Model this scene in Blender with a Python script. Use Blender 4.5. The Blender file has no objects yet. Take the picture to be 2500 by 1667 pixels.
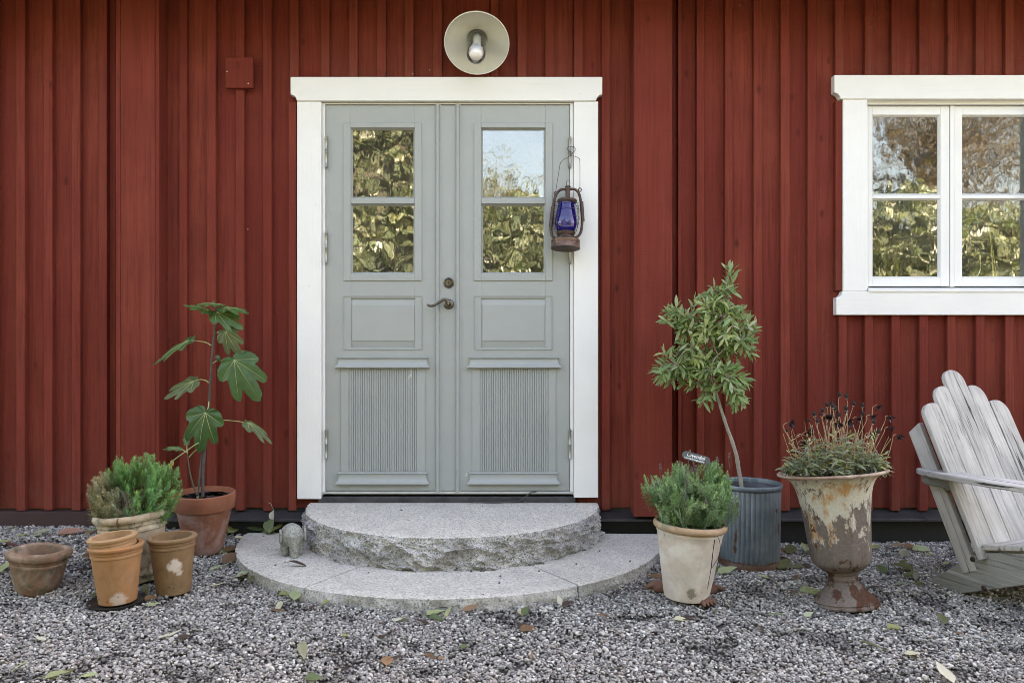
import bpy, bmesh, math, random
import numpy as np
from math import sin, cos, pi, radians, sqrt, atan2
from mathutils import Vector, Matrix, noise as mnoise

random.seed(7)
RNG = np.random.default_rng(7)
SC = bpy.context.scene
COL = SC.collection

# ---------------------------------------------------------------- camera
EYE = 1.06                      # eye height above the gravel (m)
cam_d = bpy.data.cameras.new('camera')
cam_d.lens = 28.0
cam_d.sensor_width = 36.0
cam_d.clip_start = 0.05
cam_d.clip_end = 500.0
cam = bpy.data.objects.new('camera', cam_d)
cam.location = (0, 0, EYE)
cam.rotation_euler = (radians(90), 0, 0)
COL.objects.link(cam)
SC.camera = cam

# ---------------------------------------------------------------- sky and sun (the sun stands behind the house, to the right)
SUN_EL, SUN_AZ = radians(40), radians(32)      # azimuth measured from +Y towards +X
world = bpy.data.worlds.new('World')
SC.world = world
world.use_nodes = True
wnt = world.node_tree
wnt.nodes.clear()
w_out = wnt.nodes.new('ShaderNodeOutputWorld')
w_bg = wnt.nodes.new('ShaderNodeBackground')
w_sky = wnt.nodes.new('ShaderNodeTexSky')
w_sky.sky_type = 'NISHITA'
w_sky.sun_disc = False
w_sky.sun_elevation = SUN_EL
w_sky.sun_rotation = SUN_AZ
w_sky.altitude = 50
w_sky.air_density = 1.0
w_sky.dust_density = 4.0
w_sky.ozone_density = 1.0
w_bg.inputs['Strength'].default_value = 0.10
wnt.links.new(w_sky.outputs[0], w_bg.inputs['Color'])
wnt.links.new(w_bg.outputs[0], w_out.inputs['Surface'])

sun_d = bpy.data.lights.new('sun', 'SUN')
sun_d.energy = 5.0
sun_d.angle = radians(0.53)
sun_d.color = (1.0, 0.94, 0.85)
sun = bpy.data.objects.new('sun', sun_d)
sun_dir = Vector((sin(SUN_AZ) * cos(SUN_EL), cos(SUN_AZ) * cos(SUN_EL), sin(SUN_EL)))
sun.rotation_euler = sun_dir.to_track_quat('Z', 'Y').to_euler()
sun.location = (6, 12, 12)
COL.objects.link(sun)

vs = SC.view_settings
SC.display_settings.display_device = 'sRGB'
vs.view_transform = 'Standard'
vs.look = 'None'
vs.gamma = 1.0
vs.use_curve_mapping = False
vs.exposure = 3.86
vs.use_white_balance = True         # camera balanced for open shade
vs.white_balance_temperature = 8900
vs.white_balance_tint = 18
SC.render.engine = 'CYCLES'
cy = SC.cycles
cy.use_denoising = True
try:
    cy.denoiser = 'OPENIMAGEDENOISE'
except Exception:
    pass
cy.filter_width = 0.9
cy.max_bounces = 10
cy.diffuse_bounces = 4
cy.glossy_bounces = 5
cy.transmission_bounces = 8
cy.transparent_max_bounces = 16
cy.caustics_reflective = False
cy.caustics_refractive = False
cy.sample_clamp_indirect = 6.0

# ---------------------------------------------------------------- measuring helpers
FPX = 28.0 / 36.0 * 2500.0      # focal length in photo pixels


def X(nx, Y):
    return (nx - 1250.0) / FPX * Y


def Z(ny, Y):
    return EYE - (ny - 833.5) / FPX * Y


def S(nx, ny, Y):
    return Vector((X(nx, Y), Y, Z(ny, Y)))


def sstep(t):
    t = max(0.0, min(1.0, t))
    return t * t * (3 - 2 * t)


def ground_z(x, y):
    z = 0.066 * sstep((-x - 1.15) / 0.9) * sstep((y - 3.1) / 0.95)
    z -= 0.022 * sstep((x - 0.9) / 0.5) * sstep((y - 3.5) / 0.6)
    q = sqrt((x + .313) ** 2 + (y - 4.235) ** 2)
    z -= 0.012 * sstep((1.45 - q) / .25) * sstep((3.95 - y) / .5)
    z += 0.007 * mnoise.noise((x * 2.1, y * 2.1, 3.3)) + 0.004 * mnoise.noise((x * 6, y * 6, 1.3))
    return z


def ground_pt(nx, ny, lift=0.0):
    """Point of the gravel surface seen at photo pixel nx, ny."""
    z = 0.0
    for _ in range(12):
        Y = (EYE - z) * FPX / (ny - 833.5)
        z = ground_z(X(nx, Y), Y) + lift
    return Vector((X(nx, Y), Y, z))


# ---------------------------------------------------------------- mesh collector
class MB:
    def __init__(s):
        s.v, s.f, s.sm, s.tint = [], [], [], None

    def add(s, verts, faces, smooth=False):
        o = len(s.v)
        s.v.extend([tuple(p) for p in verts])
        for f in faces:
            s.f.append(tuple(i + o for i in f))
            s.sm.append(smooth)
        return s

    def box(s, x0, x1, y0, y1, z0, z1, c=0.0, m=None):
        if c <= 0:
            vs_ = [(x, y, z) for x in (x0, x1) for y in (y0, y1) for z in (z0, z1)]
            fs = [(0, 1, 3, 2), (4, 6, 7, 5), (0, 4, 5, 1), (2, 3, 7, 6), (0, 2, 6, 4), (1, 5, 7, 3)]
        else:
            lo, hi = (x0, y0, z0), (x1, y1, z1)
            vs_, idx = [], {}
            for sx in (0, 1):
                for sy in (0, 1):
                    for sz in (0, 1):
                        sg = (sx, sy, sz)
                        for a in range(3):
                            p = []
                            for k in range(3):
                                e = hi[k] if sg[k] else lo[k]
                                if k != a:
                                    e += -c if sg[k] else c
                                p.append(e)
                            idx[(sg, a)] = len(vs_)
                            vs_.append(tuple(p))
            fs = []
            for a in range(3):
                b, d = (a + 1) % 3, (a + 2) % 3
                for sa in (0, 1):
                    q = []
                    for sb, sd in ((0, 0), (1, 0), (1, 1), (0, 1)):
                        sg = [0, 0, 0]
                        sg[a], sg[b], sg[d] = sa, sb, sd
                        q.append(idx[(tuple(sg), a)])
                    fs.append(tuple(q if sa else q[::-1]))
                for sb in (0, 1):
                    for sd in (0, 1):
                        s0, s1 = [0, 0, 0], [0, 0, 0]
                        s0[a], s1[a] = 0, 1
                        for t in (s0, s1):
                            t[b], t[d] = sb, sd
                        q = (idx[(tuple(s0), b)], idx[(tuple(s1), b)], idx[(tuple(s1), d)], idx[(tuple(s0), d)])
                        fs.append(q)
            for sx in (0, 1):
                for sy in (0, 1):
                    for sz in (0, 1):
                        fs.append(tuple(idx[((sx, sy, sz), a)] for a in range(3)))
        if m is not None:
            vs_ = [m @ Vector(p) for p in vs_]
        return s.add(vs_, fs)

    def prism(s, pts, y0, y1, m=None):
        """Polygon pts (x, z) extruded from y0 to y1."""
        n = len(pts)
        vs_ = [(p[0], y0, p[1]) for p in pts] + [(p[0], y1, p[1]) for p in pts]
        fs = [tuple(range(n)), tuple(range(2 * n - 1, n - 1, -1))]
        for i in range(n):
            j = (i + 1) % n
            fs.append((i, i + n, j + n, j))
        if m is not None:
            vs_ = [m @ Vector(p) for p in vs_]
        return s.add(vs_, fs)

    def lathe(s, prof, seg=48, c=(0, 0, 0), m=None, rf=None, smooth=True, close=False):
        """prof: (r, z) list; rf(angle, r, z) -> (x, y) override."""
        vs_, fs = [], []
        n = len(prof)
        for i in range(seg):
            a = 2 * pi * i / seg
            for r, z in prof:
                if rf:
                    x, y = rf(a, r, z)
                else:
                    x, y = r * cos(a), r * sin(a)
                vs_.append(Vector((x, y, z)))
        for i in range(seg):
            j = (i + 1) % seg
            for k in range(n - 1 + (1 if close else 0)):
                k2 = (k + 1) % n
                fs.append((i * n + k, j * n + k, j * n + k2, i * n + k2))
        if not close:
            if prof[0][0] > 1e-6:
                fs.append(tuple(i * n for i in range(seg))[::-1])
            if prof[-1][0] > 1e-6:
                fs.append(tuple(i * n + n - 1 for i in range(seg)))
        if m is not None:
            vs_ = [m @ p for p in vs_]
        c = Vector(c)
        vs_ = [p + c for p in vs_]
        return s.add(vs_, fs, smooth)

    def tube(s, pts, rad, seg=8, cap=True, smooth=True, flat=1.0):
        pts = [Vector(p) for p in pts]
        n = len(pts)
        if not hasattr(rad, '__len__'):
            rad = [rad] * n
        tans = []
        for i in range(n):
            t = pts[min(i + 1, n - 1)] - pts[max(i - 1, 0)]
            tans.append(t.normalized() if t.length > 1e-9 else Vector((0, 0, 1)))
        up = Vector((0, 0, 1)) if abs(tans[0].z) < 0.9 else Vector((1, 0, 0))
        nr = (up - tans[0] * up.dot(tans[0])).normalized()
        vs_, fs = [], []
        for i in range(n):
            nr = (nr - tans[i] * nr.dot(tans[i]))
            nr = nr.normalized() if nr.length > 1e-9 else tans[i].orthogonal().normalized()
            b = tans[i].cross(nr)
            for k in range(seg):
                a = 2 * pi * k / seg
                vs_.append(pts[i] + (nr * cos(a) * flat + b * sin(a)) * rad[i])
        for i in range(n - 1):
            for k in range(seg):
                k2 = (k + 1) % seg
                fs.append((i * seg + k, i * seg + k2, (i + 1) * seg + k2, (i + 1) * seg + k))
        if cap:
            fs.append(tuple(range(seg))[::-1])
            fs.append(tuple((n - 1) * seg + k for k in range(seg)))
        return s.add(vs_, fs, smooth)


def world_off(o):
    t = Vector((0, 0, 0))
    while o is not None:
        t += o.location
        o = o.parent
    return t


def mesh_from(name, mb, mat, off=Vector((0, 0, 0)), sharp=None):
    me = bpy.data.meshes.new(name)
    off = Vector(off)
    me.from_pydata([(p[0] - off.x, p[1] - off.y, p[2] - off.z) for p in mb.v], [], mb.f)
    me.polygons.foreach_set('use_smooth', mb.sm)
    if mb.tint is not None:
        at = me.attributes.new('tint', 'FLOAT_COLOR', 'POINT')
        at.data.foreach_set('color', np.asarray(mb.tint, dtype=np.float32).ravel())
    if mat is not None:
        me.materials.append(mat)
    bm = bmesh.new()
    bm.from_mesh(me)
    if len(bm.faces) < 60000:
        bmesh.ops.recalc_face_normals(bm, faces=bm.faces)
    bm.to_mesh(me)
    bm.free()
    if sharp:
        me.set_sharp_from_angle(angle=radians(sharp))
    me.update()
    return me


def np_mesh(name, verts, faces, mat, tint=None, smooth=None):
    """verts (n,3), faces (m,k) arrays with a constant k."""
    me = bpy.data.meshes.new(name)
    n, (m, k) = len(verts), faces.shape
    me.vertices.add(n)
    me.vertices.foreach_set('co', np.ascontiguousarray(verts, dtype=np.float32).ravel())
    me.loops.add(m * k)
    me.loops.foreach_set('vertex_index', np.ascontiguousarray(faces, dtype=np.int32).ravel())
    me.polygons.add(m)
    me.polygons.foreach_set('loop_start', np.arange(0, m * k, k, dtype=np.int32))
    if smooth is not None:
        me.polygons.foreach_set('use_smooth', np.asarray(smooth, dtype=bool))
    if tint is not None:
        at = me.attributes.new('tint', 'FLOAT_COLOR', 'POINT')
        at.data.foreach_set('color', np.ascontiguousarray(tint, dtype=np.float32).ravel())
    me.materials.append(mat)
    me.update(calc_edges=True)
    me.validate()
    return me


def link(name, data, parent=None, label=None, kind=None):
    o = bpy.data.objects.new(name, data)
    COL.objects.link(o)
    if parent is not None:
        o.parent = parent
    if label:
        o['label'] = label
    if kind:
        o['kind'] = kind
    return o


def part(name, mb, mat, parent, bevel=0.0, sharp=35, label=None, kind=None, origin=None):
    """A part: mesh built in world coordinates under its thing; origin gives the part its own pivot."""
    po = world_off(parent)
    og = Vector(origin) if origin is not None else po
    me = mesh_from(name, mb, mat, og, sharp)
    o = link(name, me, parent, label, kind)
    o.location = og - po
    if bevel:
        b = o.modifiers.new('bevel', 'BEVEL')
        b.width = bevel
        b.segments = 2
        b.limit_method = 'ANGLE'
        b.angle_limit = radians(40)
    return o


def partm(name, me, parent, M, label=None):
    """A part that shares mesh data, placed by a world matrix."""
    o = link(name, me, parent, label)
    o.matrix_local = Matrix.Translation(-world_off(parent)) @ M
    return o


def thing(name, loc, label, cat, group=None):
    o = bpy.data.objects.new(name, None)
    o.empty_display_size = 0.1
    COL.objects.link(o)
    o.location = loc
    o['label'] = label
    o['category'] = cat
    if group:
        o['group'] = group
    return o


def solo(name, mb, mat, loc, label, cat, group=None, bevel=0.0, sharp=35):
    """A thing that is one mesh."""
    me = mesh_from(name, mb, mat, loc, sharp)
    o = link(name, me, None, label)
    o.location = loc
    o['category'] = cat
    if group:
        o['group'] = group
    if bevel:
        b = o.modifiers.new('bevel', 'BEVEL')
        b.width = bevel
        b.segments = 2
        b.limit_method = 'ANGLE'
        b.angle_limit = radians(40)
    return o


def axes(x, y, z, o):
    return Matrix(((x[0], y[0], z[0], o[0]), (x[1], y[1], z[1], o[1]), (x[2], y[2], z[2], o[2]), (0, 0, 0, 1)))


def smooth_path(pts, n=24):
    """Catmull-Rom through pts."""
    pts = [Vector(p) for p in pts]
    P = [pts[0] * 2 - pts[1]] + pts + [pts[-1] * 2 - pts[-2]]
    out = []
    segs = len(pts) - 1
    for i in range(n + 1):
        t = i / n * segs
        k = min(int(t), segs - 1)
        u = t - k
        a, b, c, d = P[k], P[k + 1], P[k + 2], P[k + 3]
        out.append(0.5 * ((2 * b) + (c - a) * u + (2 * a - 5 * b + 4 * c - d) * u * u + (3 * b - a - 3 * c + d) * u ** 3))
    return out


def sdf_mesh(f, lo, hi, n):
    """Surface nets of f(x, y, z) < 0 (numpy arrays)."""
    lo, hi = np.array(lo, float), np.array(hi, float)
    h = (hi - lo).max() / n
    dims = np.ceil((hi - lo) / h).astype(int) + 1
    ax = [lo[i] + h * np.arange(dims[i]) for i in range(3)]
    gx, gy, gz = np.meshgrid(*ax, indexing='ij')
    d = f(gx, gy, gz)
    c = d.shape
    cells = np.array(c) - 1
    cnt = np.zeros(cells)
    acc = np.zeros(tuple(cells) + (3,))
    cor = [(i, j, k) for i in (0, 1) for j in (0, 1) for k in (0, 1)]

    def sl(a):
        return d[a[0]:a[0] + cells[0], a[1]:a[1] + cells[1], a[2]:a[2] + cells[2]]
    for p in cor:
        for a in range(3):
            if p[a] == 0:
                q = list(p)
                q[a] = 1
                d0, d1 = sl(p), sl(q)
                cr = (d0 < 0) != (d1 < 0)
                t = np.where(cr, d0 / np.where(cr, d0 - d1, 1), 0)
                for b in range(3):
                    val = p[b] + (t if b == a else 0)
                    acc[..., b] += np.where(cr, val, 0)
                cnt += cr
    act = cnt > 0
    idx = -np.ones(cells, int)
    idx[act] = np.arange(act.sum())
    ijk = np.argwhere(act)
    verts = lo + (ijk + acc[act] / cnt[act][:, None]) * h
    faces = []
    for a in range(3):
        b, e = (a + 1) % 3, (a + 2) % 3
        s0 = [slice(1, -1)] * 3
        s0[a] = slice(0, -1)
        s1 = [slice(1, -1)] * 3
        s1[a] = slice(1, None)
        d0, d1 = d[tuple(s0)], d[tuple(s1)]
        cr = np.argwhere((d0 < 0) != (d1 < 0))
        for p in cr:
            g = p.copy()
            g[b] += 1
            g[e] += 1
            inside = d[tuple(g)] < 0
            q = []
            for ob, oe in ((0, 0), (-1, 0), (-1, -1), (0, -1)):
                r = g.copy()
                r[b] += ob
                r[e] += oe
                q.append(idx[tuple(r)])
            if min(q) >= 0:
                faces.append(q if inside else q[::-1])
    mb = MB()
    mb.add(verts.tolist(), faces, True)
    return mb


def smin(a, b, k):
    h = np.clip(0.5 + 0.5 * (b - a) / k, 0, 1)
    return b * (1 - h) + a * h - k * h * (1 - h)


def ell(x, y, z, c, r):
    q = np.sqrt(((x - c[0]) / r[0]) ** 2 + ((y - c[1]) / r[1]) ** 2 + ((z - c[2]) / r[2]) ** 2)
    return (q - 1) * min(r)


def caps(x, y, z, a, b, ra, rb):
    a, b = np.array(a), np.array(b)
    ab = b - a
    t = np.clip(((x - a[0]) * ab[0] + (y - a[1]) * ab[1] + (z - a[2]) * ab[2]) / (ab @ ab), 0, 1)
    return np.sqrt((x - a[0] - t * ab[0]) ** 2 + (y - a[1] - t * ab[1]) ** 2 + (z - a[2] - t * ab[2]) ** 2) - (ra + (rb - ra) * t)
# ---------------------------------------------------------------- materials
class G:
    def __init__(s, name):
        s.m = bpy.data.materials.new(name)
        s.m.use_nodes = True
        s.nt = s.m.node_tree
        s.nt.nodes.clear()
        s.out = s.nt.nodes.new('ShaderNodeOutputMaterial')

    def n(s, typ, inp=None, **at):
        nd = s.nt.nodes.new('ShaderNode' + typ)
        for k, v in at.items():
            setattr(nd, k, v)
        for k, v in (inp or {}).items():
            s.put(nd.inputs[k], v)
        return nd

    def put(s, sock, v):
        if isinstance(v, bpy.types.NodeSocket):
            s.nt.links.new(v, sock)
        else:
            if sock.type == 'RGBA' and hasattr(v, '__len__') and len(v) == 3:
                v = (*v, 1)
            sock.default_value = v

    def co(s, scale=(1, 1, 1), rnd=True):
        t = s.n('TexCoord').outputs['Object']
        if rnd:
            r = s.n('ObjectInfo').outputs['Random']
            k = s.n('VectorMath', {0: (37.0, 61.0, 83.0), 3: r}, operation='SCALE')
            t = s.n('VectorMath', {0: t, 1: k.outputs[0]}, operation='ADD').outputs[0]
        if scale != (1, 1, 1):
            t = s.n('VectorMath', {0: t, 1: scale}, operation='MULTIPLY').outputs[0]
        return t

    def noise(s, vec, scale=5, detail=4, rough=0.55, dist=0.0, out='Fac'):
        return s.n('TexNoise', {'Vector': vec, 'Scale': scale, 'Detail': detail, 'Roughness': rough, 'Distortion': dist}).outputs[out]

    def vor(s, vec, scale=5, feature='F1', out='Distance', rand=1.0):
        return s.n('TexVoronoi', {'Vector': vec, 'Scale': scale, 'Randomness': rand}, feature=feature).outputs[out]

    def ramp(s, fac, *stops):
        r = s.n('ValToRGB', {'Fac': fac})
        e = r.color_ramp.elements
        while len(e) < len(stops):
            e.new(0.5)
        for el, (p, c) in zip(e, stops):
            el.position = p
            el.color = (c, c, c, 1) if not hasattr(c, '__len__') else (*c[:3], 1)
        return r.outputs[0]

    def mix(s, f, a, b, blend='MIX'):
        nd = s.n('Mix', data_type='RGBA', blend_type=blend)
        s.put(nd.inputs[0], f)
        s.put(nd.inputs[6], a)
        s.put(nd.inputs[7], b)
        return nd.outputs[2]

    def math(s, op, a, b=0.0, clamp=False):
        nd = s.n('Math', {0: a, 1: b}, operation=op)
        nd.use_clamp = clamp
        return nd.outputs[0]

    def bump(s, h, strength=0.3, dist=0.01, normal=None):
        d = {'Height': h, 'Strength': strength, 'Distance': dist}
        if normal is not None:
            d['Normal'] = normal
        return s.n('Bump', d).outputs[0]

    def bsdf(s, col, rough=0.6, normal=None, **kw):
        d = {'Base Color': col, 'Roughness': rough}
        if normal is not None:
            d['Normal'] = normal
        for k, v in kw.items():
            d[k.replace('_', ' ')] = v
        return s.n('BsdfPrincipled', d).outputs[0]

    def done(s, sh):
        s.nt.links.new(sh, s.out.inputs['Surface'])
        return s.m


def m_red_paint():
    g = G('red_wood_paint')
    c = g.co((1, 1, 1))
    grain = g.noise(g.co((46, 46, 1.6)), 1.6, 6, 0.66)
    sawn = g.noise(g.co((26, 26, 190)), 1.0, 3, 0.6)
    blot = g.noise(c, 3.2, 4, 0.55)
    broad = g.noise(g.co((1.6, 1.6, 0.9)), 1.0, 2, 0.5)
    kn = g.vor(g.co((8, 8, 4.2)), 1.0)
    col = g.mix(g.ramp(blot, (0.3, 0.0), (0.72, 1.0)), (0.158, 0.0325, 0.0210), (0.248, 0.0520, 0.0335))
    col = g.mix(g.ramp(broad, (0.35, 0.0), (0.7, 0.8)), col, (0.165, 0.0260, 0.0200))
    col = g.mix(g.ramp(grain, (0.32, 0.62), (0.54, 0.0)), col, (0.094, 0.0145, 0.0095))
    col = g.mix(g.ramp(grain, (0.60, 0.0), (0.82, 0.35)), col, (0.28, 0.047, 0.027))
    col = g.mix(g.ramp(kn, (0.05, 0.75), (0.13, 0.0)), col, (0.060, 0.0125, 0.010))
    rnd = g.n('ObjectInfo').outputs['Random']
    col = g.mix(g.math('MULTIPLY', rnd, 0.60), col, (0.132, 0.0205, 0.0140))
    sp = g.vor(g.co((5, 5, 4)), 1.0)
    col = g.mix(g.ramp(sp, (0.014, 0.8), (0.020, 0.0)), col, (0.42, 0.34, 0.31))
    zz = g.n('SeparateXYZ', {0: g.n('TexCoord').outputs['Object']}).outputs[2]
    spl = g.math('MULTIPLY', g.n('MapRange', {0: zz, 1: 0.0, 2: 0.42, 3: 1.0, 4: 0.0}).outputs[0], g.ramp(g.noise(g.co((1, 1, 0.7)), 17, 5, 0.65), (0.34, 0.0), (0.72, 0.75)))
    col = g.mix(g.math('MULTIPLY', spl, 0.5), col, (0.165, 0.075, 0.055))
    streak = g.noise(g.co((20, 20, 0.5)), 1.0, 4, 0.6)
    col = g.mix(g.ramp(streak, (0.55, 0.0), (0.78, 0.40)), col, (0.225, 0.062, 0.045))
    hi = g.math('ADD', g.math('MULTIPLY', grain, 0.6), g.math('MULTIPLY', sawn, 0.55))
    hi = g.math('ADD', hi, g.math('MULTIPLY', g.ramp(kn, (0.05, 1.0), (0.12, 0.0)), 0.35))
    return g.done(g.bsdf(col, 0.80, g.bump(hi, 0.42, 0.004), Specular_IOR_Level=0.14))


def m_white_paint(name='white_paint', base=(0.745, 0.75, 0.745), grain_axis=2):
    g = G(name)
    sc = [55, 55, 55]
    sc[grain_axis] = 2.5
    grain = g.noise(g.co(tuple(sc)), 1.4, 4, 0.6)
    dirt = g.noise(g.co(), 4.0, 5, 0.6)
    spots = g.vor(g.co(), 14.0)
    col = g.mix(g.ramp(dirt, (0.35, 0.0), (0.75, 0.40)), base, (0.64, 0.645, 0.635))
    col = g.mix(g.ramp(grain, (0.24, 0.35), (0.40, 0.0)), col, (0.62, 0.62, 0.60))
    col = g.mix(g.ramp(spots, (0.022, 0.7), (0.035, 0.0)), col, (0.40, 0.38, 0.35))
    return g.done(g.bsdf(col, 0.45, g.bump(grain, 0.28, 0.003), Specular_IOR_Level=0.4))


def m_door_grey():
    g = G('grey_door_paint')
    grain = g.noise(g.co((70, 70, 4)), 1.2, 4, 0.6)
    dirt = g.noise(g.co(), 5.0, 5, 0.6)
    orange = g.noise(g.co(), 160, 3, 0.5)
    chip = g.noise(g.co((22, 22, 9)), 1.0, 5, 0.7)
    col = g.mix(g.ramp(dirt, (0.32, 0.0), (0.75, 0.6)), (0.300, 0.325, 0.322), (0.345, 0.368, 0.362))
    col = g.mix(g.ramp(grain, (0.22, 0.3), (0.38, 0.0)), col, (0.30, 0.33, 0.32))
    col = g.mix(g.ramp(chip, (0.715, 0.0), (0.73, 0.8)), col, (0.60, 0.61, 0.585))
    h = g.math('ADD', g.math('MULTIPLY', orange, 0.5), g.math('MULTIPLY', grain, 0.6))
    return g.done(g.bsdf(col, 0.42, g.bump(h, 0.2, 0.003), Specular_IOR_Level=0.42))


def m_glass(rfl=0.115, wob=1.0):
    """Old window glass: clear, with a strong wavy reflection."""
    g = G('wavy_window_glass')
    w1 = g.noise(g.co((1.0, 1.0, 0.7)), 5.0, 2, 0.5)
    w2 = g.noise(g.co((1.0, 1.0, 0.55)), 21.0, 2, 0.5)
    h = g.math('ADD', g.math('MULTIPLY', w1, 1.0), g.math('MULTIPLY', w2, 0.10))
    nb = g.bump(h, 0.19 * wob, 0.012)
    gl = g.n('BsdfGlossy', {'Color': (0.98, 1.0, 0.98), 'Roughness': 0.022, 'Normal': nb}).outputs[0]
    tr = g.n('BsdfTransparent', {'Color': (0.86, 0.90, 0.88)}).outputs[0]
    fr = g.n('Fresnel', {'IOR': 1.5, 'Normal': nb}).outputs[0]
    f = g.math('ADD', g.math('MULTIPLY', fr, 1.2), rfl - 0.048, clamp=True)
    mx = g.n('MixShader', {0: f, 1: tr, 2: gl}).outputs[0]
    pane_haze = g.n('BsdfDiffuse', {'Color': (0.62, 0.62, 0.58)}).outputs[0]  # veil of stray light painted into the panes to lift their blacks
    df = g.math('ADD', 0.012, g.math('MULTIPLY', g.ramp(g.noise(g.co(), 6, 5, 0.6), (0.4, 0.0), (0.8, 1.0)), 0.035))
    mx = g.n('MixShader', {0: df, 1: mx, 2: pane_haze}).outputs[0]
    return g.done(mx)


def m_granite(name='granite', tint=(1, 1, 1), stain=0.5, dark=1.0, lo=.27):
    g = G(name)
    c = g.co()
    v1 = g.vor(c, 300)
    v1c = g.vor(c, 210, out='Color')
    n1 = g.noise(c, 120, 4, 0.7)
    n2 = g.noise(c, 9, 6, 0.66)
    n3 = g.noise(c, 1.7, 3, 0.5)
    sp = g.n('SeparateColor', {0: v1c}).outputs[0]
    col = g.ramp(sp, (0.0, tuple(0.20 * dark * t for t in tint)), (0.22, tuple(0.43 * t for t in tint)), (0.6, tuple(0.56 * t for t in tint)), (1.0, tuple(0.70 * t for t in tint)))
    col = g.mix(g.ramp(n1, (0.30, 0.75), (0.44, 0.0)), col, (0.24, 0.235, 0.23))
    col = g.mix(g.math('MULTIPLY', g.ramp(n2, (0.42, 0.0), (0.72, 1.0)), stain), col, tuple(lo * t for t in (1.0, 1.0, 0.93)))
    col = g.mix(g.ramp(n3, (0.5, 0.0), (0.8, 0.3)), col, (0.55, 0.50, 0.48))
    h = g.math('ADD', g.math('MULTIPLY', n1, 0.7), g.math('MULTIPLY', v1, 0.5))
    return g.done(g.bsdf(col, 0.78, g.bump(h, 0.5, 0.003), Specular_IOR_Level=0.3))


def m_clay(name, base, pale, dark, moss=None, pale_amt=0.5, moss_lo=0.55, band=None, patch=None, streak=None, rough=0.82):
    """Fired clay with pale lime bloom, dirt and moss; band (z0, z1, colour) is a glazed or wet zone, patch (x, y, z, r) a paint splash."""
    g = G(name)
    c = g.co(rnd=False)
    n1 = g.noise(c, 9, 6, 0.62, 0.4)
    n2 = g.noise(c, 34, 5, 0.65)
    n3 = g.noise(g.co((1, 1, 0.4), False), 14, 5, 0.6, 0.6)
    ring = g.noise(g.co((2, 2, 90), False), 1.0, 2, 0.5)
    fine = g.noise(c, 210, 3, 0.6)
    col = g.mix(g.ramp(n2, (0.3, 0.0), (0.7, 0.45)), base, tuple(x * 0.72 for x in base))
    col = g.mix(g.math('MULTIPLY', g.ramp(n1, (0.44, 0.0), (0.62, 1.0)), pale_amt), col, pale)
    col = g.mix(g.ramp(n3, (0.56, 0.0), (0.76, 0.62)), col, dark)
    if streak:
        sn = g.noise(g.n('VectorMath', {0: g.n('VectorRotate', {'Vector': c, 'Angle': 0.55}, rotation_type='Y_AXIS').outputs[0], 1: (5, 5, 14)}, operation='MULTIPLY').outputs[0], 1.0, 4, 0.6)
        col = g.mix(g.ramp(sn, (0.52, 0.0), (0.66, 0.7)), col, streak)
    if moss:
        mm = g.noise(c, 17, 6, 0.7)
        col = g.mix(g.ramp(mm, (moss_lo, 0.0), (moss_lo + 0.12, 0.8)), col, moss)
    if band:
        zz = g.n('SeparateXYZ', {0: g.n('VectorMath', {0: c, 1: g.n('VectorMath', {0: g.noise(c, 20, 4, 0.6, out='Color'), 3: 0.05}, operation='SCALE').outputs[0]}, operation='ADD').outputs[0]}).outputs[2]
        f = g.n('MapRange', {0: zz, 1: band[0], 2: band[1], 3: 1.0, 4: 0.0}).outputs[0]
        col = g.mix(g.math('MULTIPLY', f, band[3] if len(band) > 3 else 0.85), col, band[2])
    if patch:
        for px, py, pz, pr, pc in patch:
            wob = g.n('VectorMath', {0: c, 1: g.n('VectorMath', {0: g.noise(c, 34, 5, 0.7, out='Color'), 3: 0.055}, operation='SCALE').outputs[0]}, operation='ADD').outputs[0]
            dd = g.n('VectorMath', {0: wob, 1: (px + 0.027, py + 0.027, pz + 0.027)}, operation='DISTANCE').outputs['Value']
            col = g.mix(g.ramp(g.math('DIVIDE', dd, pr), (0.62, 0.92), (1.0, 0.0)), col, pc)
    h = g.math('ADD', g.math('MULTIPLY', n2, 0.7), g.math('ADD', g.math('MULTIPLY', ring, 0.35), g.math('MULTIPLY', fine, 0.3)))
    return g.done(g.bsdf(col, rough, g.bump(h, 0.35, 0.003), Specular_IOR_Level=0.3))


def m_galvanised():
    g = G('galvanised_zinc')
    c = g.co(rnd=False)
    n1 = g.noise(c, 7, 5, 0.6)
    st = g.noise(g.co((30, 30, 2.5), False), 1.0, 4, 0.6)
    rs = g.noise(g.co((1, 1, 0.45), False), 16, 5, 0.6)
    col = g.mix(g.ramp(n1, (0.3, 0.0), (0.7, 1.0)), (0.085, 0.115, 0.135), (0.17, 0.205, 0.225))
    col = g.mix(g.ramp(st, (0.55, 0.0), (0.78, 0.6)), col, (0.27, 0.31, 0.33))
    rf = g.ramp(rs, (0.645, 0.0), (0.675, 1.0))
    zz = g.n('SeparateXYZ', {0: c}).outputs[2]
    zz = g.math('ADD', zz, g.math('MULTIPLY', g.noise(c, 22, 4, 0.6), 0.035))
    foot = g.n('MapRange', {0: zz, 1: 0.060, 2: 0.066, 3: 1.0, 4: 0.0}).outputs[0]
    rf = g.math('MAXIMUM', rf, foot)
    col = g.mix(rf, col, g.mix(g.noise(c, 60, 4, 0.6), (0.035, 0.014, 0.008), (0.10, 0.04, 0.02)))
    met = g.math('MULTIPLY', g.math('SUBTRACT', 1.0, rf), 0.45)
    rough = g.math('ADD', g.math('MULTIPLY', n1, 0.25), 0.38)
    return g.done(g.bsdf(col, rough, g.bump(g.noise(c, 60, 4, 0.6), 0.15, 0.003), Metallic=met))


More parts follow.
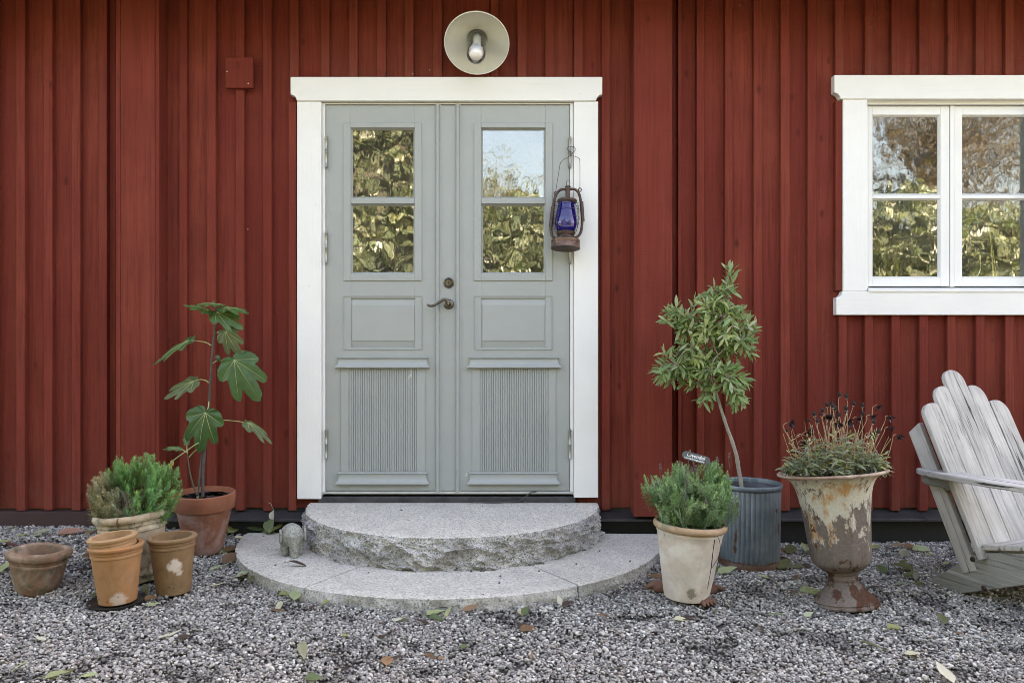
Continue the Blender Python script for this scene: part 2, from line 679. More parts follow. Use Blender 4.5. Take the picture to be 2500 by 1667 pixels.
def m_urn():
    g = G('peeling_painted_iron')
    c = g.co(rnd=False)
    z = g.n('SeparateXYZ', {0: c}).outputs[2]
    big = g.noise(g.co((1.25, 1.25, 0.62), False), 15.0, 9, 0.78, 0.35)
    mid = g.noise(g.co((1, 1, 0.5), False), 17, 6, 0.65, 0.3)
    fine = g.noise(c, 85, 5, 0.7)
    gray = g.mix(g.ramp(fine, (0.3, 0.0), (0.7, 1.0)), (0.110, 0.088, 0.075), (0.175, 0.142, 0.122))
    cream = g.mix(g.ramp(fine, (0.3, 0.0), (0.75, 1.0)), (0.40, 0.375, 0.30), (0.54, 0.52, 0.44))
    ochre = g.mix(fine, (0.34, 0.155, 0.045), (0.42, 0.25, 0.11))
    rust = g.mix(g.ramp(fine, (0.3, 0.0), (0.7, 1.0)), (0.034, 0.016, 0.011), (0.10, 0.042, 0.022))
    # paint survives near the top, is lost downwards
    keep = g.n('MapRange', {0: z, 1: 0.17, 2: 0.44, 3: -0.085, 4: 0.135}).outputs[0]
    sig = g.math('ADD', big, keep)
    paint = g.mix(g.ramp(mid, (0.535, 0.0), (0.63, 0.9)), cream, ochre)
    col = g.mix(g.ramp(sig, (0.555, 0.0), (0.572, 1.0)), gray, paint)
    rust_lo = g.n('MapRange', {0: z, 1: 0.20, 2: 0.12, 3: 0.0, 4: 0.14}).outputs[0]
    rz = g.math('ADD', g.noise(g.co((1, 1, 0.8), False), 13, 6, 0.68), rust_lo)
    rf = g.ramp(rz, (0.625, 0.0), (0.66, 1.0))
    col = g.mix(rf, col, rust)
    drip = g.noise(g.co((26, 26, 1.3), False), 1.0, 4, 0.6)
    col = g.mix(g.ramp(drip, (0.62, 0.0), (0.75, 0.5)), col, (0.11, 0.055, 0.03))
    h = g.math('ADD', g.math('MULTIPLY', g.ramp(sig, (0.55, 0.0), (0.58, 1.0)), 0.8), g.math('MULTIPLY', fine, 0.6))
    return g.done(g.bsdf(col, 0.78, g.bump(h, 0.45, 0.004), Specular_IOR_Level=0.25))


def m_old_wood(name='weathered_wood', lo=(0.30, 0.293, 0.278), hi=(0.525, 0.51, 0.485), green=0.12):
    g = G(name)
    g1 = g.noise(g.co((1, 1, 0.055)), 75, 6, 0.68, 0.5)
    g2 = g.noise(g.co((1, 1, 0.09)), 27, 5, 0.62, 1.1)
    ringw = g.n('TexWave', {'Vector': g.co((1, 1, 0.16)), 'Scale': 8.0, 'Distortion': 13.0, 'Detail': 3.0, 'Detail Scale': 1.2}, wave_type='BANDS', bands_direction='X').outputs['Fac']
    br = g.noise(g.co(), 3.5, 4, 0.6)
    col = g.mix(g.ramp(br, (0.3, 0.0), (0.7, 1.0)), lo, hi)
    col = g.mix(g.ramp(g1, (0.58, 0.0), (0.75, 0.7)), col, (0.58, 0.58, 0.57))
    col = g.mix(g.ramp(ringw, (0.0, 0.30), (0.40, 0.0)), col, (0.21, 0.21, 0.205))
    col = g.mix(g.ramp(g1, (0.31, 0.85), (0.42, 0.0)), col, (0.075, 0.080, 0.077))
    gs = g.noise(g.co((1, 1, 0.045)), 38, 4, 0.7, 0.3)
    sel = g.ramp(g.noise(g.co((1, 1, 0.35)), 7, 3, 0.5), (0.47, 0.0), (0.60, 1.0))
    col = g.mix(g.math('MULTIPLY', g.ramp(gs, (0.36, 0.95), (0.43, 0.0)), sel), col, (0.022, 0.024, 0.023))
    col = g.mix(g.ramp(g2, (0.56, 0.0), (0.72, green)), col, (0.17, 0.185, 0.135))
    h = g.math('ADD', g.math('MULTIPLY', g1, 0.8), g.math('MULTIPLY', ringw, 0.25))
    return g.done(g.bsdf(col, 0.85, g.bump(h, 0.55, 0.004), Specular_IOR_Level=0.2))


def m_plain(name, col, rough=0.6, var=0.25, scale=20, metal=0.0, bump=0.15, col2=None, **kw):
    g = G(name)
    c = g.co()
    n = g.noise(c, scale, 5, 0.62)
    cc = g.mix(g.ramp(n, (0.32, 0.0), (0.70, 1.0)), col, col2 if col2 else tuple(x * (1 - var) for x in col))
    return g.done(g.bsdf(cc, rough, g.bump(n, bump, 0.004), Metallic=metal, **kw))


def m_leaf(name, top, under=None, trans=0.35, var=0.25, rough=0.45, spec=0.4, use_tint=False, vein=None):
    g = G(name)
    c = g.co()
    n = g.noise(c, 22, 4, 0.6)
    rnd = g.n('ObjectInfo').outputs['Random']
    col = g.mix(g.ramp(n, (0.3, 0.0), (0.7, 1.0)), top, tuple(x * (1 - var) for x in top))
    col = g.mix(g.math('MULTIPLY', rnd, 0.35), col, (top[0] * 1.45, top[1] * 1.25, top[2] * 0.9))
    if use_tint:
        col = g.mix(1.0, col, g.n('Attribute', attribute_name='tint').outputs['Color'], 'MULTIPLY')
    if under:
        bf = g.n('NewGeometry').outputs['Backfacing']
        col = g.mix(bf, col, under)
    b = g.bsdf(col, rough, Specular_IOR_Level=spec)
    tcol = g.mix(1.0, col, (1.5, 1.5, 0.7), 'MULTIPLY')
    t = g.n('BsdfTranslucent', {'Color': tcol}).outputs[0]
    return g.done(g.n('MixShader', {0: trans, 1: b, 2: t}).outputs[0])


def m_pebbles():
    g = G('crushed_stone')
    t = g.n('Attribute', attribute_name='tint').outputs['Color']
    c = g.co(rnd=False)
    n = g.noise(c, 260, 4, 0.65)
    col = g.mix(g.ramp(n, (0.3, 0.0), (0.7, 1.0)), t, g.mix(1.0, t, (0.62, 0.62, 0.64), 'MULTIPLY'))
    return g.done(g.bsdf(col, 0.75, g.bump(n, 0.3, 0.002), Specular_IOR_Level=0.3))


def m_ground():
    g = G('gravel_ground')
    c = g.co(rnd=False)
    v = g.vor(c, 62)
    vc = g.n('SeparateColor', {0: g.vor(c, 62, out='Color')}).outputs[0]
    n = g.noise(c, 7, 5, 0.6)
    col = g.ramp(vc, (0.0, (0.05, 0.05, 0.052)), (0.5, (0.14, 0.138, 0.14)), (1.0, (0.30, 0.295, 0.295)))
    y = g.n('SeparateXYZ', {0: c}).outputs[1]
    yard = g.n('MapRange', {0: y, 1: -2.2, 2: 1.7, 3: 1.0, 4: 1.0}).outputs[0]
    col = g.mix(1.0, col, (0.62, 0.62, 0.62), 'MULTIPLY')
    near = g.math('MULTIPLY', g.n('MapRange', {0: y, 1: 1.6, 2: 2.3, 3: 0.0, 4: 1.0}).outputs[0], 0.9)
    col = g.mix(near, col, g.mix(n, (0.020, 0.017, 0.015), (0.045, 0.038, 0.034)))
    far = g.n('MapRange', {0: y, 1: -2.0, 2: -5.0, 3: 0.0, 4: 1.0}).outputs[0]
    grass = g.mix(g.noise(c, 1.2, 5, 0.6), (0.045, 0.075, 0.018), (0.09, 0.12, 0.035))
    col = g.mix(far, col, grass)
    return g.done(g.bsdf(col, 0.9, g.bump(g.math('SUBTRACT', 1.0, v), 0.7, 0.012)))


def m_blue_glass():
    g = G('cobalt_glass')
    gl = g.n('BsdfGlossy', {'Color': (1, 1, 1), 'Roughness': 0.02}).outputs[0]
    tr = g.n('BsdfTransparent', {'Color': (0.045, 0.04, 0.50)}).outputs[0]
    df = g.n('BsdfDiffuse', {'Color': (0.012, 0.010, 0.21)}).outputs[0]
    fr = g.math('ADD', g.math('MULTIPLY', g.n('Fresnel', {'IOR': 1.5}).outputs[0], 1.1), 0.01, clamp=True)
    body = g.n('MixShader', {0: 0.45, 1: tr, 2: df}).outputs[0]
    return g.done(g.n('MixShader', {0: fr, 1: body, 2: gl}).outputs[0])


def m_clear_glass():
    g = G('clear_jar_glass')
    gl = g.n('BsdfGlossy', {'Color': (1, 1, 1), 'Roughness': 0.03}).outputs[0]
    tr = g.n('BsdfTransparent', {'Color': (0.965, 0.965, 0.95)}).outputs[0]
    fr = g.math('ADD', g.math('MULTIPLY', g.n('Fresnel', {'IOR': 1.5}).outputs[0], 1.4), 0.01, clamp=True)
    return g.done(g.n('MixShader', {0: fr, 1: tr, 2: gl}).outputs[0])


def m_rusty(name='rusty_brown_iron', a=(0.055, 0.030, 0.022), b=(0.16, 0.075, 0.045), c3=(0.30, 0.19, 0.14), metal=0.35, rough=0.5):
    g = G(name)
    c = g.co(rnd=False)
    n = g.noise(c, 42, 5, 0.65)
    n2 = g.noise(g.co((1, 1, 0.5), False), 70, 4, 0.6)
    col = g.mix(g.ramp(n, (0.35, 0.0), (0.65, 1.0)), a, b)
    col = g.mix(g.ramp(n2, (0.6, 0.0), (0.72, 0.7)), col, c3)
    return g.done(g.bsdf(col, rough, g.bump(n, 0.3, 0.002), Metallic=metal))


M = {}
M['red'] = m_red_paint()
M['white'] = m_white_paint()
M['white_h'] = m_white_paint('white_paint_horizontal', grain_axis=0)
M['grey'] = m_door_grey()
M['glass'] = m_glass()
M['black'] = m_plain('black_bitumen', (0.011, 0.013, 0.014), 0.55, 0.4, 30, bump=0.2, Specular_IOR_Level=0.35)
M['ledge'] = m_plain('dark_ledge_paint', (0.022, 0.024, 0.027), 0.42, 0.45, 18, bump=0.2, col2=(0.045, 0.045, 0.048))
M['darkred'] = m_plain('dark_red_plinth', (0.040, 0.016, 0.016), 0.7, 0.3, 14)
M['thresh'] = m_plain('black_worn_threshold', (0.016, 0.017, 0.019), 0.45, 0.4, 16, col2=(0.055, 0.058, 0.062))
M['sillgrey'] = m_plain('pale_worn_sill', (0.36, 0.38, 0.36), 0.5, 0.3, 16, col2=(0.50, 0.51, 0.47))
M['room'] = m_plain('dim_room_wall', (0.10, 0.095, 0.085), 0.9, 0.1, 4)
M['brass'] = m_plain('aged_brass', (0.165, 0.145, 0.115), 0.34, 0.45, 60, metal=0.9, bump=0.08, col2=(0.075, 0.064, 0.05))
M['nickel'] = m_plain('brassy_nickel', (0.40, 0.41, 0.36), 0.38, 0.35, 40, metal=0.7, bump=0.05)
M['bright_brass'] = m_plain('bright_brass', (0.85, 0.72, 0.45), 0.16, 0.1, 10, metal=1.0, bump=0.0)
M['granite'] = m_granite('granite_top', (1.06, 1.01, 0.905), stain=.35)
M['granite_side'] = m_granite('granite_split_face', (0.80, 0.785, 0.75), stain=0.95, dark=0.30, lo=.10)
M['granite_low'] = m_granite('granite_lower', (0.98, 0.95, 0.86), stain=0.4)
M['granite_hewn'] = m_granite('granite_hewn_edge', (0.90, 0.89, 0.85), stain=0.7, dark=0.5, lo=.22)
M['elephant'] = m_granite('soapstone', (0.58, 0.59, 0.52), stain=0.7, lo=.15)
M['soil'] = m_plain('potting_soil', (0.016, 0.011, 0.009), 0.95, 0.5, 90, bump=0.8, col2=(0.035, 0.024, 0.019))
M['enamel'] = m_plain('cream_enamel', (0.56, 0.565, 0.51), 0.35, 0.12, 9, bump=0.02, col2=(0.50, 0.49, 0.42))
M['enamel_white'] = m_plain('white_enamel', (0.76, 0.76, 0.70), 0.3, 0.1, 9, bump=0.02)
M['bulb'] = m_plain('frosted_bulb', (0.86, 0.85, 0.85), 0.35, 0.04, 9, bump=0.0)
M['jar'] = m_clear_glass()
M['blue'] = m_blue_glass()
M['rusty'] = m_rusty('rusty_brown_iron', (0.034, 0.021, 0.017), (0.085, 0.048, 0.036), (0.17, 0.115, 0.09))
M['copper'] = m_rusty('copper_brown_tin', (0.085, 0.050, 0.040), (0.18, 0.105, 0.082), (0.36, 0.26, 0.22), 0.5, 0.42)
M['wire'] = m_rusty('rusty_wire', (0.035, 0.028, 0.027), (0.085, 0.05, 0.04), (0.12, 0.08, 0.06), 0.4, 0.5)
M['zinc'] = m_galvanised()
M['urn'] = m_urn()
M['wood'] = m_old_wood()
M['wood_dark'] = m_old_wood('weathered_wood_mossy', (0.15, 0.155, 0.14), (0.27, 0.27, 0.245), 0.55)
M['bolt'] = m_rusty('rusty_bolt', (0.03, 0.02, 0.017), (0.06, 0.035, 0.03))
M['pebble'] = m_pebbles()
M['ground'] = m_ground()
M['tag'] = m_plain('black_slate_tag', (0.060, 0.082, 0.090), 0.4, 0.2, 30, bump=0.05)
M['ink'] = m_plain('white_ink', (0.78, 0.80, 0.80), 0.6, 0.05, 30, bump=0.0)
M['cable'] = m_plain('grey_cable', (0.045, 0.048, 0.052), 0.5, 0.2, 30, bump=0.05)
M['saucer'] = m_plain('dark_tin', (0.028, 0.030, 0.030), 0.4, 0.4, 30, metal=0.4, col2=(0.055, 0.05, 0.045))
M['paw'] = m_clay('paw_terracotta', (0.155, 0.078, 0.055), (0.21, 0.125, 0.095), (0.08, 0.05, 0.04), None, 0.3)
M['bark_fig'] = m_plain('fig_bark', (0.085, 0.075, 0.068), 0.8, 0.4, 50, bump=0.4)
M['bark_olive'] = m_plain('olive_bark', (0.33, 0.29, 0.235), 0.8, 0.35, 34, bump=0.4)
M['petiole'] = m_plain('pale_green_stalk', (0.33, 0.36, 0.15), 0.5, 0.2, 40, bump=0.05)
M['greenstem'] = m_plain('green_stem', (0.075, 0.085, 0.045), 0.6, 0.3, 40, bump=0.1)
M['fig_leaf'] = m_leaf('fig_leaf_green', (0.060, 0.145, 0.048), (0.15, 0.195, 0.10), 0.3, 0.35)
M['fig_leaf_drab'] = m_leaf('fig_leaf_drab', (0.095, 0.135, 0.062), (0.14, 0.17, 0.095), 0.28, 0.35)
M['fig_leaf_yellow'] = m_leaf('fig_leaf_yellow', (0.46, 0.40, 0.12), None, 0.3, 0.2)
M['vein'] = m_plain('pale_leaf_vein', (0.27, 0.31, 0.13), 0.5, 0.1, 40, bump=0.0)
M['fig_fruit'] = m_plain('green_fig_skin', (0.038, 0.075, 0.032), 0.5, 0.2, 40, bump=0.05)
M['olive_leaf'] = m_leaf('olive_leaf', (0.190, 0.295, 0.120), (0.31, 0.385, 0.225), 0.25, 0.2, 0.42)
M['olive_tip'] = m_leaf('olive_young_leaf', (0.28, 0.345, 0.15), (0.37, 0.41, 0.27), 0.28, 0.15, 0.42)
M['lavender'] = m_leaf('lavender_green', (0.235, 0.365, 0.205), None, 0.25, 0.15, 0.6, 0.25, use_tint=True)
M['lavender_grey'] = m_leaf('lavender_grey', (0.33, 0.335, 0.245), None, 0.25, 0.15, 0.6, 0.25, use_tint=True)
M['lav_flower'] = m_plain('dried_lavender_flower', (0.165, 0.135, 0.135), 0.9, 0.4, 90, bump=0.3)
M['dead_twig'] = m_plain('dead_rusty_twig', (0.14, 0.060, 0.034), 0.85, 0.4, 60)
M['cosmos_leaf'] = m_leaf('cosmos_leaf', (0.165, 0.208, 0.140), (0.24, 0.285, 0.19), 0.25, 0.25, 0.5, use_tint=True)
M['cosmos_stem'] = m_plain('straw_stem', (0.36, 0.29, 0.17), 0.7, 0.35, 30, bump=0.05, col2=(0.26, 0.16, 0.095))
M['petal'] = m_leaf('black_red_petal', (0.016, 0.0055, 0.0085), (0.030, 0.014, 0.018), 0.12, 0.3, 0.5)
M['seed'] = m_plain('dark_seed_head', (0.014, 0.012, 0.011), 0.85, 0.4, 200, bump=0.3)
M['bract'] = m_plain('pale_bract', (0.36, 0.36, 0.27), 0.7, 0.3, 90)
M['twig'] = m_plain('dry_twig', (0.095, 0.062, 0.048), 0.85, 0.4, 60)
M['roof'] = m_plain('roof_tile', (0.16, 0.07, 0.045), 0.8, 0.3, 6)
M['soffit'] = m_plain('eaves_boards', (0.10, 0.02, 0.014), 0.8, 0.2, 8)
M['hedge_leaf'] = m_leaf('hedge_leaf', (0.108, 0.146, 0.100), (0.125, 0.158, 0.115), 0.3, 0.3, 0.33, 0.7, use_tint=True)
M['autumn_leaf'] = m_leaf('autumn_leaf', (0.115, 0.094, 0.070), None, 0.4, 0.4, 0.6, use_tint=True)
M['willow_leaf'] = m_leaf('willow_leaf', (0.16, 0.17, 0.075), None, 0.4, 0.3, 0.5, use_tint=True)
M['bark'] = m_plain('grey_bark', (0.10, 0.085, 0.07), 0.9, 0.4, 12, bump=0.5)
# ---------------------------------------------------------------- ground
YB, YT = 4.306, 4.274            # front of the wall boards, front of the battens
YC = 4.262                      # front of the casings
gm = MB()
xs = [-120, -40, -15, -7] + [-4.5 + 0.15 * i for i in range(61)] + [7, 15, 40, 120]
ys = [-120, -40, -15, -6, -2, 0.5] + [1.4 + 0.12 * i for i in range(26)] + [6, 12, 40, 120]
gv = []
for y in ys:
    for x in xs:
        near = abs(x) < 4.6 and 1.3 < y < 4.6
        gv.append((x, y, (ground_z(x, y) if near else 0.0) - 0.006))
nx_ = len(xs)
gf = [(j * nx_ + i, j * nx_ + i + 1, (j + 1) * nx_ + i + 1, (j + 1) * nx_ + i) for j in range(len(ys) - 1) for i in range(nx_ - 1)]
gm.add(gv, gf, True)
go = link('ground', mesh_from('ground', gm, M['ground']))
go['kind'] = 'structure'

# ---------------------------------------------------------------- the house
H = thing('timber_house', (0, 4.3, 0), 'red board and batten timber house with white trimmed grey double doors and a window', 'house')

DX0, DX1 = X(784, YC), X(1401, YC)          # door opening
DZ1 = Z(250, YC)
WX0, WX1 = X(2117.5, YC), X(2531, YC)       # window opening
WZ0, WZ1 = Z(711, YC), Z(241.9, YC)
TOP = 3.22                                  # wall height under the eaves
ZB, ZT = Z(1240, YB), Z(1246, YT)           # lower ends of boards and battens

b = MB()
b.box(-6.2, DX0 + .002, 4.322, 4.47, 0.02, TOP)
b.box(DX0 + .002, DX1 - .002, 4.322, 4.47, DZ1 + .004, TOP)
b.box(DX1 - .002, WX0 + .002, 4.322, 4.47, 0.02, TOP)
b.box(WX0 + .002, WX1 - .002, 4.322, 4.47, WZ1 + .004, TOP)
b.box(WX0 + .002, WX1 - .002, 4.322, 4.47, 0.02, WZ0 + .004)
b.box(WX1 - .002, 6.6, 4.322, 4.47, 0.02, TOP)
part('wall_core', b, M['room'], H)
b = MB()
b.box(-6.2, -6.05, 4.47, 11.0, 0.02, TOP)
b.box(6.45, 6.6, 4.47, 11.0, 0.02, TOP)
b.box(-6.05, 6.45, 10.85, 11.0, 0.02, TOP)
b.prism([(4.32, TOP), (11.0, TOP), (7.66, TOP + 2.5)], -6.2, -6.05, Matrix(((0, 1, 0, 0), (1, 0, 0, 0), (0, 0, 1, 0), (0, 0, 0, 1))))
b.prism([(4.32, TOP), (11.0, TOP), (7.66, TOP + 2.5)], 6.45, 6.6, Matrix(((0, 1, 0, 0), (1, 0, 0, 0), (0, 0, 1, 0), (0, 0, 0, 1))))
part('outer_wall', b, M['red'], H)
b = MB()
b.box(-6.05, 6.45, 4.47, 10.85, 0.10, 0.16)
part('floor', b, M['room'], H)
b = MB()
b.box(-6.05, 6.45, 6.0, 6.1, 0.16, TOP)
part('partition', b, M['room'], H)
# roof: two slabs and the eaves soffit
yx = Matrix(((0, 1, 0, 0), (1, 0, 0, 0), (0, 0, 1, 0), (0, 0, 0, 1)))
sl = 2.6 / 3.9
b = MB()
b.prism([(3.66, TOP + .03 - .54 * sl), (3.66, TOP + .14 - .54 * sl), (7.66, TOP + .14 + 3.46 * sl), (7.66, TOP + .03 + 3.46 * sl)], -6.6, 7.0, yx)
b.prism([(11.42, TOP + .03 - .3 * sl), (11.42, TOP + .14 - .3 * sl), (7.662, TOP + .14 + 3.46 * sl), (7.662, TOP + .03 + 3.46 * sl)], -6.6, 7.0, yx)
part('roof', b, M['roof'], H)
b = MB()
b.box(-6.6, 7.0, 3.67, 4.318, TOP - .235, TOP - .215)
part('eaves_soffit', b, M['soffit'], H)

# boards and battens --------------------------------------------------------
full = [(39.5, 61), (107, 128), (175, 196), (241, 261), (437, 456), (505, 527), (575, 596), (642, 663),
        (1469, 1490), (1701, 1719), (1770, 1788), (1840, 1860), (1906, 1928), (1972, 1994)]
full += [(39.5 - 68 * k, 61 - 68 * k) for k in range(1, 12)] + [(2592 + 68 * k, 2613 + 68 * k) for k in range(0, 8)]
door_top = [(707, 729), (783, 804), (851, 873), (920, 942), (988, 1010), (1057, 1079), (1197, 1216), (1263, 1286), (1331, 1354), (1401, 1423)]
win = [(2039, 2060), (2112, 2132), (2177, 2197), (2245, 2266), (2314, 2334), (2383, 2404), (2455, 2476), (2524, 2545)]
ZHD, ZHW, ZAP = Z(188, YC), Z(183.4, YC), Z(769, YC)
SOF = TOP - .235


def batten(n0, n1, z0, z1):
    xa, xb = X(n0, YT), X(n1, YT)
    zj = random.uniform(-.004, .004) if z0 < .3 else 0
    b = MB()
    b.box(xa, xb, YT + random.uniform(-.0015, .0015), YB + .004, z0 + zj, z1, .0025)
    part('batten', b, M['red'], H, sharp=None, origin=(xa, YT, z0))


for n0, n1 in full:
    batten(n0, n1, ZT, SOF)
for n0, n1 in door_top:
    batten(n0, n1, ZHD + .002, SOF)
batten(704, 723, ZT, Z(247.5, YC))
for i, (n0, n1) in enumerate(win):
    batten(n0, n1, ZHW + .002, SOF)
    batten(n0 + (9 if i == 0 else 0), n1 + (7 if i == 0 else 0), ZT, ZAP - .002)
batten(2040, 2056.5, Z(709, YC), Z(246, YC))
b = MB()
b.box(X(1126, 4.27), X(1195, 4.27), 4.268, YB + .003, ZHD + .002, SOF, .002)
part('lamp_board', b, M['red'], H, sharp=None)

centres = sorted([(a + c) / 2 for a, c in full + door_top] + [(a + c) / 2 for a, c in win] + [1127 + 8, 1160])
bounds = sorted(set([X(c, YB) for c in centres] + [DX0 + .0, DX1, WX0, WX1] + [X(283, YB), X(400, YB), X(1540, YB), X(1655, YB)]))
bounds = [q for i, q in enumerate(bounds) if i == 0 or q - bounds[i - 1] > .018]
for xa, xb in zip(bounds, bounds[1:]):
    xm = (xa + xb) / 2
    runs = [(ZB, SOF)]
    if DX0 < xm < DX1:
        runs = [(DZ1 + .006, SOF)]
    elif WX0 < xm < WX1:
        runs = [(ZB, WZ0 + .004), (WZ1 + .004, SOF)]
    for z0, z1 in runs:
        b = MB()
        dy = random.uniform(-.002, .002)
        b.box(xa + .001, xb - .001, YB + dy, 4.3205, z0 + random.uniform(-.003, .003), z1, .0015)
        part('board', b, M['red'], H, sharp=None, origin=(xa, YB, z0))

# boxed pilasters
YP1, YP2 = 4.205, 4.165
pl, pr = X(283, YP1), X(389, YP1)
b = MB()
b.box(pl + .012, pr - .012, YP1 + .012, YB + .004, ZT - .01, SOF)
pil = part('pilaster', b, M['red'], H, sharp=None)
for xa, xb, yf in ((X(283, YP1), X(294.3, YP1), YP1 - .002), (X(295.4, YP1), X(378.2, YP1), YP1 + .0), (X(379.2, YP1), X(389, YP1), YP1 - .001)):
    b = MB()
    b.box(xa, xb, yf, YP1 + .0125, ZT - .012, SOF, .0015)
    part('pilaster_board', b, M['red'], pil, sharp=None, origin=(xa, yf, 0))
b = MB()
b.box(pl + .001, pl + .0115, YP1 + .0135, YB + .003, ZT - .008, SOF, .001)
part('side_board', b, M['red'], pil, sharp=None)
b = MB()
b.box(pr - .0115, pr - .001, YP1 + .0135, YB + .003, ZT - .008, SOF, .001)
part('side_board', b, M['red'], pil, sharp=None)
pl, pr = X(1548, YP2), X(1641, YP2)
zp = Z(1261, YP2)
b = MB()
b.box(pl + .014, pr - .014, YP2 + .014, YB + .004, zp + .004, SOF)
pil2 = part('pilaster', b, M['red'], H, sharp=None)
for a in ((pl, pr, YP2, YP2 + .0145), (pl + .0015, pl + .0135, YP2 + .016, YB + .003), (pr - .0135, pr - .0015, YP2 + .016, YB + .003)):
    b = MB()
    b.box(a[0], a[1], a[2], a[3], zp, SOF, .0015)
    part('pilaster_board', b, M['red'], pil2, sharp=None, origin=(a[0], a[2], 0))
b = MB()
b.box(X(1655, 4.27), X(1661, 4.27), 4.262, YB + .003, ZT, SOF, .001)
part('corner_strip', b, M['red'], H, sharp=None)

# square cover plate
b = MB()
b.box(X(549.5, 4.255), X(618, 4.255), 4.255, YT - .0015, Z(215.5, 4.255), Z(140, 4.255), .003)
cp = part('cover_plate', b, M['red'], H, sharp=None)
for nx, ny in ((554.5, 175.3), (606, 204.5)):
    b = MB()
    p = S(nx, ny, 4.255)
    b.lathe([(0.0, 0.0022), (.0030, .0016), (.0036, 0)], 10, m=Matrix.Translation(p) @ Matrix.Rotation(radians(90), 4, 'X'))
    part('screw_head', b, M['enamel'], cp)

# plinth and ledge
YL = 4.205
b = MB()
b.box(X(394, 4.262), 6.6, 4.262, 4.321, -.12, .118)
part('plinth', b, M['black'], H)
b = MB()
b.box(-6.2, X(393, 4.262), 4.245, 4.3205, -.12, .150, .003)
part('plinth', b, M['darkred'], H, label='dark red plinth')
for n0, n1 in ((399, 735), (1464, 1700), (1700.8, 2262), (2263, 2560), (2561, 2900)):
    xa, xb = X(n0, YL), X(n1, YL)
    zf = Z(1271, YL)
    b = MB()
    b.prism([(YL, zf - .004), (YL, zf + .008), (YB - .002, .150), (YB + .018, .150), (YB + .018, zf - .004)], xa, xb, yx)
    part('ledge_board', b, M['ledge'], H, bevel=.0015)

# ---- door -----------------------------------------------------------------
YJ, YD = 4.283, 4.288           # frame front, leaf front
nm_ = MB()
hx0, hx1, hz0, hz1 = X(709, YC - .008), X(1470.6, YC - .008), Z(246.4, YC - .008), Z(188, YC - .008)
cr = 15 / FPX * YC


def cove(x, z, sx):
    """The quarter-round bite of a head casing's lower corner, going along the lower edge."""
    pts = []
    for i in range(7):
        a = pi / 2 * i / 6
        pts.append((x + sx * (cr - cr * cos(a)) * 1.0, z + cr * (1 - sin(a)) if False else z + cr - cr * sin(a)))
    return pts


def head(x0, x1, z0, z1, y0, y1, flip=False):
    """Casing board with coved ends below (or above when flip)."""
    n = 7
    pts = []
    L = [(x0 + cr * sin(pi / 2 * i / (n - 1)), z0 + cr * cos(pi / 2 * i / (n - 1))) for i in range(n)]
    # concave: centre at the lower corner
    R_ = [(x1 - cr * sin(pi / 2 * i / (n - 1)), z0 + cr * cos(pi / 2 * i / (n - 1))) for i in range(n)][::-1]
    pts = [(x0, z1)] + L + R_ + [(x1, z1)]
    if flip:
        pts = [(p[0], z0 + z1 - p[1]) for p in pts][::-1]
    b = MB()
    b.prism(pts, y0, y1)
    return b


DF = part('door_frame', MB().box(DX0 + .003, DX1 - .003, 4.36, 4.40, DZ1 - .002, DZ1 + .002), M['white'], H)
part('head_casing', head(hx0, hx1, hz0, hz1, YC - .008, YB - .003), M['white_h'], DF, bevel=.003)
b = MB()
b.box(X(725, YC), DX0, YC, YB + .015, Z(1218, YC), hz0 - .001)
part('side_casing', b, M['white'], DF, bevel=.003, origin=(X(725, YC), YC, 0))
b = MB()
b.box(DX1, X(1460.5, YC), YC, YB + .015, Z(1214.6, YC), hz0 - .001)
part('side_casing', b, M['white'], DF, bevel=.003, origin=(DX1, YC, 0))
LX0, LX1 = X(796, YD), X(1390.5, YD)
LZ0, LZ1 = Z(1197, YD), Z(257.6, YD)
b = MB()
b.box(DX0 + .001, LX0 - .003, YJ, 4.36, Z(1206, YJ), LZ1 + .004)
part('jamb', b, M['white'], DF, bevel=.0015)
b = MB()
b.box(LX1 + .003, DX1 - .001, YJ, 4.36, Z(1206, YJ), LZ1 + .004)
part('jamb', b, M['white'], DF, bevel=.0015)
b = MB()
b.box(DX0 + .001, DX1 - .001, YJ, 4.36, LZ1 + .0045, DZ1 + .003)
part('head_jamb', b, M['white_h'], DF, bevel=.0015)
b = MB()
b.box(DX0 + .004, DX1 - .004, YJ - .003, 4.36, Z(1205.5, YJ), LZ0 - .004)
part('sill_strip', b, M['sillgrey'], DF, bevel=.002)
b = MB()
b.box(DX0 - .02, DX1 + .01, 4.270, 4.40, .10, Z(1213, 4.27), .004)
part('threshold', b, M['thresh'], DF, bevel=0)
b = MB()
b.box(DX0 + .001, DX1 - .001, 4.315, 4.40, Z(1213, 4.27) + .002, Z(1205.5, YJ) - .001)
part('threshold_recess', b, M['black'], DF)
b = MB()
b.box(X(700, 4.27), DX0 - .021, 4.285, 4.321, .10, ZB + .004)
b.box(DX1 + .011, X(1466, 4.27), 4.285, 4.321, .10, ZB + .004)
part('base_board', b, M['black'], H)


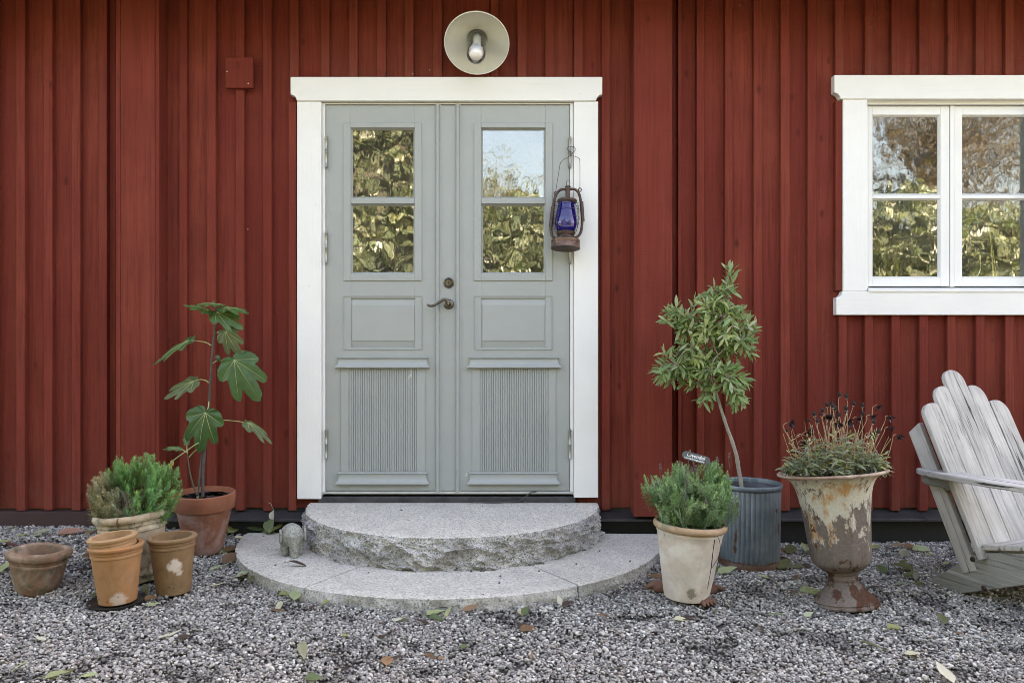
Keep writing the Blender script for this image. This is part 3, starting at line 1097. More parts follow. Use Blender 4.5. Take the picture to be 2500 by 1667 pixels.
def door_leaf(x0, x1, gx0, gx1, mx0, mx1, px0, px1, fx0, fx1, dm, rx0, rx1, qx0, qx1, dm2, label):
    Y = YD
    xx = lambda n: X(n, Y)
    zz = lambda n: Z(n, Y)
    G0, G1 = zz(668.5), zz(313)                 # glazed opening
    P0, P1 = zz(848), zz(728)                   # panel opening
    b = MB()
    ch = .0012
    T = 4.332
    b.box(xx(x0), xx(gx0), Y, T, LZ0, LZ1, ch)
    b.box(xx(gx1), xx(x1), Y, T, LZ0, LZ1, ch)
    b.box(xx(gx0), xx(gx1), Y + .0003, T - .001, G1, LZ1, ch)
    b.box(xx(gx0), xx(gx1), Y + .0003, T - .001, P1, G0, ch)
    b.box(xx(gx0), xx(gx1), Y + .0003, T - .001, LZ0, P0, ch)
    # strips that close the wider panel opening to the glazed width
    leaf = part('door_leaf', b, M['grey'], H, sharp=None, label=label)
    # glazing moulding
    m = MB()
    ym = Y - .007
    a0, a1, c0, c1 = xx(mx0), xx(mx1), zz(685.4), zz(300.5)
    m.box(a0, xx(gx0) - .000, ym, Y + .0002, c0, c1, .0018)
    m.box(xx(gx1), a1, ym, Y + .0002, c0, c1, .0018)
    m.box(xx(gx0), xx(gx1), ym, Y + .0002, G1, c1, .0018)
    m.box(xx(gx0), xx(gx1), ym, Y + .0002, c0, G0, .0018)
    part('glazing_moulding', m, M['grey'], leaf, sharp=None)
    m = MB()
    m.box(xx(gx0) + .0005, xx(gx1) - .0005, ym + .002, T - .004, zz(498), zz(484), .002)
    part('glazing_bar', m, M['grey'], leaf, sharp=None)
    # putty fillets and panes
    yp = Y + .016
    for z0, z1 in ((zz(484) + .0005, G1 - .0005), (G0 + .0005, zz(498) - .0005)):
        f = MB()
        q = .009
        A = [(xx(gx0) + .0006, z0), (xx(gx1) - .0006, z0), (xx(gx1) - .0006, z1), (xx(gx0) + .0006, z1)]
        B = [(xx(gx0) + q, z0 + q), (xx(gx1) - q, z0 + q), (xx(gx1) - q, z1 - q), (xx(gx0) + q, z1 - q)]
        vs_ = [(p[0], Y + .003, p[1]) for p in A] + [(p[0], yp - .0004, p[1]) for p in B] + [(p[0], yp + .006, p[1]) for p in A]
        fs = []
        for i in range(4):
            j = (i + 1) % 4
            fs += [(i, j, j + 4, i + 4), (i + 4, j + 4, j + 8, i + 8)]
        f.add(vs_, fs)
        part('putty', f, M['grey'], leaf, sharp=None)
        p = MB()
        p.box(xx(gx0) + .001, xx(gx1) - .001, yp, yp + .004, z0 + .0005, z1 - .0005)
        part('pane', p, M['glass'], leaf, sharp=None, origin=(xx(gx0), yp, z0))
    # raised and fielded panel
    m = MB()
    R0 = [(xx(px0 - 6), P0 - .011), (xx(px1 + 4), P0 - .011), (xx(px1 + 4), P1 + .011), (xx(px0 - 6), P1 + .011)]
    R1 = [(xx(px0), P0), (xx(px1), P0), (xx(px1), P1), (xx(px0), P1)]
    vs_ = [(p[0], Y - .0045, p[1]) for p in R0] + [(p[0], Y + .011, p[1]) for p in R1] + [(p[0], Y - .0002, p[1]) for p in R0]
    fs = []
    for i in range(4):
        j = (i + 1) % 4
        fs += [(i, j, j + 4, i + 4), (i, i + 8, j + 8, j)]
    m.add(vs_, fs)
    part('panel_moulding', m, M['grey'], leaf, sharp=None)
    m = MB()
    f0, f1, f2, f3 = xx(fx0), xx(fx1), zz(832), zz(745)
    E = [(xx(px0), P0), (xx(px1), P0), (xx(px1), P1), (xx(px0), P1)]
    F_ = [(f0, f2), (f1, f2), (f1, f3), (f0, f3)]
    vs_ = [(p[0], Y + .0105, p[1]) for p in E] + [(p[0], Y + .0035, p[1]) for p in F_] + [(p[0], Y + .0005, p[1]) for p in F_]
    fs = [(8, 9, 10, 11)]
    for i in range(4):
        j = (i + 1) % 4
        fs += [(i, j, j + 4, i + 4), (i + 4, j + 4, j + 8, i + 8)]
    m.add(vs_, fs)
    part('raised_panel', m, M['grey'], leaf, sharp=None)
    # reeded panel
    m = MB()
    q0, q1, r0, r1 = xx(qx0), xx(qx1), xx(rx0), xx(rx1)
    zl, zh = zz(1152), zz(896)
    yr = Y - .006
    prof = [(q0, Y), (q0, yr + .0015), (q0 + .0015, yr), (r0 - .001, yr)]
    N = 30
    w = (r1 - r0) / N
    for k in range(N):
        for i in range(6):
            a = pi * i / 5
            gap = .0011 if k not in (15,) else .0022
            rr = w / 2 - gap / 2
            prof.append((r0 + w * (k + .5) - rr * cos(a), yr + .0062 - .0062 * sin(a) ** .8))
        prof.append((r0 + w * (k + 1), yr + .0085 if k != 14 else yr + .012))
    prof[-1] = (r1, yr + .0075)
    prof += [(r1 + .001, yr), (q1 - .0015, yr), (q1, yr + .0015), (q1, Y)]
    n = len(prof)
    m.add([(p[0], p[1], zl) for p in prof] + [(p[0], p[1], zh) for p in prof], [(i, i + 1, i + 1 + n, i + n) for i in range(n - 1)])
    part('reeded_panel', m, M['grey'], leaf, sharp=None)
    # drip mouldings
    for (t0, t1, u0, u1), zt, zb in (((*dm,), 870, 899), ((*dm2,), 1150.5, 1182)):
        m = MB()
        hgt = zz(zt) - zz(zb)
        bo = .5 * (xx(t0) - xx(u0) + xx(u1) - xx(t1))
        pf = [(0, 1.0), (.012, .985), (.0175, .955), (.019, .90), (.0175, .84), (.014, .81), (.0125, .79), (.0125, .60), (.0145, .42), (.019, .28), (.0255, .22), (.028, .17), (.028, .08), (.024, .02), (.020, 0.0), (0, 0.0)]
        vs_, fs = [], []
        xl, xr = xx(t0) + .0175, xx(t1) - .0175
        for p, h in pf:
            z = zz(zb) + h * hgt
            vs_ += [(xl - p, Y + .0005, z), (xl - p, Y - p, z), (xr + p, Y - p, z), (xr + p, Y + .0005, z)]
        for i in range(len(pf) - 1):
            for k in range(3):
                fs.append((i * 4 + k, i * 4 + k + 1, i * 4 + k + 5, i * 4 + k + 4))
        m.add(vs_, fs)
        part('drip_moulding', m, M['grey'], leaf, sharp=40)
    return leaf


left = door_leaf(796, 1117.3, 856.7, 1012.8, 838.6, 1029.7, 845, 1026.7, 860, 1011, (825, 1045, 819.5, 1048), 852, 1018, 832, 1037.7, (825.9, 1043.5, 821, 1047.8), None)
right = door_leaf(1118.4, 1390.5, 1174.6, 1331.5, 1157.6, 1348.4, 1164, 1344, 1179.5, 1327.5, (1146, 1364.5, 1141.7, 1369.5), 1171.8, 1338.4, 1152.7, 1356.8, (1145.7, 1361.5, 1140.9, 1366.6), None)
for n0, n1 in ((1061.7, 1076), (1110.6, 1125)):
    m = MB()
    xa, xb = X(n0, YD), X(n1, YD)
    w = xb - xa
    pf = [(0, 0), (0, .004), (.1, .0055), (.16, .004), (.22, .0075), (.32, .0125), (.5, .0145), (.68, .0125), (.78, .0075), (.84, .004), (.9, .0055), (1, .004), (1, 0)]
    n = len(pf)
    vs_ = []
    for z in (Z(1199.7, YD), LZ1 + .004):
        vs_ += [(xa + t * w, YD + .0004 - d * 1.15, z) for t, d in pf]
    m.add(vs_, [(i, i + 1, i + 1 + n, i + n) for i in range(n - 1)] + [tuple(range(n))])
    part('astragal', m, M['grey'], left, sharp=50)


def hinge(nx, ny0, ny1, par):
    yh = YD - .011
    z0, z1 = Z(ny1, yh), Z(ny0, yh)
    L = z1 - z0
    pf = [(.0, 0), (.004, .006), (.003, .016), (.007, .028), (.0055, .045), (.0085, .055), (.0085, .075), (.0070, .082), (.0070, .49), (.0082, .495), (.0082, .51), (.0070, .515), (.0070, .918), (.0085, .925), (.0085, .945), (.0055, .955), (.007, .972), (.003, .984), (.004, .994), (0, 1)]
    m = MB()
    m.lathe([(r, z0 + h * L) for r, h in pf], 14, c=(X(nx, yh), yh, 0))
    part('hinge', m, M['nickel'], par, sharp=60, origin=(X(nx, yh), yh, z0))


for ny0, ny1 in ((332.5, 411.5), (565, 645), (1046, 1121.6)):
    hinge(796.5, ny0, ny1, left)
    hinge(1391.5, ny0 + 1, ny1 + 1, right)

fy = Matrix.Rotation(radians(90), 4, 'X')       # lathe axis z -> -Y
p = S(1095.6, 690.7, YD)
m = MB()
m.lathe([(.0285, -.001), (.0285, .004), (.027, .007), (.0235, .009), (.021, .008), (.0195, .011), (.0175, .0135), (.0165, .0125), (.0115, .0120), (.0112, .0145), (0, .0148)], 40, m=Matrix.Translation(p) @ fy)
db = part('deadbolt', m, M['brass'], left, sharp=30)
m = MB()
m.box(p.x - .0014, p.x + .0014, p.y - .0156, p.y - .0146, p.z - .0075, p.z + .003)
m.lathe([(0.0032, .0146), (.0032, .0157), (0, .0157)], 12, m=Matrix.Translation(p + Vector((0, 0, .004))) @ fy)
o = part('keyhole', m, M['black'], left)
p = S(1095.8, 742.5, YD)
m = MB()
m.lathe([(.0272, -.001), (.0272, .005), (.025, .0085), (.019, .0105), (.014, .0115), (.012, .016), (.0105, .03), (.0105, .046), (.006, .052), (0, .053)], 40, m=Matrix.Translation(p) @ fy)
px = 1 / FPX * YD
pts = [p + Vector((dx * px, dy, -dz * px)) for dx, dz, dy in ((0, 0, -.044), (-3, -8.5, -.046), (-9, -10.2, -.047), (-16, -7, -.047), (-25, -1.0, -.048), (-35, 4.6, -.05), (-43, 5.6, -.05), (-49, 3.0, -.048), (-50.5, .8, -.046))]
pp = smooth_path(pts, 30)
m.tube(pp, [.0088 * (1 - .35 * i / 30) if i < 28 else .0035 for i in range(31)], 12)
part('door_handle', m, M['brass'], left, sharp=40)

# ---- window ---------------------------------------------------------------
WN = part('window', MB().box(WX0 + .004, WX1 - .004, 4.40, 4.44, WZ1 - .03, WZ1 + .002), M['white'], H)
part('head_casing', head(X(2037, YC - .008), X(2611, YC - .008), Z(241.9, YC - .008), Z(183.4, YC - .008), YC - .008, YB - .003), M['white_h'], WN, bevel=.003)
part('apron', head(X(2041.7, YC - .006), X(2607, YC - .006), Z(769, YC - .006), Z(711.5, YC - .006), YC - .006, YB - .003, True), M['white_h'], WN, bevel=.003)
for n0, n1 in ((2058.5, 2117.5), (2531, 2590)):
    b = MB()
    b.box(X(n0, YC), X(n1, YC), YC, YB + .015, Z(711, YC), Z(242.4, YC))
    part('side_casing', b, M['white'], WN, bevel=.003, origin=(X(n0, YC), YC, 0))
YS = 4.315                      # sash front
fx0, fx1 = X(2119.6, YS), X(2529, YS)
b = MB()
b.box(WX0 + .0005, WX1 - .0005, 4.292, 4.40, Z(259, YS) + .002, Z(241.9, YC) + .003)
part('frame_head', b, M['white_h'], WN)
b = MB()
b.box(X(2318, YS) + .002, X(2331, YS) - .002, YS - .004, 4.40, Z(699, YS) - .004, Z(259, YS) + .001, .002)
part('mullion', b, M['white'], WN, sharp=None)
b = MB()
b.box(WX0 + .0006, fx0 - .002, YS - .005, 4.40, Z(712, YS), Z(259, YS) + .001)
b.box(fx1 + .002, WX1 - .0006, YS - .005, 4.40, Z(712, YS), Z(259, YS) + .001)
part('frame_side', b, M['white'], WN)
b = MB()
zs0 = Z(713, 4.25)
b.prism([(4.250, zs0), (4.250, zs0 + .016), (4.262, zs0 + .022), (4.40, zs0 + .034), (4.40, zs0)], WX0 + .003, WX1 - .003, yx)
part('sill', b, M['white_h'], WN, bevel=.0015)
for sx0, sx1, g0, g1 in ((2119.6, 2318, 2130, 2296), (2331, 2529, 2349, 2515)):
    xx = lambda n: X(n, YS)
    zz = lambda n: Z(n, YS)
    b = MB()
    T = 4.352
    b.box(xx(sx0), xx(g0), YS, T, zz(699), zz(260), .0015)
    b.box(xx(g1), xx(sx1), YS, T, zz(699), zz(260), .0015)
    b.box(xx(g0), xx(g1), YS + .0003, T - .001, zz(281), zz(260), .0015)
    b.box(xx(g0), xx(g1), YS + .0003, T - .001, zz(699), zz(678), .0015)
    sash = part('sash', b, M['white'], WN, sharp=None)
    m = MB()
    m.box(xx(g0), xx(g1), YS + .002, T - .004, zz(485), zz(475.5), .002)
    # glazing bars, rebates and panes are sub-parts of the window
    part('glazing_bar', m, M['white_h'], WN, sharp=None)
    for z0, z1 in ((zz(475.5), zz(281)), (zz(678), zz(485))):
        q = .008
        yp = YS + .017
        A = [(xx(g0) + .0006, z0 + .0006), (xx(g1) - .0006, z0 + .0006), (xx(g1) - .0006, z1 - .0006), (xx(g0) + .0006, z1 - .0006)]
        B = [(xx(g0) + q, z0 + q), (xx(g1) - q, z0 + q), (xx(g1) - q, z1 - q), (xx(g0) + q, z1 - q)]
        f = MB()
        f.add([(a[0], YS + .004, a[1]) for a in A] + [(a[0], yp - .0004, a[1]) for a in B] + [(a[0], yp + .006, a[1]) for a in A],
              [q_ for i in range(4) for q_ in ((i, (i + 1) % 4, (i + 1) % 4 + 4, i + 4), (i + 4, (i + 1) % 4 + 4, (i + 1) % 4 + 8, i + 8))])
        part('putty', f, M['white'], WN, sharp=None)
        pn = MB()
        pn.box(xx(g0) + .001, xx(g1) - .001, yp, yp + .004, z0 + .001, z1 - .001)
        part('pane', pn, M['glass'], WN, sharp=None, origin=(xx(g0), yp, z0))
b = MB()
b.box(WX0 - .06, WX1 + .06, 4.40, 4.66, Z(700, YS) - .03, Z(700, YS) - .005, .003)
part('inner_sill', b, M['white_h'], WN, sharp=None)

# trumpet standing on the inner sill
YI = 4.50
q = lambda x, y, dy=0.0: S(2320 + x / 7.128, 500 + y / 7.128, YI) + Vector((0, dy, 0))
TR = thing('trumpet', q(500, 1330), 'brass trumpet standing on the sill behind the window glass', 'trumpet')
m = MB()
pts = smooth_path([q(150, 480), q(180, 350), (q(230, 285)), q(310, 250), q(420, 240), q(520, 258), q(610, 305), q(665, 390), q(690, 520), q(705, 700), q(720, 900), q(735, 1100), q(748, 1280), q(752, 1390)], 50)
m.tube(pts, [.0055 + (.011 * ((i - 26) / 24) ** 2.0 if i > 26 else 0) for i in range(51)], 12)
part('bell_tube', m, M['bright_brass'], TR)
m = MB()
m.tube(smooth_path([q(710, 440, .01), q(735, 620, .01), q(775, 900, .01), q(815, 1180, .01), q(838, 1380, .01)], 16), .0042, 8)
m.tube(smooth_path([q(480, 330), q(482, 450), q(484, 560)], 6), .0036, 8)
m.tube(smooth_path([q(515, 860), q(522, 1000), q(520, 1130), q(490, 1210), q(440, 1265), q(380, 1300)], 20), .0042, 8)
part('lead_pipe', m, M['bright_brass'], TR)
m = MB()
m.tube(smooth_path([q(565, 568, -.01), q(450, 568, -.01), q(360, 570, -.01), q(332, 600, -.01), q(360, 628, -.01), q(450, 630, -.01), q(520, 628, -.01)], 24), .0038, 8)
m.tube(smooth_path([q(600, 825, -.01), q(450, 826, -.01), q(300, 828, -.01), q(200, 832, -.01)], 12), .0040, 8)
m.tube(smooth_path([q(500, 770, -.01), q(430, 772, -.01), q(415, 800, -.01), q(430, 850, -.01), q(520, 862, -.01)], 14), .0036, 8)
part('valve_slide', m, M['bright_brass'], TR)
for dy_ in (600, 715, 800):
    m = MB()
    m.tube([q(360, dy_ + 50, 0), q(590, dy_ + 48, 0)], .0085, 12)
    m.tube([q(590, dy_ + 48, 0), q(640, dy_ + 47, 0)], .0035, 8)
    part('valve', m, M['bright_brass'], TR)
# ---------------------------------------------------------------- wall lamp
LC = Vector((X(1164, 4.12), 4.12, Z(107.7, 4.12)))
ax = Vector((0, -cos(radians(45)), -sin(radians(45))))          # opening direction
zq = (-ax).to_track_quat('Z', 'Y').to_matrix().to_4x4()
LM = Matrix.Translation(LC) @ zq                                # local +z points back into the shade
WL = thing('wall_lamp', Vector((LC.x, 4.268, LC.z + .02)), 'round cream enamel barn lamp with a bulb in a glass jar above the door', 'lamp')
R0 = .1655
m = MB()
pf = [(R0, 0.0), (R0 + .0035, .001), (R0 + .004, .004), (R0, .0065), (.13, .024), (.09, .043), (.062, .056), (.055, .060), (.054, .098), (.050, .10), (.0495, .066), (.051, .0585), (.058, .0545), (.088, .0405), (.128, .0215), (R0 - .002, .0035)]
m.lathe(pf, 72, m=LM, close=True)
part('shade', m, M['enamel'], WL, sharp=60)
m = MB()
tp = [(R0 + .0025 * cos(2 * pi * k / 8) + .001, .0005 + .0032 * sin(2 * pi * k / 8)) for k in range(8)]
m.lathe(tp, 72, m=LM, close=True)
part('rim', m, M['enamel_white'], WL, sharp=80)
m = MB()
m.lathe([(0, .102), (.048, .102), (.048, .062), (.046, .060), (.046, .098), (0, .098)], 40, m=LM)
part('socket_housing', m, M['enamel'], WL, sharp=40)
m = MB()
m.lathe([(.0485, .085), (.0505, .056), (.050, .0), (.049, -.09), (.047, -.125), (.041, -.148), (.028, -.161), (.014, -.1665), (0, -.168)], 44, m=LM)
part('glass_jar', m, M['jar'], WL, sharp=80)
m = MB()
m.lathe([(0, .090), (.022, .090), (.022, -.022), (.019, -.025), (0, -.025)], 28, m=LM)
part('lamp_holder', m, M['enamel_white'], WL, sharp=40)
m = MB()
m.lathe([(0, -.018), (.014, -.020), (.0155, -.034), (.022, -.050), (.032, -.068), (.0385, -.088), (.0395, -.100), (.036, -.116), (.027, -.130), (.014, -.137), (0, -.139)], 36, m=LM)
part('bulb', m, M['bulb'], WL, sharp=80)
m = MB()
hb = LM @ Vector((0, 0, .10))
m.tube(smooth_path([hb, hb + Vector((0, .03, .03)), Vector((LC.x, 4.235, LC.z + .10)), Vector((LC.x, 4.262, LC.z + .06))], 14), .012, 12)
m.lathe([(.045, 0), (.045, .010), (.03, .018), (0, .018)], 28, m=Matrix.Translation(Vector((LC.x, 4.2675, LC.z + .06))) @ fy)
part('wall_bracket', m, M['enamel'], WL, sharp=40)

# ---------------------------------------------------------------- oil lantern on the right hinge
YLN = 4.185
PX = 1 / 5.056 / FPX * YLN
LT = S(1300 + 407 / 5.056, 330 + 1400 / 5.056, YLN)              # centre of the tank's bottom rim
LR = Matrix.Translation(LT) @ Matrix.Rotation(radians(-7), 4, 'X') @ Matrix.Rotation(radians(1.5), 4, 'Y')
ML = lambda x, y, d=0.0: LR @ Vector(((x - 407) * PX, d, (1400 - y) * PX))
LN = thing('oil_lantern', LT, 'rusty hurricane lantern with cobalt blue glass hanging from the right door hinge', 'lantern')


def lz(y):
    return (1400 - y) * PX


def lath(name, pf, mat, dx=0, seg=40, close=False, sharp=35):
    m = MB()
    m.lathe([(r * PX, lz(y)) for r, y in pf], seg, m=LR @ Matrix.Translation(Vector((dx * PX, 0, 0))), close=close)
    return part(name, m, mat, LN, sharp=sharp)


lath('tank', [(0, 1392), (165, 1392), (176, 1402), (182, 1400), (182, 1384), (177, 1376), (177, 1345), (172, 1338), (172, 1330), (177, 1322), (176, 1300), (168, 1290), (130, 1272), (100, 1262), (0, 1258)], M['copper'])
lath('tank_bottom', [(0, 1396), (160, 1396), (168, 1400), (0, 1399)], M['rusty'])
lath('burner', [(95, 1266), (92, 1236), (106, 1232), (114, 1212), (118, 1200), (114, 1192), (90, 1188), (0, 1186)], M['rusty'])
lath('globe', [(100, 1192), (118, 1170), (134, 1120), (139, 1075), (134, 1015), (124, 950), (112, 890), (104, 850), (101, 822)], M['blue'], sharp=80, seg=48)
lath('chimney_hood', [(104, 830), (120, 812), (124, 800), (121, 786), (108, 778), (60, 772), (0, 768)], M['rusty'], 10)
lath('chimney', [(30, 775), (30, 622), (36, 618), (36, 610), (30, 606), (0, 600)], M['rusty'], 17)
m = MB()
m.tube(smooth_path([ML(410, 606), ML(403, 565), ML(415, 532), ML(432, 530), ML(446, 550), ML(447, 600)], 24), .0016, 8)
part('lift_ring', m, M['wire'], LN)
m = MB()
tubeL = smooth_path([ML(396, 648), ML(340, 652), ML(292, 695), ML(262, 770), ML(248, 880), ML(230, 1000), ML(220, 1100), ML(222, 1180), ML(245, 1250), ML(300, 1290)], 44)
m.tube(tubeL, 17 * PX, 12)
part('side_tube', m, M['rusty'], LN)
m = MB()
tubeR = smooth_path([ML(446, 645), ML(505, 643), ML(552, 680), ML(578, 750), ML(594, 850), ML(606, 1000), ML(606, 1110), ML(592, 1190), ML(560, 1240), ML(496, 1276)], 44)
m.tube(tubeR, 17 * PX, 12)
part('side_tube', m, M['rusty'], LN)
for pts in ((ML(243, 870), ML(220, 1125)), (ML(596, 800), ML(616, 1050))):
    m = MB()
    m.tube([pts[0], pts[1]], 23 * PX, 12)
    part('tube_sleeve', m, M['rusty'], LN)
for ex, ey in ((270, 706), (574, 650)):
    m = MB()
    n = 16
    for k in range(n):
        a0, a1 = 2 * pi * k / n, 2 * pi * (k + 1) / n
        pass
    m.tube([ML(ex + 17 * cos(2 * pi * k / 16), ey - 22 * sin(2 * pi * k / 16), -.003) for k in range(17)], 6.5 * PX, 8, cap=False)
    part('bail_ear', m, M['rusty'], LN)
# wire guard: hoops in front of the globe, and uprights
for yy, rr in ((834, 172), (915, 178), (1012, 176), (1085, 158)):
    m = MB()
    pts = []
    for k in range(49):
        a = 2 * pi * k / 48
        v = Vector((rr * .99 * cos(a) * PX, rr * .72 * sin(a) * PX, lz(yy)))
        pts.append(LR @ v)
    m.tube(pts, .0012, 6, cap=False)
    part('guard_hoop', m, M['wire'], LN)
for a in (-2.6, -.5, .5, 2.6):
    m = MB()
    m.tube(smooth_path([LR @ Vector((r * 1.0 * cos(a) * PX, r * .72 * sin(a) * PX, lz(y))) for r, y in ((112, 815), (160, 850), (173, 960), (172, 1080), (150, 1170), (116, 1200))], 20), .0012, 6)
    part('guard_wire', m, M['wire'], LN)
m = MB()
HP = S(1391.5, 355, YD - .028)
m.tube(smooth_path([ML(275, 690), ML(276, 655), ML(285, 580), ML(305, 440), ML(322, 320), ML(355, 270), ML(410, 235), ML(448, 208)], 36), .0014, 8)
m.tube(smooth_path([ML(572, 640), ML(573, 600), ML(570, 420), ML(566, 270), ML(548, 238), ML(500, 218), ML(455, 212), ML(446, 205)], 36), .0014, 8)
m.tube(smooth_path([ML(440, 215), ML(470, 178), ML(500, 150), ML(508, 125), ML(490, 98), ML(455, 86, .01), ML(425, 90), ML(410, 118), ML(420, 148), ML(445, 165), ML(470, 165), ML(468, 190), ML(440, 215)], 48), .0016, 8)
part('bail_wire', m, M['wire'], LN)

# ---------------------------------------------------------------- granite steps
SCX = -.313
UZ, LZT = .196, .047


def fracture(s_, z, su, sz, seed):
    """Split stone: shell-shaped hollows that meet in sharp ridges."""
    a = s_ + .018 * mnoise.noise((s_ * 15, z * 18, seed)) + .007 * mnoise.noise((s_ * 48, z * 52, seed))
    b = z + .012 * mnoise.noise((s_ * 15, z * 20, seed + 5)) + .005 * mnoise.noise((s_ * 50, z * 50, seed + 9))
    dd, pp = mnoise.voronoi((a / su, b / sz + .35 * a / su, seed))
    r = mnoise.cell_vector((pp[0].x * 7.13, pp[0].y * 5.31, seed))
    return min(dd[0], .95) ** 1.6 * (.6 + .5 * abs(r.x)) + .22 * r.y + .30 * (r.z) * (b / sz - pp[0].y + .35 * a / su)


def slab(name, parent, R, cy, z0, z1, rough, yback, a0, a1, rin, mats, nrow, dens, origin):
    """Annular sector slab: top sheet plus curved face, one mesh with two materials."""
    ns = max(8, int((a1 - a0) * dens))
    ang = [a0 + (a1 - a0) * i / ns for i in range(ns + 1)]
    b = MB()
    n = ns + 1
    top_in = []
    for a in ang:
        if rin > 0:
            p = Vector((SCX + rin * sin(a), min(cy - rin * cos(a), yback), z1))
        else:
            # inner line is the straight back edge
            x = SCX + (R - .06) * sin(a)
            p = Vector((x, yback, z1))
        top_in.append(p)
    rows = [top_in]
    chip = []
    for a in ang:
        s_ = a * R
        chip.append((.0035 * mnoise.noise((s_ * 26, 0, 1.7)) + .0025 * mnoise.noise((s_ * 80, 0, 4.2))) * (1 if rough else .55))
    for r_, z in ((R - .05, z1), (R - .007, z1)):
        rows.append([Vector((SCX + (r_ + c * .6) * sin(a), min(cy - (r_ + c * .6) * cos(a), yback), z)) for a, c in zip(ang, chip)])
    ntop = len(rows)
    for j in range(nrow + 1):
        t = j / nrow
        row = []
        for a, c in zip(ang, chip):
            s_ = a * R
            z = z1 - .0035 - (z1 - .0035 - z0) * t
            env = min(1, t * 4 + .12)
            n1 = mnoise.fractal((s_ * 10, z * 14, 2.0), 1.0, 2.0, 4)
            ends = min(1.0, (a - ang[0]) / .12, (ang[-1] - a) / .12) if rin <= 0 else 1.0
            env *= max(0.0, ends)
            d = env * rough * (fracture(s_, z, .095, .052, 3.0) * .044 + fracture(s_, z, .036, .021, 8.0) * .016 + .012 * n1 + .0040 * mnoise.noise((s_ * 95, z * 95, 2.0)) - .022 - .014 * max(0, t - .7))
            if not rough:
                d = .0022 * mnoise.fractal((s_ * 40, z * 40, 3.0), 1.0, 2.0, 3) * env
            zz_ = z + (.006 * rough * env * mnoise.noise((s_ * 15, z * 20, 7)) if 0 < j < nrow else 0)
            row.append(Vector((SCX + (R + d + c) * sin(a), min(cy - (R + d + c) * cos(a), yback), zz_)))
        rows.append(row)
    if rin > 0:
        rows.append([Vector((p.x, p.y, z0)) for p in top_in])
    else:
        rows.append([Vector((p.x, yback, z0)) for p in top_in])
    vs_ = [p for r in rows for p in r]
    fs = [(j * n + i, j * n + i + 1, (j + 1) * n + i + 1, (j + 1) * n + i) for j in range(len(rows) - 1) for i in range(ns)]
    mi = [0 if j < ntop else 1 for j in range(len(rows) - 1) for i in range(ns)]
    # end faces
    for i in (0, ns):
        fs.append(tuple(j * n + i for j in range(len(rows))))
        mi.append(1)
    b.add(vs_, fs, False)
    og = Vector(origin)
    me = bpy.data.meshes.new(name)
    me.from_pydata([tuple(p - og) for p in b.v and [Vector(q) for q in b.v]], [], b.f)
    me.materials.append(mats[0])
    me.materials.append(mats[1])
    me.polygons.foreach_set('material_index', mi)
    me.polygons.foreach_set('use_smooth', [True] * len(mi))
    me.set_sharp_from_angle(angle=radians(32))
    bm = bmesh.new()
    bm.from_mesh(me)
    bmesh.ops.recalc_face_normals(bm, faces=bm.faces)
    bm.to_mesh(me)
    bm.free()
    o = link(name, me, parent)
    o.location = og - (world_off(parent) if parent else Vector((0, 0, 0)))
    return o


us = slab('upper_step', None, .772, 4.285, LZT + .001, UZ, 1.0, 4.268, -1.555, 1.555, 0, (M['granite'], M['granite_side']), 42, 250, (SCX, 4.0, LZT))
us['label'] = 'half-round granite upper step with a rough split face below the door'
us['category'] = 'step'
LS = thing('lower_step', (SCX, 3.9, 0), 'wide half-round granite lower step of three curved slabs on the gravel', 'step')
for a0, a1, rg in ((-1.555, -.5225, .16), (-.5155, .5645, .42), (.5715, 1.535, .25)):
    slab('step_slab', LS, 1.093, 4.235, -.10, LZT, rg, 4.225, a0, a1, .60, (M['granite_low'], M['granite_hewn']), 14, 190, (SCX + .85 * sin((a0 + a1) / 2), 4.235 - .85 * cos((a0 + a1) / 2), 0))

# grey cable at the threshold
cbl = [S(1310, 1199, 4.272), S(1295, 1203, 4.262), S(1283, 1212, 4.262), S(1270, 1221, 4.255), S(1258, 1223, 4.255), S(1220, 1226.5, 4.24), S(1175, 1226, 4.245), S(1150, 1224.5, 4.262)]
m = MB()
m.tube(smooth_path(cbl, 40), [.0035] * 41, 8)
solo('cable', m, M['cable'], cbl[4], 'grey cable lying over the black threshold under the right door', 'cable')

# ---------------------------------------------------------------- stone elephant
EO = Vector((X(713, 3.79), 3.79, LZT))


def f_el(x, y, z):
    d = ell(x, y, z, (0, .030, .088), (.053, .066, .054))
    d = smin(d, ell(x, y, z, (.002, -.030, .096), (.050, .036, .049)), .014)
    for sx, yy in ((-.032, -.012), (.034, -.012), (-.032, .062), (.032, .062)):
        d = smin(d, caps(x, y, z, (sx, yy, .012), (sx * 1.05, yy, .080), .0165, .020), .008)
    d = smin(d, caps(x, y, z, (.003, -.050, .096), (.007, -.058, .008), .031, .0175), .008)
    for sx in (-1, 1):
        e = np.maximum(np.maximum(np.abs(x - sx * .0555 - .002) - .0048, np.abs(z - .094) - .034 + .4 * np.abs(y + .012)), np.abs(y + .012) - .030)
        d = smin(d, e, .003)
    d = np.minimum(d, 1)
    d = d + .0012 * np.sin(x * 210) * np.sin(y * 190 + 1) * np.sin(z * 230)
    d = np.maximum(d, -z)
    return d


m = sdf_mesh(f_el, (-.075, -.11, -.012), (.075, .13, .16), 84)
m.v = [tuple(Matrix.Rotation(radians(20), 3, 'Z') @ Vector(p) + EO) for p in m.v]
solo('stone_elephant', m, M['elephant'], EO, 'small worn stone elephant standing on the left slab of the lower step', 'sculpture', sharp=None)
# ---------------------------------------------------------------- pots
def tilt(loc, rx, ry, rz=0.0):
    """Lean of a standing thing, about its base."""
    return Matrix.Translation(loc) @ Matrix.Rotation(radians(ry), 4, 'Y') @ Matrix.Rotation(radians(rx), 4, 'X') @ Matrix.Rotation(radians(rz), 4, 'Z')


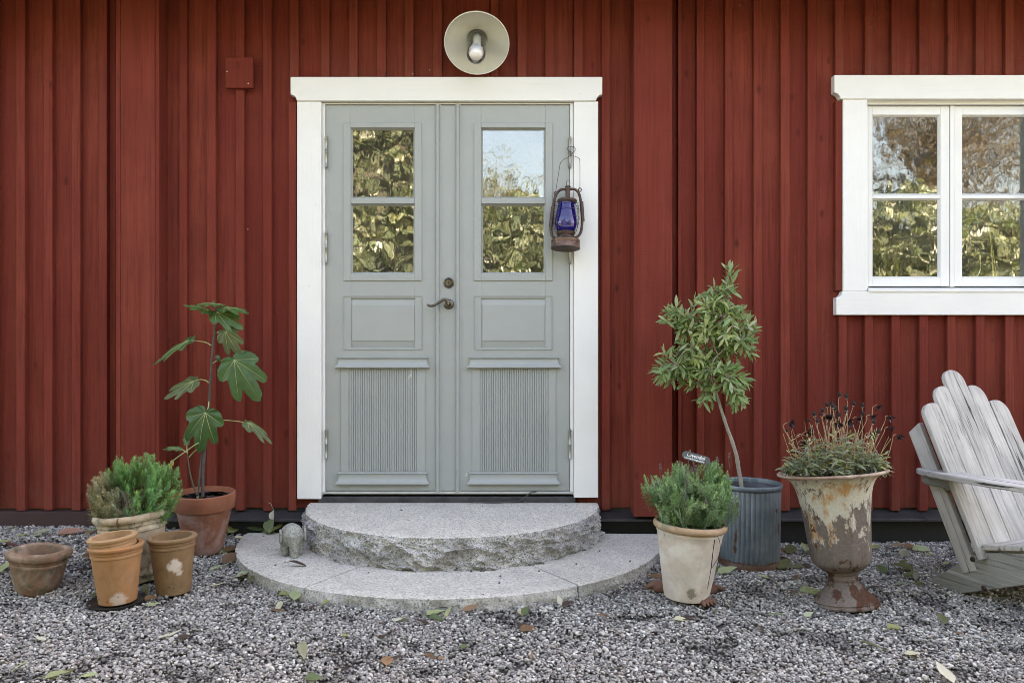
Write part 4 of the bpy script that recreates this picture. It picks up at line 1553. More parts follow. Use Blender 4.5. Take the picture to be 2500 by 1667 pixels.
def potm(name, prof, mat, T, seg=64, rf=None, sharp=40):
    """Pot body in its own axes; returns a mesh (object axes = pot axes)."""
    b = MB()
    b.lathe(prof, seg, rf=rf)
    return mesh_from(name, b, mat, sharp=sharp)


def tall_pot(rb, rt, h, lip, wall=.010, ring=True, hollow=True, inner=None):
    """Terracotta long-tom: straight flaring body, rolled rim, one or two throwing rings."""
    rl = rt - lip
    p = [(0, .004), (rb - .006, .0), (rb, .004)]
    for i in range(1, 9):
        t = i / 9
        p.append((rb + (rl - rb) * t, h * .80 * t))
    if ring:
        p += [(rl, h * .80), (rl + .0035, h * .81), (rl + .0035, h * .835), (rl + .001, h * .845), (rl + .001, h * .87), (rl + .004, h * .88), (rl + .004, h * .895)]
    p += [(rl + .001, h * .905), (rl + .001, h * .925), (rt - .003, h * .928), (rt, h * .945), (rt, h * .975), (rt - .004, h * .995), (rt - .012, h), (rt - .020, h * .992), (rl - wall, h * .95)]
    d = inner if inner else h * .10
    p += [(rl - wall - .004, h * .8), (rb - wall + (rl - rb) * (d / h), d + .004), (rb - wall - .006, d), (0, d)]
    return p


def place_pot(name, prof, mat, loc, rx, ry, label, cat='flowerpot', rf=None, seg=64, group=None, rz=0):
    o = thing(name, loc, label, cat, group)
    T = tilt(Vector(loc), rx, ry, rz)
    bd = partm('body', potm('pot_body', prof, mat, T, seg, rf), o, T)
    return o, T


def soil_disc(parent, T, r, z, mat=None):
    b = MB()
    prof = []
    for i in range(9):
        prof.append((r * (1 - i / 8), 0))
    b.lathe([(p[0], .0) for p in prof[:-1]] + [(0, .004)], 40)
    vs_ = []
    for p in b.v:
        vs_.append((p[0], p[1], z + .006 * mnoise.noise((p[0] * 40 + z * 10, p[1] * 40, 1.0)) + .003 * mnoise.noise((p[0] * 120, p[1] * 120, 2))))
    b.v = vs_
    me = mesh_from('soil', b, mat or M['soil'])
    return partm('soil', me, parent, T)


# A: oval trough
g0 = ground_pt(92, 1440)
pA = Vector((X(90, 3.335), 3.335, ground_z(X(90, 3.335), 3.335) - .004))
def rf_oval(a, r, z):
    e = 2.6
    ca, sa = cos(a), sin(a)
    k = (abs(ca) ** e + abs(sa) ** e) ** (-1 / e)
    k *= .90 * (1 + .012 * sin(3 * a + 1))
    return r * ca * k * 1.04, r * sa * k * .96


M['clayA'] = m_clay('mossy_trough_clay', (0.21, 0.13, 0.085), (0.36, 0.27, 0.21), (0.075, 0.062, 0.045), (0.095, 0.090, 0.055), .9, .50, streak=(0.33, 0.115, 0.07))
profA = [(r * .965, z * 1.13) for r, z in [(0, .004), (.068, .0), (.080, .008), (.094, .04), (.104, .075), (.109, .104), (.113, .108), (.113, .114), (.110, .117), (.115, .122), (.115, .127), (.126, .132), (.131, .141), (.130, .153), (.122, .161), (.108, .163), (.096, .157), (.091, .140), (.084, .090), (.075, .05), (.06, .04), (0, .04)]]
potA, TA = place_pot('oval_planter', profA, M['clayA'], pA, 0, 3.5, 'squat oval weathered clay planter with mossy sides, empty but for dry twigs', rf=rf_oval, seg=72, rz=-12)
for k, (a, b_) in enumerate((((-.02, -.03, .045), (.052, -.005, .115)), ((.0, -.045, .047), (.060, .005, .112)), ((.015, -.045, .047), (.068, -.01, .104)), ((-.04, -.015, .046), (.040, .01, .108)))):
    m = MB()
    A_, B_ = TA @ Vector(a), TA @ Vector(b_)
    mid = (A_ + B_) / 2 + Vector((0, 0, .004))
    m.tube(smooth_path([A_, mid, B_], 8), [.0016] * 9, 6)
    solo('dry_twig', m, M['twig'], A_, ('longest dry twig in the oval planter, reaching up to its inner wall', 'dry twig lying lowest towards the front wall of the oval planter', 'dry twig whose tip ends furthest to the right in the oval planter', 'dry twig that starts furthest to the left in the oval planter')[k], 'twig', 'dry twigs in the oval planter')

# B: two nested long-toms on a dark saucer
pB = Vector((X(288, 3.19), 3.19, ground_z(X(288, 3.19), 3.19) + .010))
M['clayB'] = m_clay('ochre_clay', (0.35, 0.175, 0.078), (0.40, 0.235, 0.13), (0.20, 0.110, 0.05), (0.24, 0.150, 0.062), .55, .58, streak=(0.47, 0.175, 0.062), patch=[(.035, -.062, .028, .034, (0.50, 0.40, 0.32))])
M['clayB2'] = m_clay('pale_ochre_clay', (0.39, 0.225, 0.115), (0.46, 0.30, 0.18), (0.25, 0.15, 0.08), None, .6)
M['clayC'] = m_clay('olive_brown_clay', (0.230, 0.132, 0.066), (0.27, 0.175, 0.10), (0.13, 0.082, 0.045), (0.14, 0.100, 0.048), .5, .56, patch=[(.037, -.070, .130, .031, (0.60, 0.52, 0.44)), (.052, -.055, .098, .016, (0.52, 0.44, 0.36))])
m = MB()
m.lathe([(0, .003), (.088, .003), (.098, .006), (.106, .014), (.109, .014), (.101, .000), (.09, -.010), (0, -.010)], 56)
o = solo('plant_saucer', m, M['saucer'], (0, 0, 0), 'dark shallow tin saucer under the two nested clay pots', 'saucer')
o.matrix_world = tilt(pB + Vector((-.004, .0, .000)), 2, -1)
pB2 = pB + Vector((0, 0, .006))
prB = tall_pot(.070, .104, .232, .012)
potB, TB = place_pot('clay_flowerpot', prB, M['clayB'], pB2, 0, -2.0, 'tall ochre clay flowerpot on a dark saucer with a paler pot nested inside it')
h_up = .045
pBu = TB @ Vector((0.000, .0, h_up))
prBu = tall_pot(.062, .0925, .222, .0105)
potBu, TBu = place_pot('clay_flowerpot', prBu, M['clayB2'], pBu, 1.0, -5.0, 'paler ochre clay flowerpot nested inside the taller pot on the saucer')
def holes(parent, T, rb, rl, h, lst):
    for ang, z in lst:
        r = rb + (rl - rb) * (z / (h * .8))
        b = MB()
        b.lathe([(.0026, 0), (.0020, .0014), (0, .0016)], 10)
        n = Vector((cos(ang), sin(ang), -.12)).normalized()
        q_ = n.to_track_quat('Z', 'Y').to_matrix().to_4x4()
        me = mesh_from('drain_hole', b, M['black'])
        partm('drain_hole', me, parent, T @ Matrix.Translation(Vector((r * cos(ang), r * sin(ang), z))) @ q_)
holes(potB, TB, .070, .092, .232, [(radians(-128), .028), (radians(-95), .022), (radians(-62), .037), (radians(-150), .063)])

# C: single olive-brown pot
pC = Vector((X(424, 3.34), 3.34, ground_z(X(424, 3.34), 3.34) + .003))
prC = tall_pot(.067, .0985, .238, .011)
potC, TC = place_pot('clay_flowerpot', prC, M['clayC'], pC, 0, -1.5, 'olive-brown clay flowerpot with a white paint splash on its side')
holes(potC, TC, .067, .0875, .238, [(radians(-100), .030), (radians(-80), .040), (radians(-66), .035), (radians(-140), .05)])

# D: big pale pot with the left lavender
pD = Vector((X(335, 3.50), 3.50, ground_z(X(335, 3.5), 3.5) + .002))
M['clayD'] = m_clay('limed_mossy_clay', (0.36, 0.275, 0.185), (0.48, 0.43, 0.33), (0.16, 0.135, 0.095), (0.090, 0.092, 0.055), .95, .50, streak=(0.43, 0.30, 0.19))
prD = [(0, .004), (.098, 0), (.104, .004), (.107, .03), (.111, .034), (.112, .040), (.110, .044), (.118, .10), (.126, .17), (.132, .222), (.138, .226), (.139, .236), (.136, .240), (.136, .248), (.141, .252), (.141, .258), (.137, .262), (.137, .268), (.150, .271), (.156, .281), (.155, .292), (.148, .299), (.138, .300), (.128, .292), (.124, .262), (.118, .25), (0, .25)]
potD, TD = place_pot('clay_flowerpot', prD, M['clayD'], pD, 0, -5.0, 'large pale mossy clay flowerpot with a cracked rim holding the half grey lavender')
soil_disc(potD, TD, .126, .272)
# the rusty crack over its rim
m = MB()
cr_ = []
for z, a in ((.2985, -84), (.292, -84.5), (.280, -85.5), (.268, -86.5), (.25, -90), (.225, -95), (.20, -99), (.185, -101)):
    r = np.interp(z, [.18, .222, .226, .262, .268, .271, .281, .292, .299], [.1275, .1325, .1385, .1385, .1385, .1505, .1562, .1555, .1490])
    cr_.append(TD @ Vector((r * cos(radians(a)), r * sin(radians(a)), z)))
m.tube(cr_, [.0016, .0026, .003, .0028, .0018, .0012, .001, .0006], 6)
part('crack', m, M['dead_twig'], potD)

# E: fig pot
pE = Vector((X(500, 3.93), 3.93, ground_z(X(500, 3.93), 3.93) + .003))
M['clayE'] = m_clay('red_clay_with_lime_bloom', (0.215, 0.082, 0.048), (0.36, 0.255, 0.225), (0.13, 0.058, 0.042), None, .62)
M['clayE2'] = m_clay('red_clay_rim', (0.27, 0.092, 0.050), (0.33, 0.15, 0.10), (0.17, 0.07, 0.045), None, .30)
prE = [(0, .004), (.078, 0), (.083, .004)] + [(.083 + (.131 - .083) * i / 8, .222 * i / 8) for i in range(1, 9)] + [(.128, .226), (.12, .226), (0, .225)]
potE = thing('clay_flowerpot', pE, 'red terracotta flowerpot with white bloom and a collar rim holding the fig', 'flowerpot')
TE = tilt(pE, 2.0, 0)
partm('body', potm('pot_body', prE, M['clayE'], TE), potE, TE)
prE2 = [(.130, .2185), (.1415, .2185), (.1445, .222), (.149, .285), (.1485, .292), (.144, .296), (.139, .296), (.136, .290), (.131, .2265)]
b = MB()
b.lathe(prE2, 64, close=True)
partm('rim', mesh_from('pot_rim', b, M['clayE2'], sharp=40), potE, TE)
soil_disc(potE, TE, .1345, .268)

# F: right lavender pot on three paw feet
pF = Vector((X(1675, 3.23), 3.23, ground_z(X(1675, 3.23), 3.23) + .022))
M['clayF'] = m_clay('cream_clay', (0.54, 0.475, 0.41), (0.64, 0.60, 0.545), (0.38, 0.315, 0.255), (0.33, 0.28, 0.22), .95, .63, streak=(0.51, 0.39, 0.30), patch=[(.0, -.088, .045, .026, (0.20, 0.18, 0.13))])
M['clayF2'] = m_clay('stained_cream_rim', (0.40, 0.265, 0.165), (0.50, 0.39, 0.29), (0.24, 0.165, 0.10), (0.20, 0.16, 0.10), .6, .56)
prF = [(0, .004), (.084, 0), (.088, .003)] + [(.088 + (.131 - .088) * (i / 10) ** .92, .262 * i / 10) for i in range(1, 11)] + [(.134, .266), (.134, .272), (.131, .275), (.131, .280), (.120, .280), (.116, .262), (0, .262)]
potF = thing('clay_flowerpot', pF, 'cream clay flowerpot with a dark crack down its side standing on paw feet', 'flowerpot')
TF = tilt(pF, 0, 3.2)
partm('body', potm('pot_body', prF, M['clayF'], TF), potF, TF)
b = MB()
b.lathe([(.127, .278), (.1395, .278), (.146, .284), (.148, .292), (.1465, .300), (.141, .305), (.134, .306), (.128, .300), (.124, .288)], 64, close=True)
partm('rim', mesh_from('pot_rim', b, M['clayF2'], sharp=60), potF, TF)
soil_disc(potF, TF, .122, .285)
m = MB()
ck = []
for z, a in ((.306, -53), (.297, -54), (.283, -55), (.277, -56), (.262, -56), (.22, -55), (.18, -53), (.15, -51), (.12, -50), (.09, -50), (.06, -49)):
    r = np.interp(z, [0, .05, .13, .262, .277, .278, .290, .306], [.088, .098, .1105, .1315, .1320, .140, .1485, .139]) + .0002
    ck.append(TF @ Vector((r * cos(radians(a)), r * sin(radians(a)), z)))
m.tube(ck, [.002, .0022, .0020, .0016, .0018, .0016, .0022, .0020, .0012, .0012, .0008], 6)
part('crack', m, M['black'], potF)
m = MB()
wr = [TF @ Vector((r * cos(radians(a)), r * sin(radians(a)), z)) for r, a, z in ((.145, -57, .283), (.143, -50, .262), (.137, -42, .232), (.131, -38, .205), (.126, -40, .182), (.118, -50, .150))]
m.tube(smooth_path(wr, 20), [.0012] * 21, 6)
part('tie_wire', m, M['wire'], potF)
holes(potF, TF, .088, .125, .28, [(radians(-90), .022), (radians(-80), .035), (radians(-65), .05)])


def paw(loc, ang, label, s=1.0):
    def f(x, y, z):
        d = ell(x, y, z, (0, .012, .012), (.030, .034, .026))
        d = smin(d, ell(x, y, z, (0, .035, .010), (.024, .026, .018)), .012)
        for sx in (-.021, -.007, .008, .022):
            fx = sx * 1.15
            d = np.minimum(d, smin(caps(x, y, z, (sx * .8, .004, .024), (fx, -.026, .013), .0085, .0080), caps(x, y, z, (fx, -.026, .013), (fx * 1.08, -.038, .006), .0080, .0048), .004))
        d = np.maximum(d, -(z + .006))
        return d
    b = sdf_mesh(f, (-.045, -.055, -.014), (.045, .075, .048), 44)
    me = mesh_from('paw_foot', b, M['paw'])
    o = link('paw_foot', me, None, label)
    o['category'] = 'pot foot'
    o['group'] = 'paw feet under the cream pot'
    o.matrix_world = Matrix.Translation(loc) @ Matrix.Rotation(ang, 4, 'Z') @ Matrix.Scale(s, 4)
    return o


for nx, ny, an, lb in ((1719, 1480, radians(28), 'terracotta paw foot with its toes to the front under the cream pot'),
                       (1604, 1445, radians(-118), 'brown terracotta pot foot at the left side of the cream pot'),
                       (1738, 1450, radians(125), 'brown terracotta pot foot at the right side of the cream pot')):
    q_ = ground_pt(nx, ny)
    paw(Vector((q_.x, q_.y + .012, q_.z + .008)), an, lb, 1.05 if ny > 1470 else 1.12)

# G: ribbed zinc bin with the olive
pG = Vector((X(1827, 3.79), 3.79, ground_z(X(1827, 3.79), 3.79) + .001))
BN = thing('zinc_bin', pG, 'tall ribbed blue-grey zinc bin with rust spots holding the olive tree', 'bin')
TG = tilt(pG, 0, .6)
NR = 40
def rf_rib(a, r, z):
    k = 0.0
    if .035 < z < .372:
        k = .0052 * (abs(cos(a * NR / 2)) ** .8) * min(1, (z - .035) / .01, (.372 - z) / .01)
    return (r - .003 + k) * cos(a), (r - .003 + k) * sin(a)


prG = [(0, .004), (.139, .0), (.143, .002), (.143, .034), (.141, .036)] + [(.141, .048), (.1415, .12), (.142, .2), (.1425, .28), (.143, .358)] + [(.143, .3725), (.146, .374)]
b = MB()
b.lathe(prG, NR * 8, rf=rf_rib)
partm('body', mesh_from('bin_body', b, M['zinc'], sharp=60), BN, TG)
b = MB()
b.lathe([(.1435, .372), (.149, .374), (.152, .380), (.152, .392), (.149, .397), (.1455, .396), (.1435, .391)], 80, close=True)
partm('rim', mesh_from('bin_rim', b, M['zinc'], sharp=60), BN, TG)
def rf_in(a, r, z):
    k = .0034 * (abs(cos(a * NR / 2)) ** .8) if z > .30 else 0
    return (r + k) * cos(a), (r + k) * sin(a)


b = MB()
b.lathe([(.1415, .374), (.1375, .373), (.1375, .36), (.137, .31), (0, .31)], NR * 6, rf=rf_in)
partm('lining', mesh_from('bin_lining', b, M['rusty'], sharp=60), BN, TG)
soil_disc(BN, TG, .136, .318)

# H: cast iron urn
pH = Vector((X(2065, 3.21), 3.21, ground_z(X(2065, 3.21), 3.21) + .004))
UR = thing('iron_urn', pH, 'tall flared urn with peeling cream paint over rusty brown iron on a round foot', 'urn')
TH = tilt(pH, -5.0, -4.2)
zc = .524 / 788.0
def uz(y):
    return (1460 - y) * zc


rpx = 1 / 1482.0
def rf_urn(a, r, z):
    k = 1.0
    if .155 < z < .50:
        n = 10
        t = ((a + .31) / (2 * pi) * n) % 1.0
        f = cos(pi / n) / cos((t - .5) * 2 * pi / n)
        f = f * 1.018 - .014 * math.exp(-((min(t, 1 - t)) / .035) ** 2)
        w = min(1, (z - .155) / .02) * min(1, (.50 - z) / .10)
        k = 1 + (f - 1) * w
    return r * k * cos(a), r * k * sin(a)


ub = [(0, .002), (178, 1468), (188, 1462), (189, 1452), (184, 1446), (181, 1440), (183, 1434), (176, 1428), (160, 1412), (140, 1395), (122, 1376), (110, 1358), (101, 1342), (99, 1334)]
prH1 = [(0, .0)] + [(r * rpx, uz(y)) for r, y in ub[1:]] + [(0, uz(1333))]
b = MB()
b.lathe([(r, max(z, -.006)) for r, z in prH1], 80)
partm('foot', mesh_from('urn_foot', b, M['urn'], sharp=40), UR, TH)
st = [(0, 1345), (88, 1345), (92, 1340), (92, 1330), (86, 1326), (84, 1318), (88, 1310), (88, 1302), (83, 1297), (82, 1285), (88, 1278), (92, 1270), (92, 1262), (0, 1262)]
b = MB()
b.lathe([(r * rpx, uz(y)) for r, y in st], 64)
partm('stem', mesh_from('urn_stem', b, M['urn'], sharp=40), UR, TH)
bo = [(0, 1268), (86, 1266), (112, 1256), (132, 1242), (147, 1228), (158, 1218), (164, 1208), (168, 1196), (171, 1180), (174, 1150), (177, 1110), (180, 1070), (184, 1030), (187, 990), (190, 950), (194, 910), (199, 870), (205, 830), (212, 795), (222, 760), (236, 728), (255, 702), (280, 686), (300, 681)]
b = MB()
b.lathe([(r * rpx, uz(y)) for r, y in bo] + [(292 * rpx, uz(676)), (250 * rpx, uz(690)), (225 * rpx, uz(716)), (0, uz(716))], 160, rf=rf_urn)
partm('bowl', mesh_from('urn_bowl', b, M['urn'], sharp=50), UR, TH)
b = MB()
b.lathe([(296 * rpx, uz(684)), (312 * rpx, uz(682)), (319 * rpx, uz(676)), (319 * rpx, uz(668)), (312 * rpx, uz(663)), (298 * rpx, uz(664)), (291 * rpx, uz(675))], 96, close=True)
M['urn_rim'] = m_clay('rusty_cream_rim', (0.30, 0.20, 0.155), (0.46, 0.40, 0.32), (0.11, 0.06, 0.045), None, .8)
partm('rim', mesh_from('urn_rim', b, M['urn_rim'], sharp=60), UR, TH)
soil_disc(UR, TH, .155, uz(700))

# ---------------------------------------------------------------- garden chair
CA = radians(66)
CF = Vector((cos(CA), -sin(CA), 0))         # the way the chair faces
CW = Vector((sin(CA), cos(CA), 0))          # across the seat, away from the near side
CO = Vector((1.812, 3.496, -.004))
CU = Vector((0, 0, 1))
CP = lambda f, w, z: CO + CF * f + CW * w + CU * z
CH = thing('garden_chair', CP(.4, .28, 0), 'weathered grey slatted wooden garden chair with a rounded stepped back and broad arms', 'chair')


def board_part(name, pts, th, a, b_, parent, mat=None, bevel=.004, label=None):
    """pts: outline (u, v) with v along the grain; a: matrix with x=u, y=thickness, z=v axes."""
    m = MB()
    m.prism(pts, 0, th)
    me = mesh_from(name, m, mat or M['wood'], sharp=35)
    o = partm(name, me, parent, a, label)
    if bevel:
        bv = o.modifiers.new('bevel', 'BEVEL')
        bv.width = bevel
        bv.segments = 2
        bv.limit_method = 'ANGLE'
        bv.angle_limit = radians(50)
    return o


rec = radians(25.0)
BU = (CU * cos(rec) - CF * sin(rec)).normalized()    # up along the reclined back
BN_ = CW.cross(BU).normalized()
if BN_.dot(CF) < 0:
    BN_ = -BN_                                          # front normal of the back
# side rails (stringers): outline in (f, z), grain along f
sr = [(0, 0), (.155, 0), (.44, .118), (.85, .262), (.86, .37), (.45, .243), (.235, .196)]
for w0 in (0.0, .515):
    A_ = axes(CU, CW, CF, CP(0, w0, 0))
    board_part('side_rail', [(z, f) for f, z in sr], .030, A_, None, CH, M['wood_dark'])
# back slats
wd = [.108, .098, .127, .098, .108]
tops = [.795, .865, .935, .865, .795]
w = -.034
for i, (wi, tz) in enumerate(zip(wd, tops)):
    L = (tz - .185) / cos(rec)
    r = .052 if i != 2 else .060
    pts = [(0, 0), (wi, 0)]
    n = 9
    rr = min(r, wi / 2 - .001)
    lo_l = rr if i in (0, 1, 2) else .018
    lo_r = rr if i in (2, 3, 4) else .018
    if i in (0, 1):
        lo_l, lo_r = .062, .024
    if i in (3, 4):
        lo_l, lo_r = .024, .062
    pts += [(wi - lo_r + lo_r * cos(pi / 2 * k / n), L - lo_r + lo_r * sin(pi / 2 * k / n)) for k in range(n + 1)]
    pts += [(lo_l + lo_l * cos(pi / 2 + pi / 2 * k / n), L - lo_l + lo_l * sin(pi / 2 + pi / 2 * k / n)) for k in range(n + 1)]
    og = CP(.292, w + .002, .185) + BN_ * random.uniform(-.003, .003)
    A_ = axes(CW, -BN_, BU, og)
    board_part('back_slat', pts, .021, A_, None, CH, bevel=.003)
    w += wi + .003
# back posts behind the outer slats, on edge
for w0 in (-.004, .505):
    L = (.705 - .13) / cos(rec)
    A_ = axes(-BN_, CW, BU, CP(.262, w0, .13) - BN_ * .020)
    board_part('back_post', [(0, 0), (.068, 0), (.068, L - .012), (0, L + .010)], .030, A_, None, CH)
# cross rails behind the slats
for zz_ in (.452, .70):
    og = CP(.292 - .466 * (zz_ - .185), -.03 if zz_ < .5 else .03, zz_) - BN_ * .022
    Lw = .605 if zz_ < .5 else .485
    A_ = axes(BU, -BN_, CW, og)
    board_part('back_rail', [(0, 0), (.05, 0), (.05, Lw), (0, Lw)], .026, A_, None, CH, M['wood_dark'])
# seat slats across
for k in range(6):
    f0 = .262 + .088 * k
    z0 = .2115 + (f0 - .262) * .215 + (.0 if k else .0)
    dirf = (CF + CU * .215).normalized()
    upn = CW.cross(dirf)
    if upn.z < 0:
        upn = -upn
    A_ = axes(dirf, upn, CW, CP(f0, -.010, z0))
    board_part('seat_slat', [(0, 0), (.080, 0), (.080, .565), (0, .565)], .022, A_, None, CH)
# arms, brackets, front legs
ao = [(-.028, .020), (-.020, -.012), (.02, -.040), (.10, -.062), (.22, -.075), (.36, -.082), (.50, -.080), (.60, -.062), (.66, -.02), (.67, .02), (.64, .05), (.5, .062), (.3, .060), (.1, .05), (0, .046), (-.02, .038)]
for side in (0, 1):
    P_ = [(w_ if side == 0 else -w_, f) for f, w_ in ao]
    if side:
        P_ = P_[::-1]
    A_ = axes(CW, CU, (CF + CU * .035).normalized(), CP(0, -.015 if side == 0 else .560, .484))
    board_part('arm', P_, .024, A_, None, CH)
    w0 = -.036 if side == 0 else .551
    A_ = axes(CU, CW, CF, CP(.010, w0, .444))
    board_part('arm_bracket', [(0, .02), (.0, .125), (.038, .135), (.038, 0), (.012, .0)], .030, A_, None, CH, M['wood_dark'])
    A_ = axes(CF, CW, CU, CP(.655, -.031 if side == 0 else .546, 0))
    board_part('front_leg', [(0, 0), (.085, 0), (.085, .503), (0, .503)], .030, A_, None, CH)
for f, z in ((.275, .060), (.225, .165)):
    m = MB()
    m.lathe([(.011, 0), (.011, .003), (.008, .0065), (0, .0075)], 16, m=axes(CF, CU, -CW, CP(f, 0, z)))
    part('bolt_head', m, M['bolt'], CH)
# ---------------------------------------------------------------- leaf makers
def leaf_grid(L, W, nl=7, fold=.25, curl=.2, shape='ovate', twist=0.0, wave=0.0):
    """Leaf along +y, face towards +z; returns verts, quads."""
    v, f = [], []
    for i in range(nl + 1):
        t = i / nl
        if shape == 'ovate':
            w = W * (sin(pi * min(1, t ** .72)) ** .9) * (1 - .15 * t)
        elif shape == 'lance':
            w = W * sin(pi * (t * .96 + .03)) ** .8
        elif shape == 'round':
            w = W * sqrt(max(0, 1 - (2 * t - 1) ** 2)) * (1.0 if t < .9 else .9)
        else:
            w = W * sin(pi * t)
        if i == nl:
            w = 0.0
        w = max(w, .0) * .5
        y = L * t
        z = -curl * L * t * t + wave * L * sin(t * 9)
        a = twist * t
        for s in (-1, 0, 1):
            x = s * w
            zz_ = z + abs(s) * w * fold
            v.append((x * cos(a) - (zz_ - z) * sin(a), y, z + (zz_ - z) * cos(a) + x * sin(a)))
    for i in range(nl):
        for k in (0, 1):
            f.append((i * 3 + k, i * 3 + k + 1, i * 3 + k + 4, i * 3 + k + 3))
    return v, f


def frame(y, n):
    """Rotation with local y along y and local z near n."""
    y = Vector(y).normalized()
    n = Vector(n)
    z = (n - y * n.dot(y))
    z = z.normalized() if z.length > 1e-6 else y.orthogonal().normalized()
    x = y.cross(z)
    return Matrix(((x.x, y.x, z.x), (x.y, y.y, z.y), (x.z, y.z, z.z)))


# ---------------------------------------------------------------- fig
YF = 3.93
zf2 = lambda x, y, d=0.0: S(300 + x / 2.24, 680 + y / 2.24, YF + d) 
FG = thing('fig_plant', TE @ Vector((0, 0, .268)), 'young fig with large lobed leaves on a thin bare stem in the red terracotta pot', 'plant')
m = MB()
sp = smooth_path([zf2(436, 1192), zf2(437, 1130), zf2(438, 1050), zf2(446, 960), zf2(456, 860), zf2(466, 750), zf2(474, 640), zf2(482, 520), zf2(487, 430), zf2(492, 360), zf2(503, 280), zf2(513, 215), zf2(512, 160), zf2(505, 138)], 60)
m.tube(sp, [(.0082 if i < 14 else .0074) * (1 - .45 * i / 60) + (.0010 if i % 6 == 0 and i < 40 else 0) for i in range(61)], 10)
part('stem', m, M['bark_fig'], FG)
m = MB()
m.tube(smooth_path([zf2(412, 1190, -.01), zf2(418, 1100, -.01), zf2(427, 1000), zf2(436, 900)], 14), .0042, 8)
part('stem', m, M['bark_fig'], FG)
m = MB()
m.tube(smooth_path([zf2(405, 1180, -.02), zf2(385, 1130, -.02), zf2(367, 1060, -.02), zf2(358, 1000, -.02), zf2(352, 950, -.02)], 16), [.0042 * (1 - .3 * i / 16) for i in range(17)], 8)
part('stem', m, M['greenstem'], FG)


def fig_leaf(base, tip, width, nrm, lobes=1.0, mat='fig_leaf', droop=.24, cup=.16, depth_tip=0.0, mirror=1, label=None):
    """Five-lobed palmate leaf from its stalk junction to its tip."""
    base, tip = Vector(base), Vector(tip)
    L = (tip - base).length
    R3 = frame(tip - base, nrm)
    # outline radius by angle from the tip direction (degrees), one side
    key = [(0, 1.0), (4, .99), (8, .93), (11, .80), (14, .62 + (1 - lobes) * .2), (17, .66), (20, .80), (25, .875), (30, .86), (35, .74), (41, .57), (47, .46 + (1 - lobes) * .05), (55, .50), (63, .535), (73, .51), (88, .42), (106, .33), (130, .25), (155, .16), (180, .05)]
    ang = [k[0] for k in key]
    rad_ = [k[1] for k in key]
    N = 46
    verts, faces = [Vector((0, 0, 0))], []
    rings = 5
    for j in range(1, rings + 1):
        for i in range(2 * N):
            a = -180 + 360 * i / (2 * N)
            r = np.interp(abs(a), ang, rad_) * L
            r *= 1 + .025 * sin(a * .55 + 1.3) + .018 * sin(a * 1.7)
            if a * mirror < 0:
                r *= 1.0 if abs(a) < 20 else .93
            t = j / rings
            x = sin(radians(a)) * r * t * width
            y = cos(radians(a)) * r * t
            # droop along the leaf, cupping across, folds between the veins
            z = -droop * max(0, y) ** 2 / L * 1.4 - cup * x * x / L * 2.2
            z += .022 * L * t * cos(radians(a) * 8.4)
            verts.append(Vector((x, y, z)))
    n = 2 * N
    for i in range(n):
        faces.append((0, 1 + i, 1 + (i + 1) % n))
    for j in range(rings - 1):
        for i in range(n):
            faces.append((1 + j * n + i, 1 + (j + 1) * n + i, 1 + (j + 1) * n + (i + 1) % n, 1 + j * n + (i + 1) % n))
    b = MB()
    b.add([base + R3 @ p for p in verts], faces, True)
    lf = part('leaf', b, M[mat], FG, sharp=None, label=label, origin=base)
    v = MB()
    for a in (0, 25, -25, 63, -63):
        pts = []
        for k in range(8):
            t = .92 * k / 7
            r = np.interp(abs(a), ang, rad_) * L * t
            x, y = sin(radians(a)) * r * width, cos(radians(a)) * r
            z = -droop * max(0, y) ** 2 / L * 1.4 - cup * x * x / L * 2.2 + .022 * L * t * cos(radians(a) * 8.4)
            pts.append(base + R3 @ Vector((x, y, z + .0009)))
        v.tube(pts, [.0016 * (1 - .75 * k / 7) * min(1.2, L / .09) for k in range(8)], 5)
    part('vein', v, M['vein'], lf, sharp=None)
    return lf


def petiole(pts, r=.0024):
    b = MB()
    b.tube(smooth_path(pts, 14), [r * (1.25 - .4 * k / 14) for k in range(15)], 8)
    part('leaf_stalk', b, M['petiole'], FG, sharp=None)


V = Vector
fig_leaf(zf2(472, 176, -.01), zf2(338, 128, -.05), .95, (.1, -.30, .95), .8, droop=.12)
fig_leaf(zf2(505, 140, -.02), zf2(405, 118, -.09), 1.0, (.1, -.22, .97), .8)
fig_leaf(zf2(555, 160, .0), zf2(683, 156, -.03), .95, (.05, -.25, .97), .7, droop=.20)
fig_leaf(zf2(508, 140, .02), zf2(560, 128, .10), 1.05, (.0, -.3, .95), .8)
fig_leaf(zf2(497, 150, -.01), zf2(480, 112, .02), .6, (-.3, -.8, .4), .5, 'fig_leaf_drab')
fig_leaf(zf2(512, 185, -.01), zf2(645, 240, -.05), .85, (.12, -.72, .62), 1.0)
fig_leaf(zf2(562, 288, -.01), zf2(622, 408, -.04), 1.0, (-.25, -.80, .40), 1.0, 'fig_leaf_drab', droop=.22)
fig_leaf(zf2(362, 338, .0), zf2(150, 450, -.03), .6, (-.25, -.42, .80), .7, droop=.10)
fig_leaf(zf2(610, 446, -.02), zf2(732, 645, -.07), 1.02, (.12, -.93, .30), 1.0)
fig_leaf(zf2(388, 562, .0), zf2(216, 640, -.05), .85, (-.15, -.62, .70), 1.0, 'fig_leaf_drab', droop=.12)
fig_leaf(zf2(453, 734, -.04), zf2(392, 942, -.08), 1.12, (-.02, -.97, .22), 1.0)
fig_leaf(zf2(682, 788, -.01), zf2(826, 856, -.02), .50, (.30, -.50, .75), .8, 'fig_leaf_drab', droop=.30, cup=.8)
fig_leaf(zf2(312, 930, -.02), zf2(222, 914, -.05), .55, (-.2, -.55, .80), .5)
fig_leaf(zf2(352, 905, .03), zf2(322, 850, .05), .6, (-.4, -.7, .5), .7)
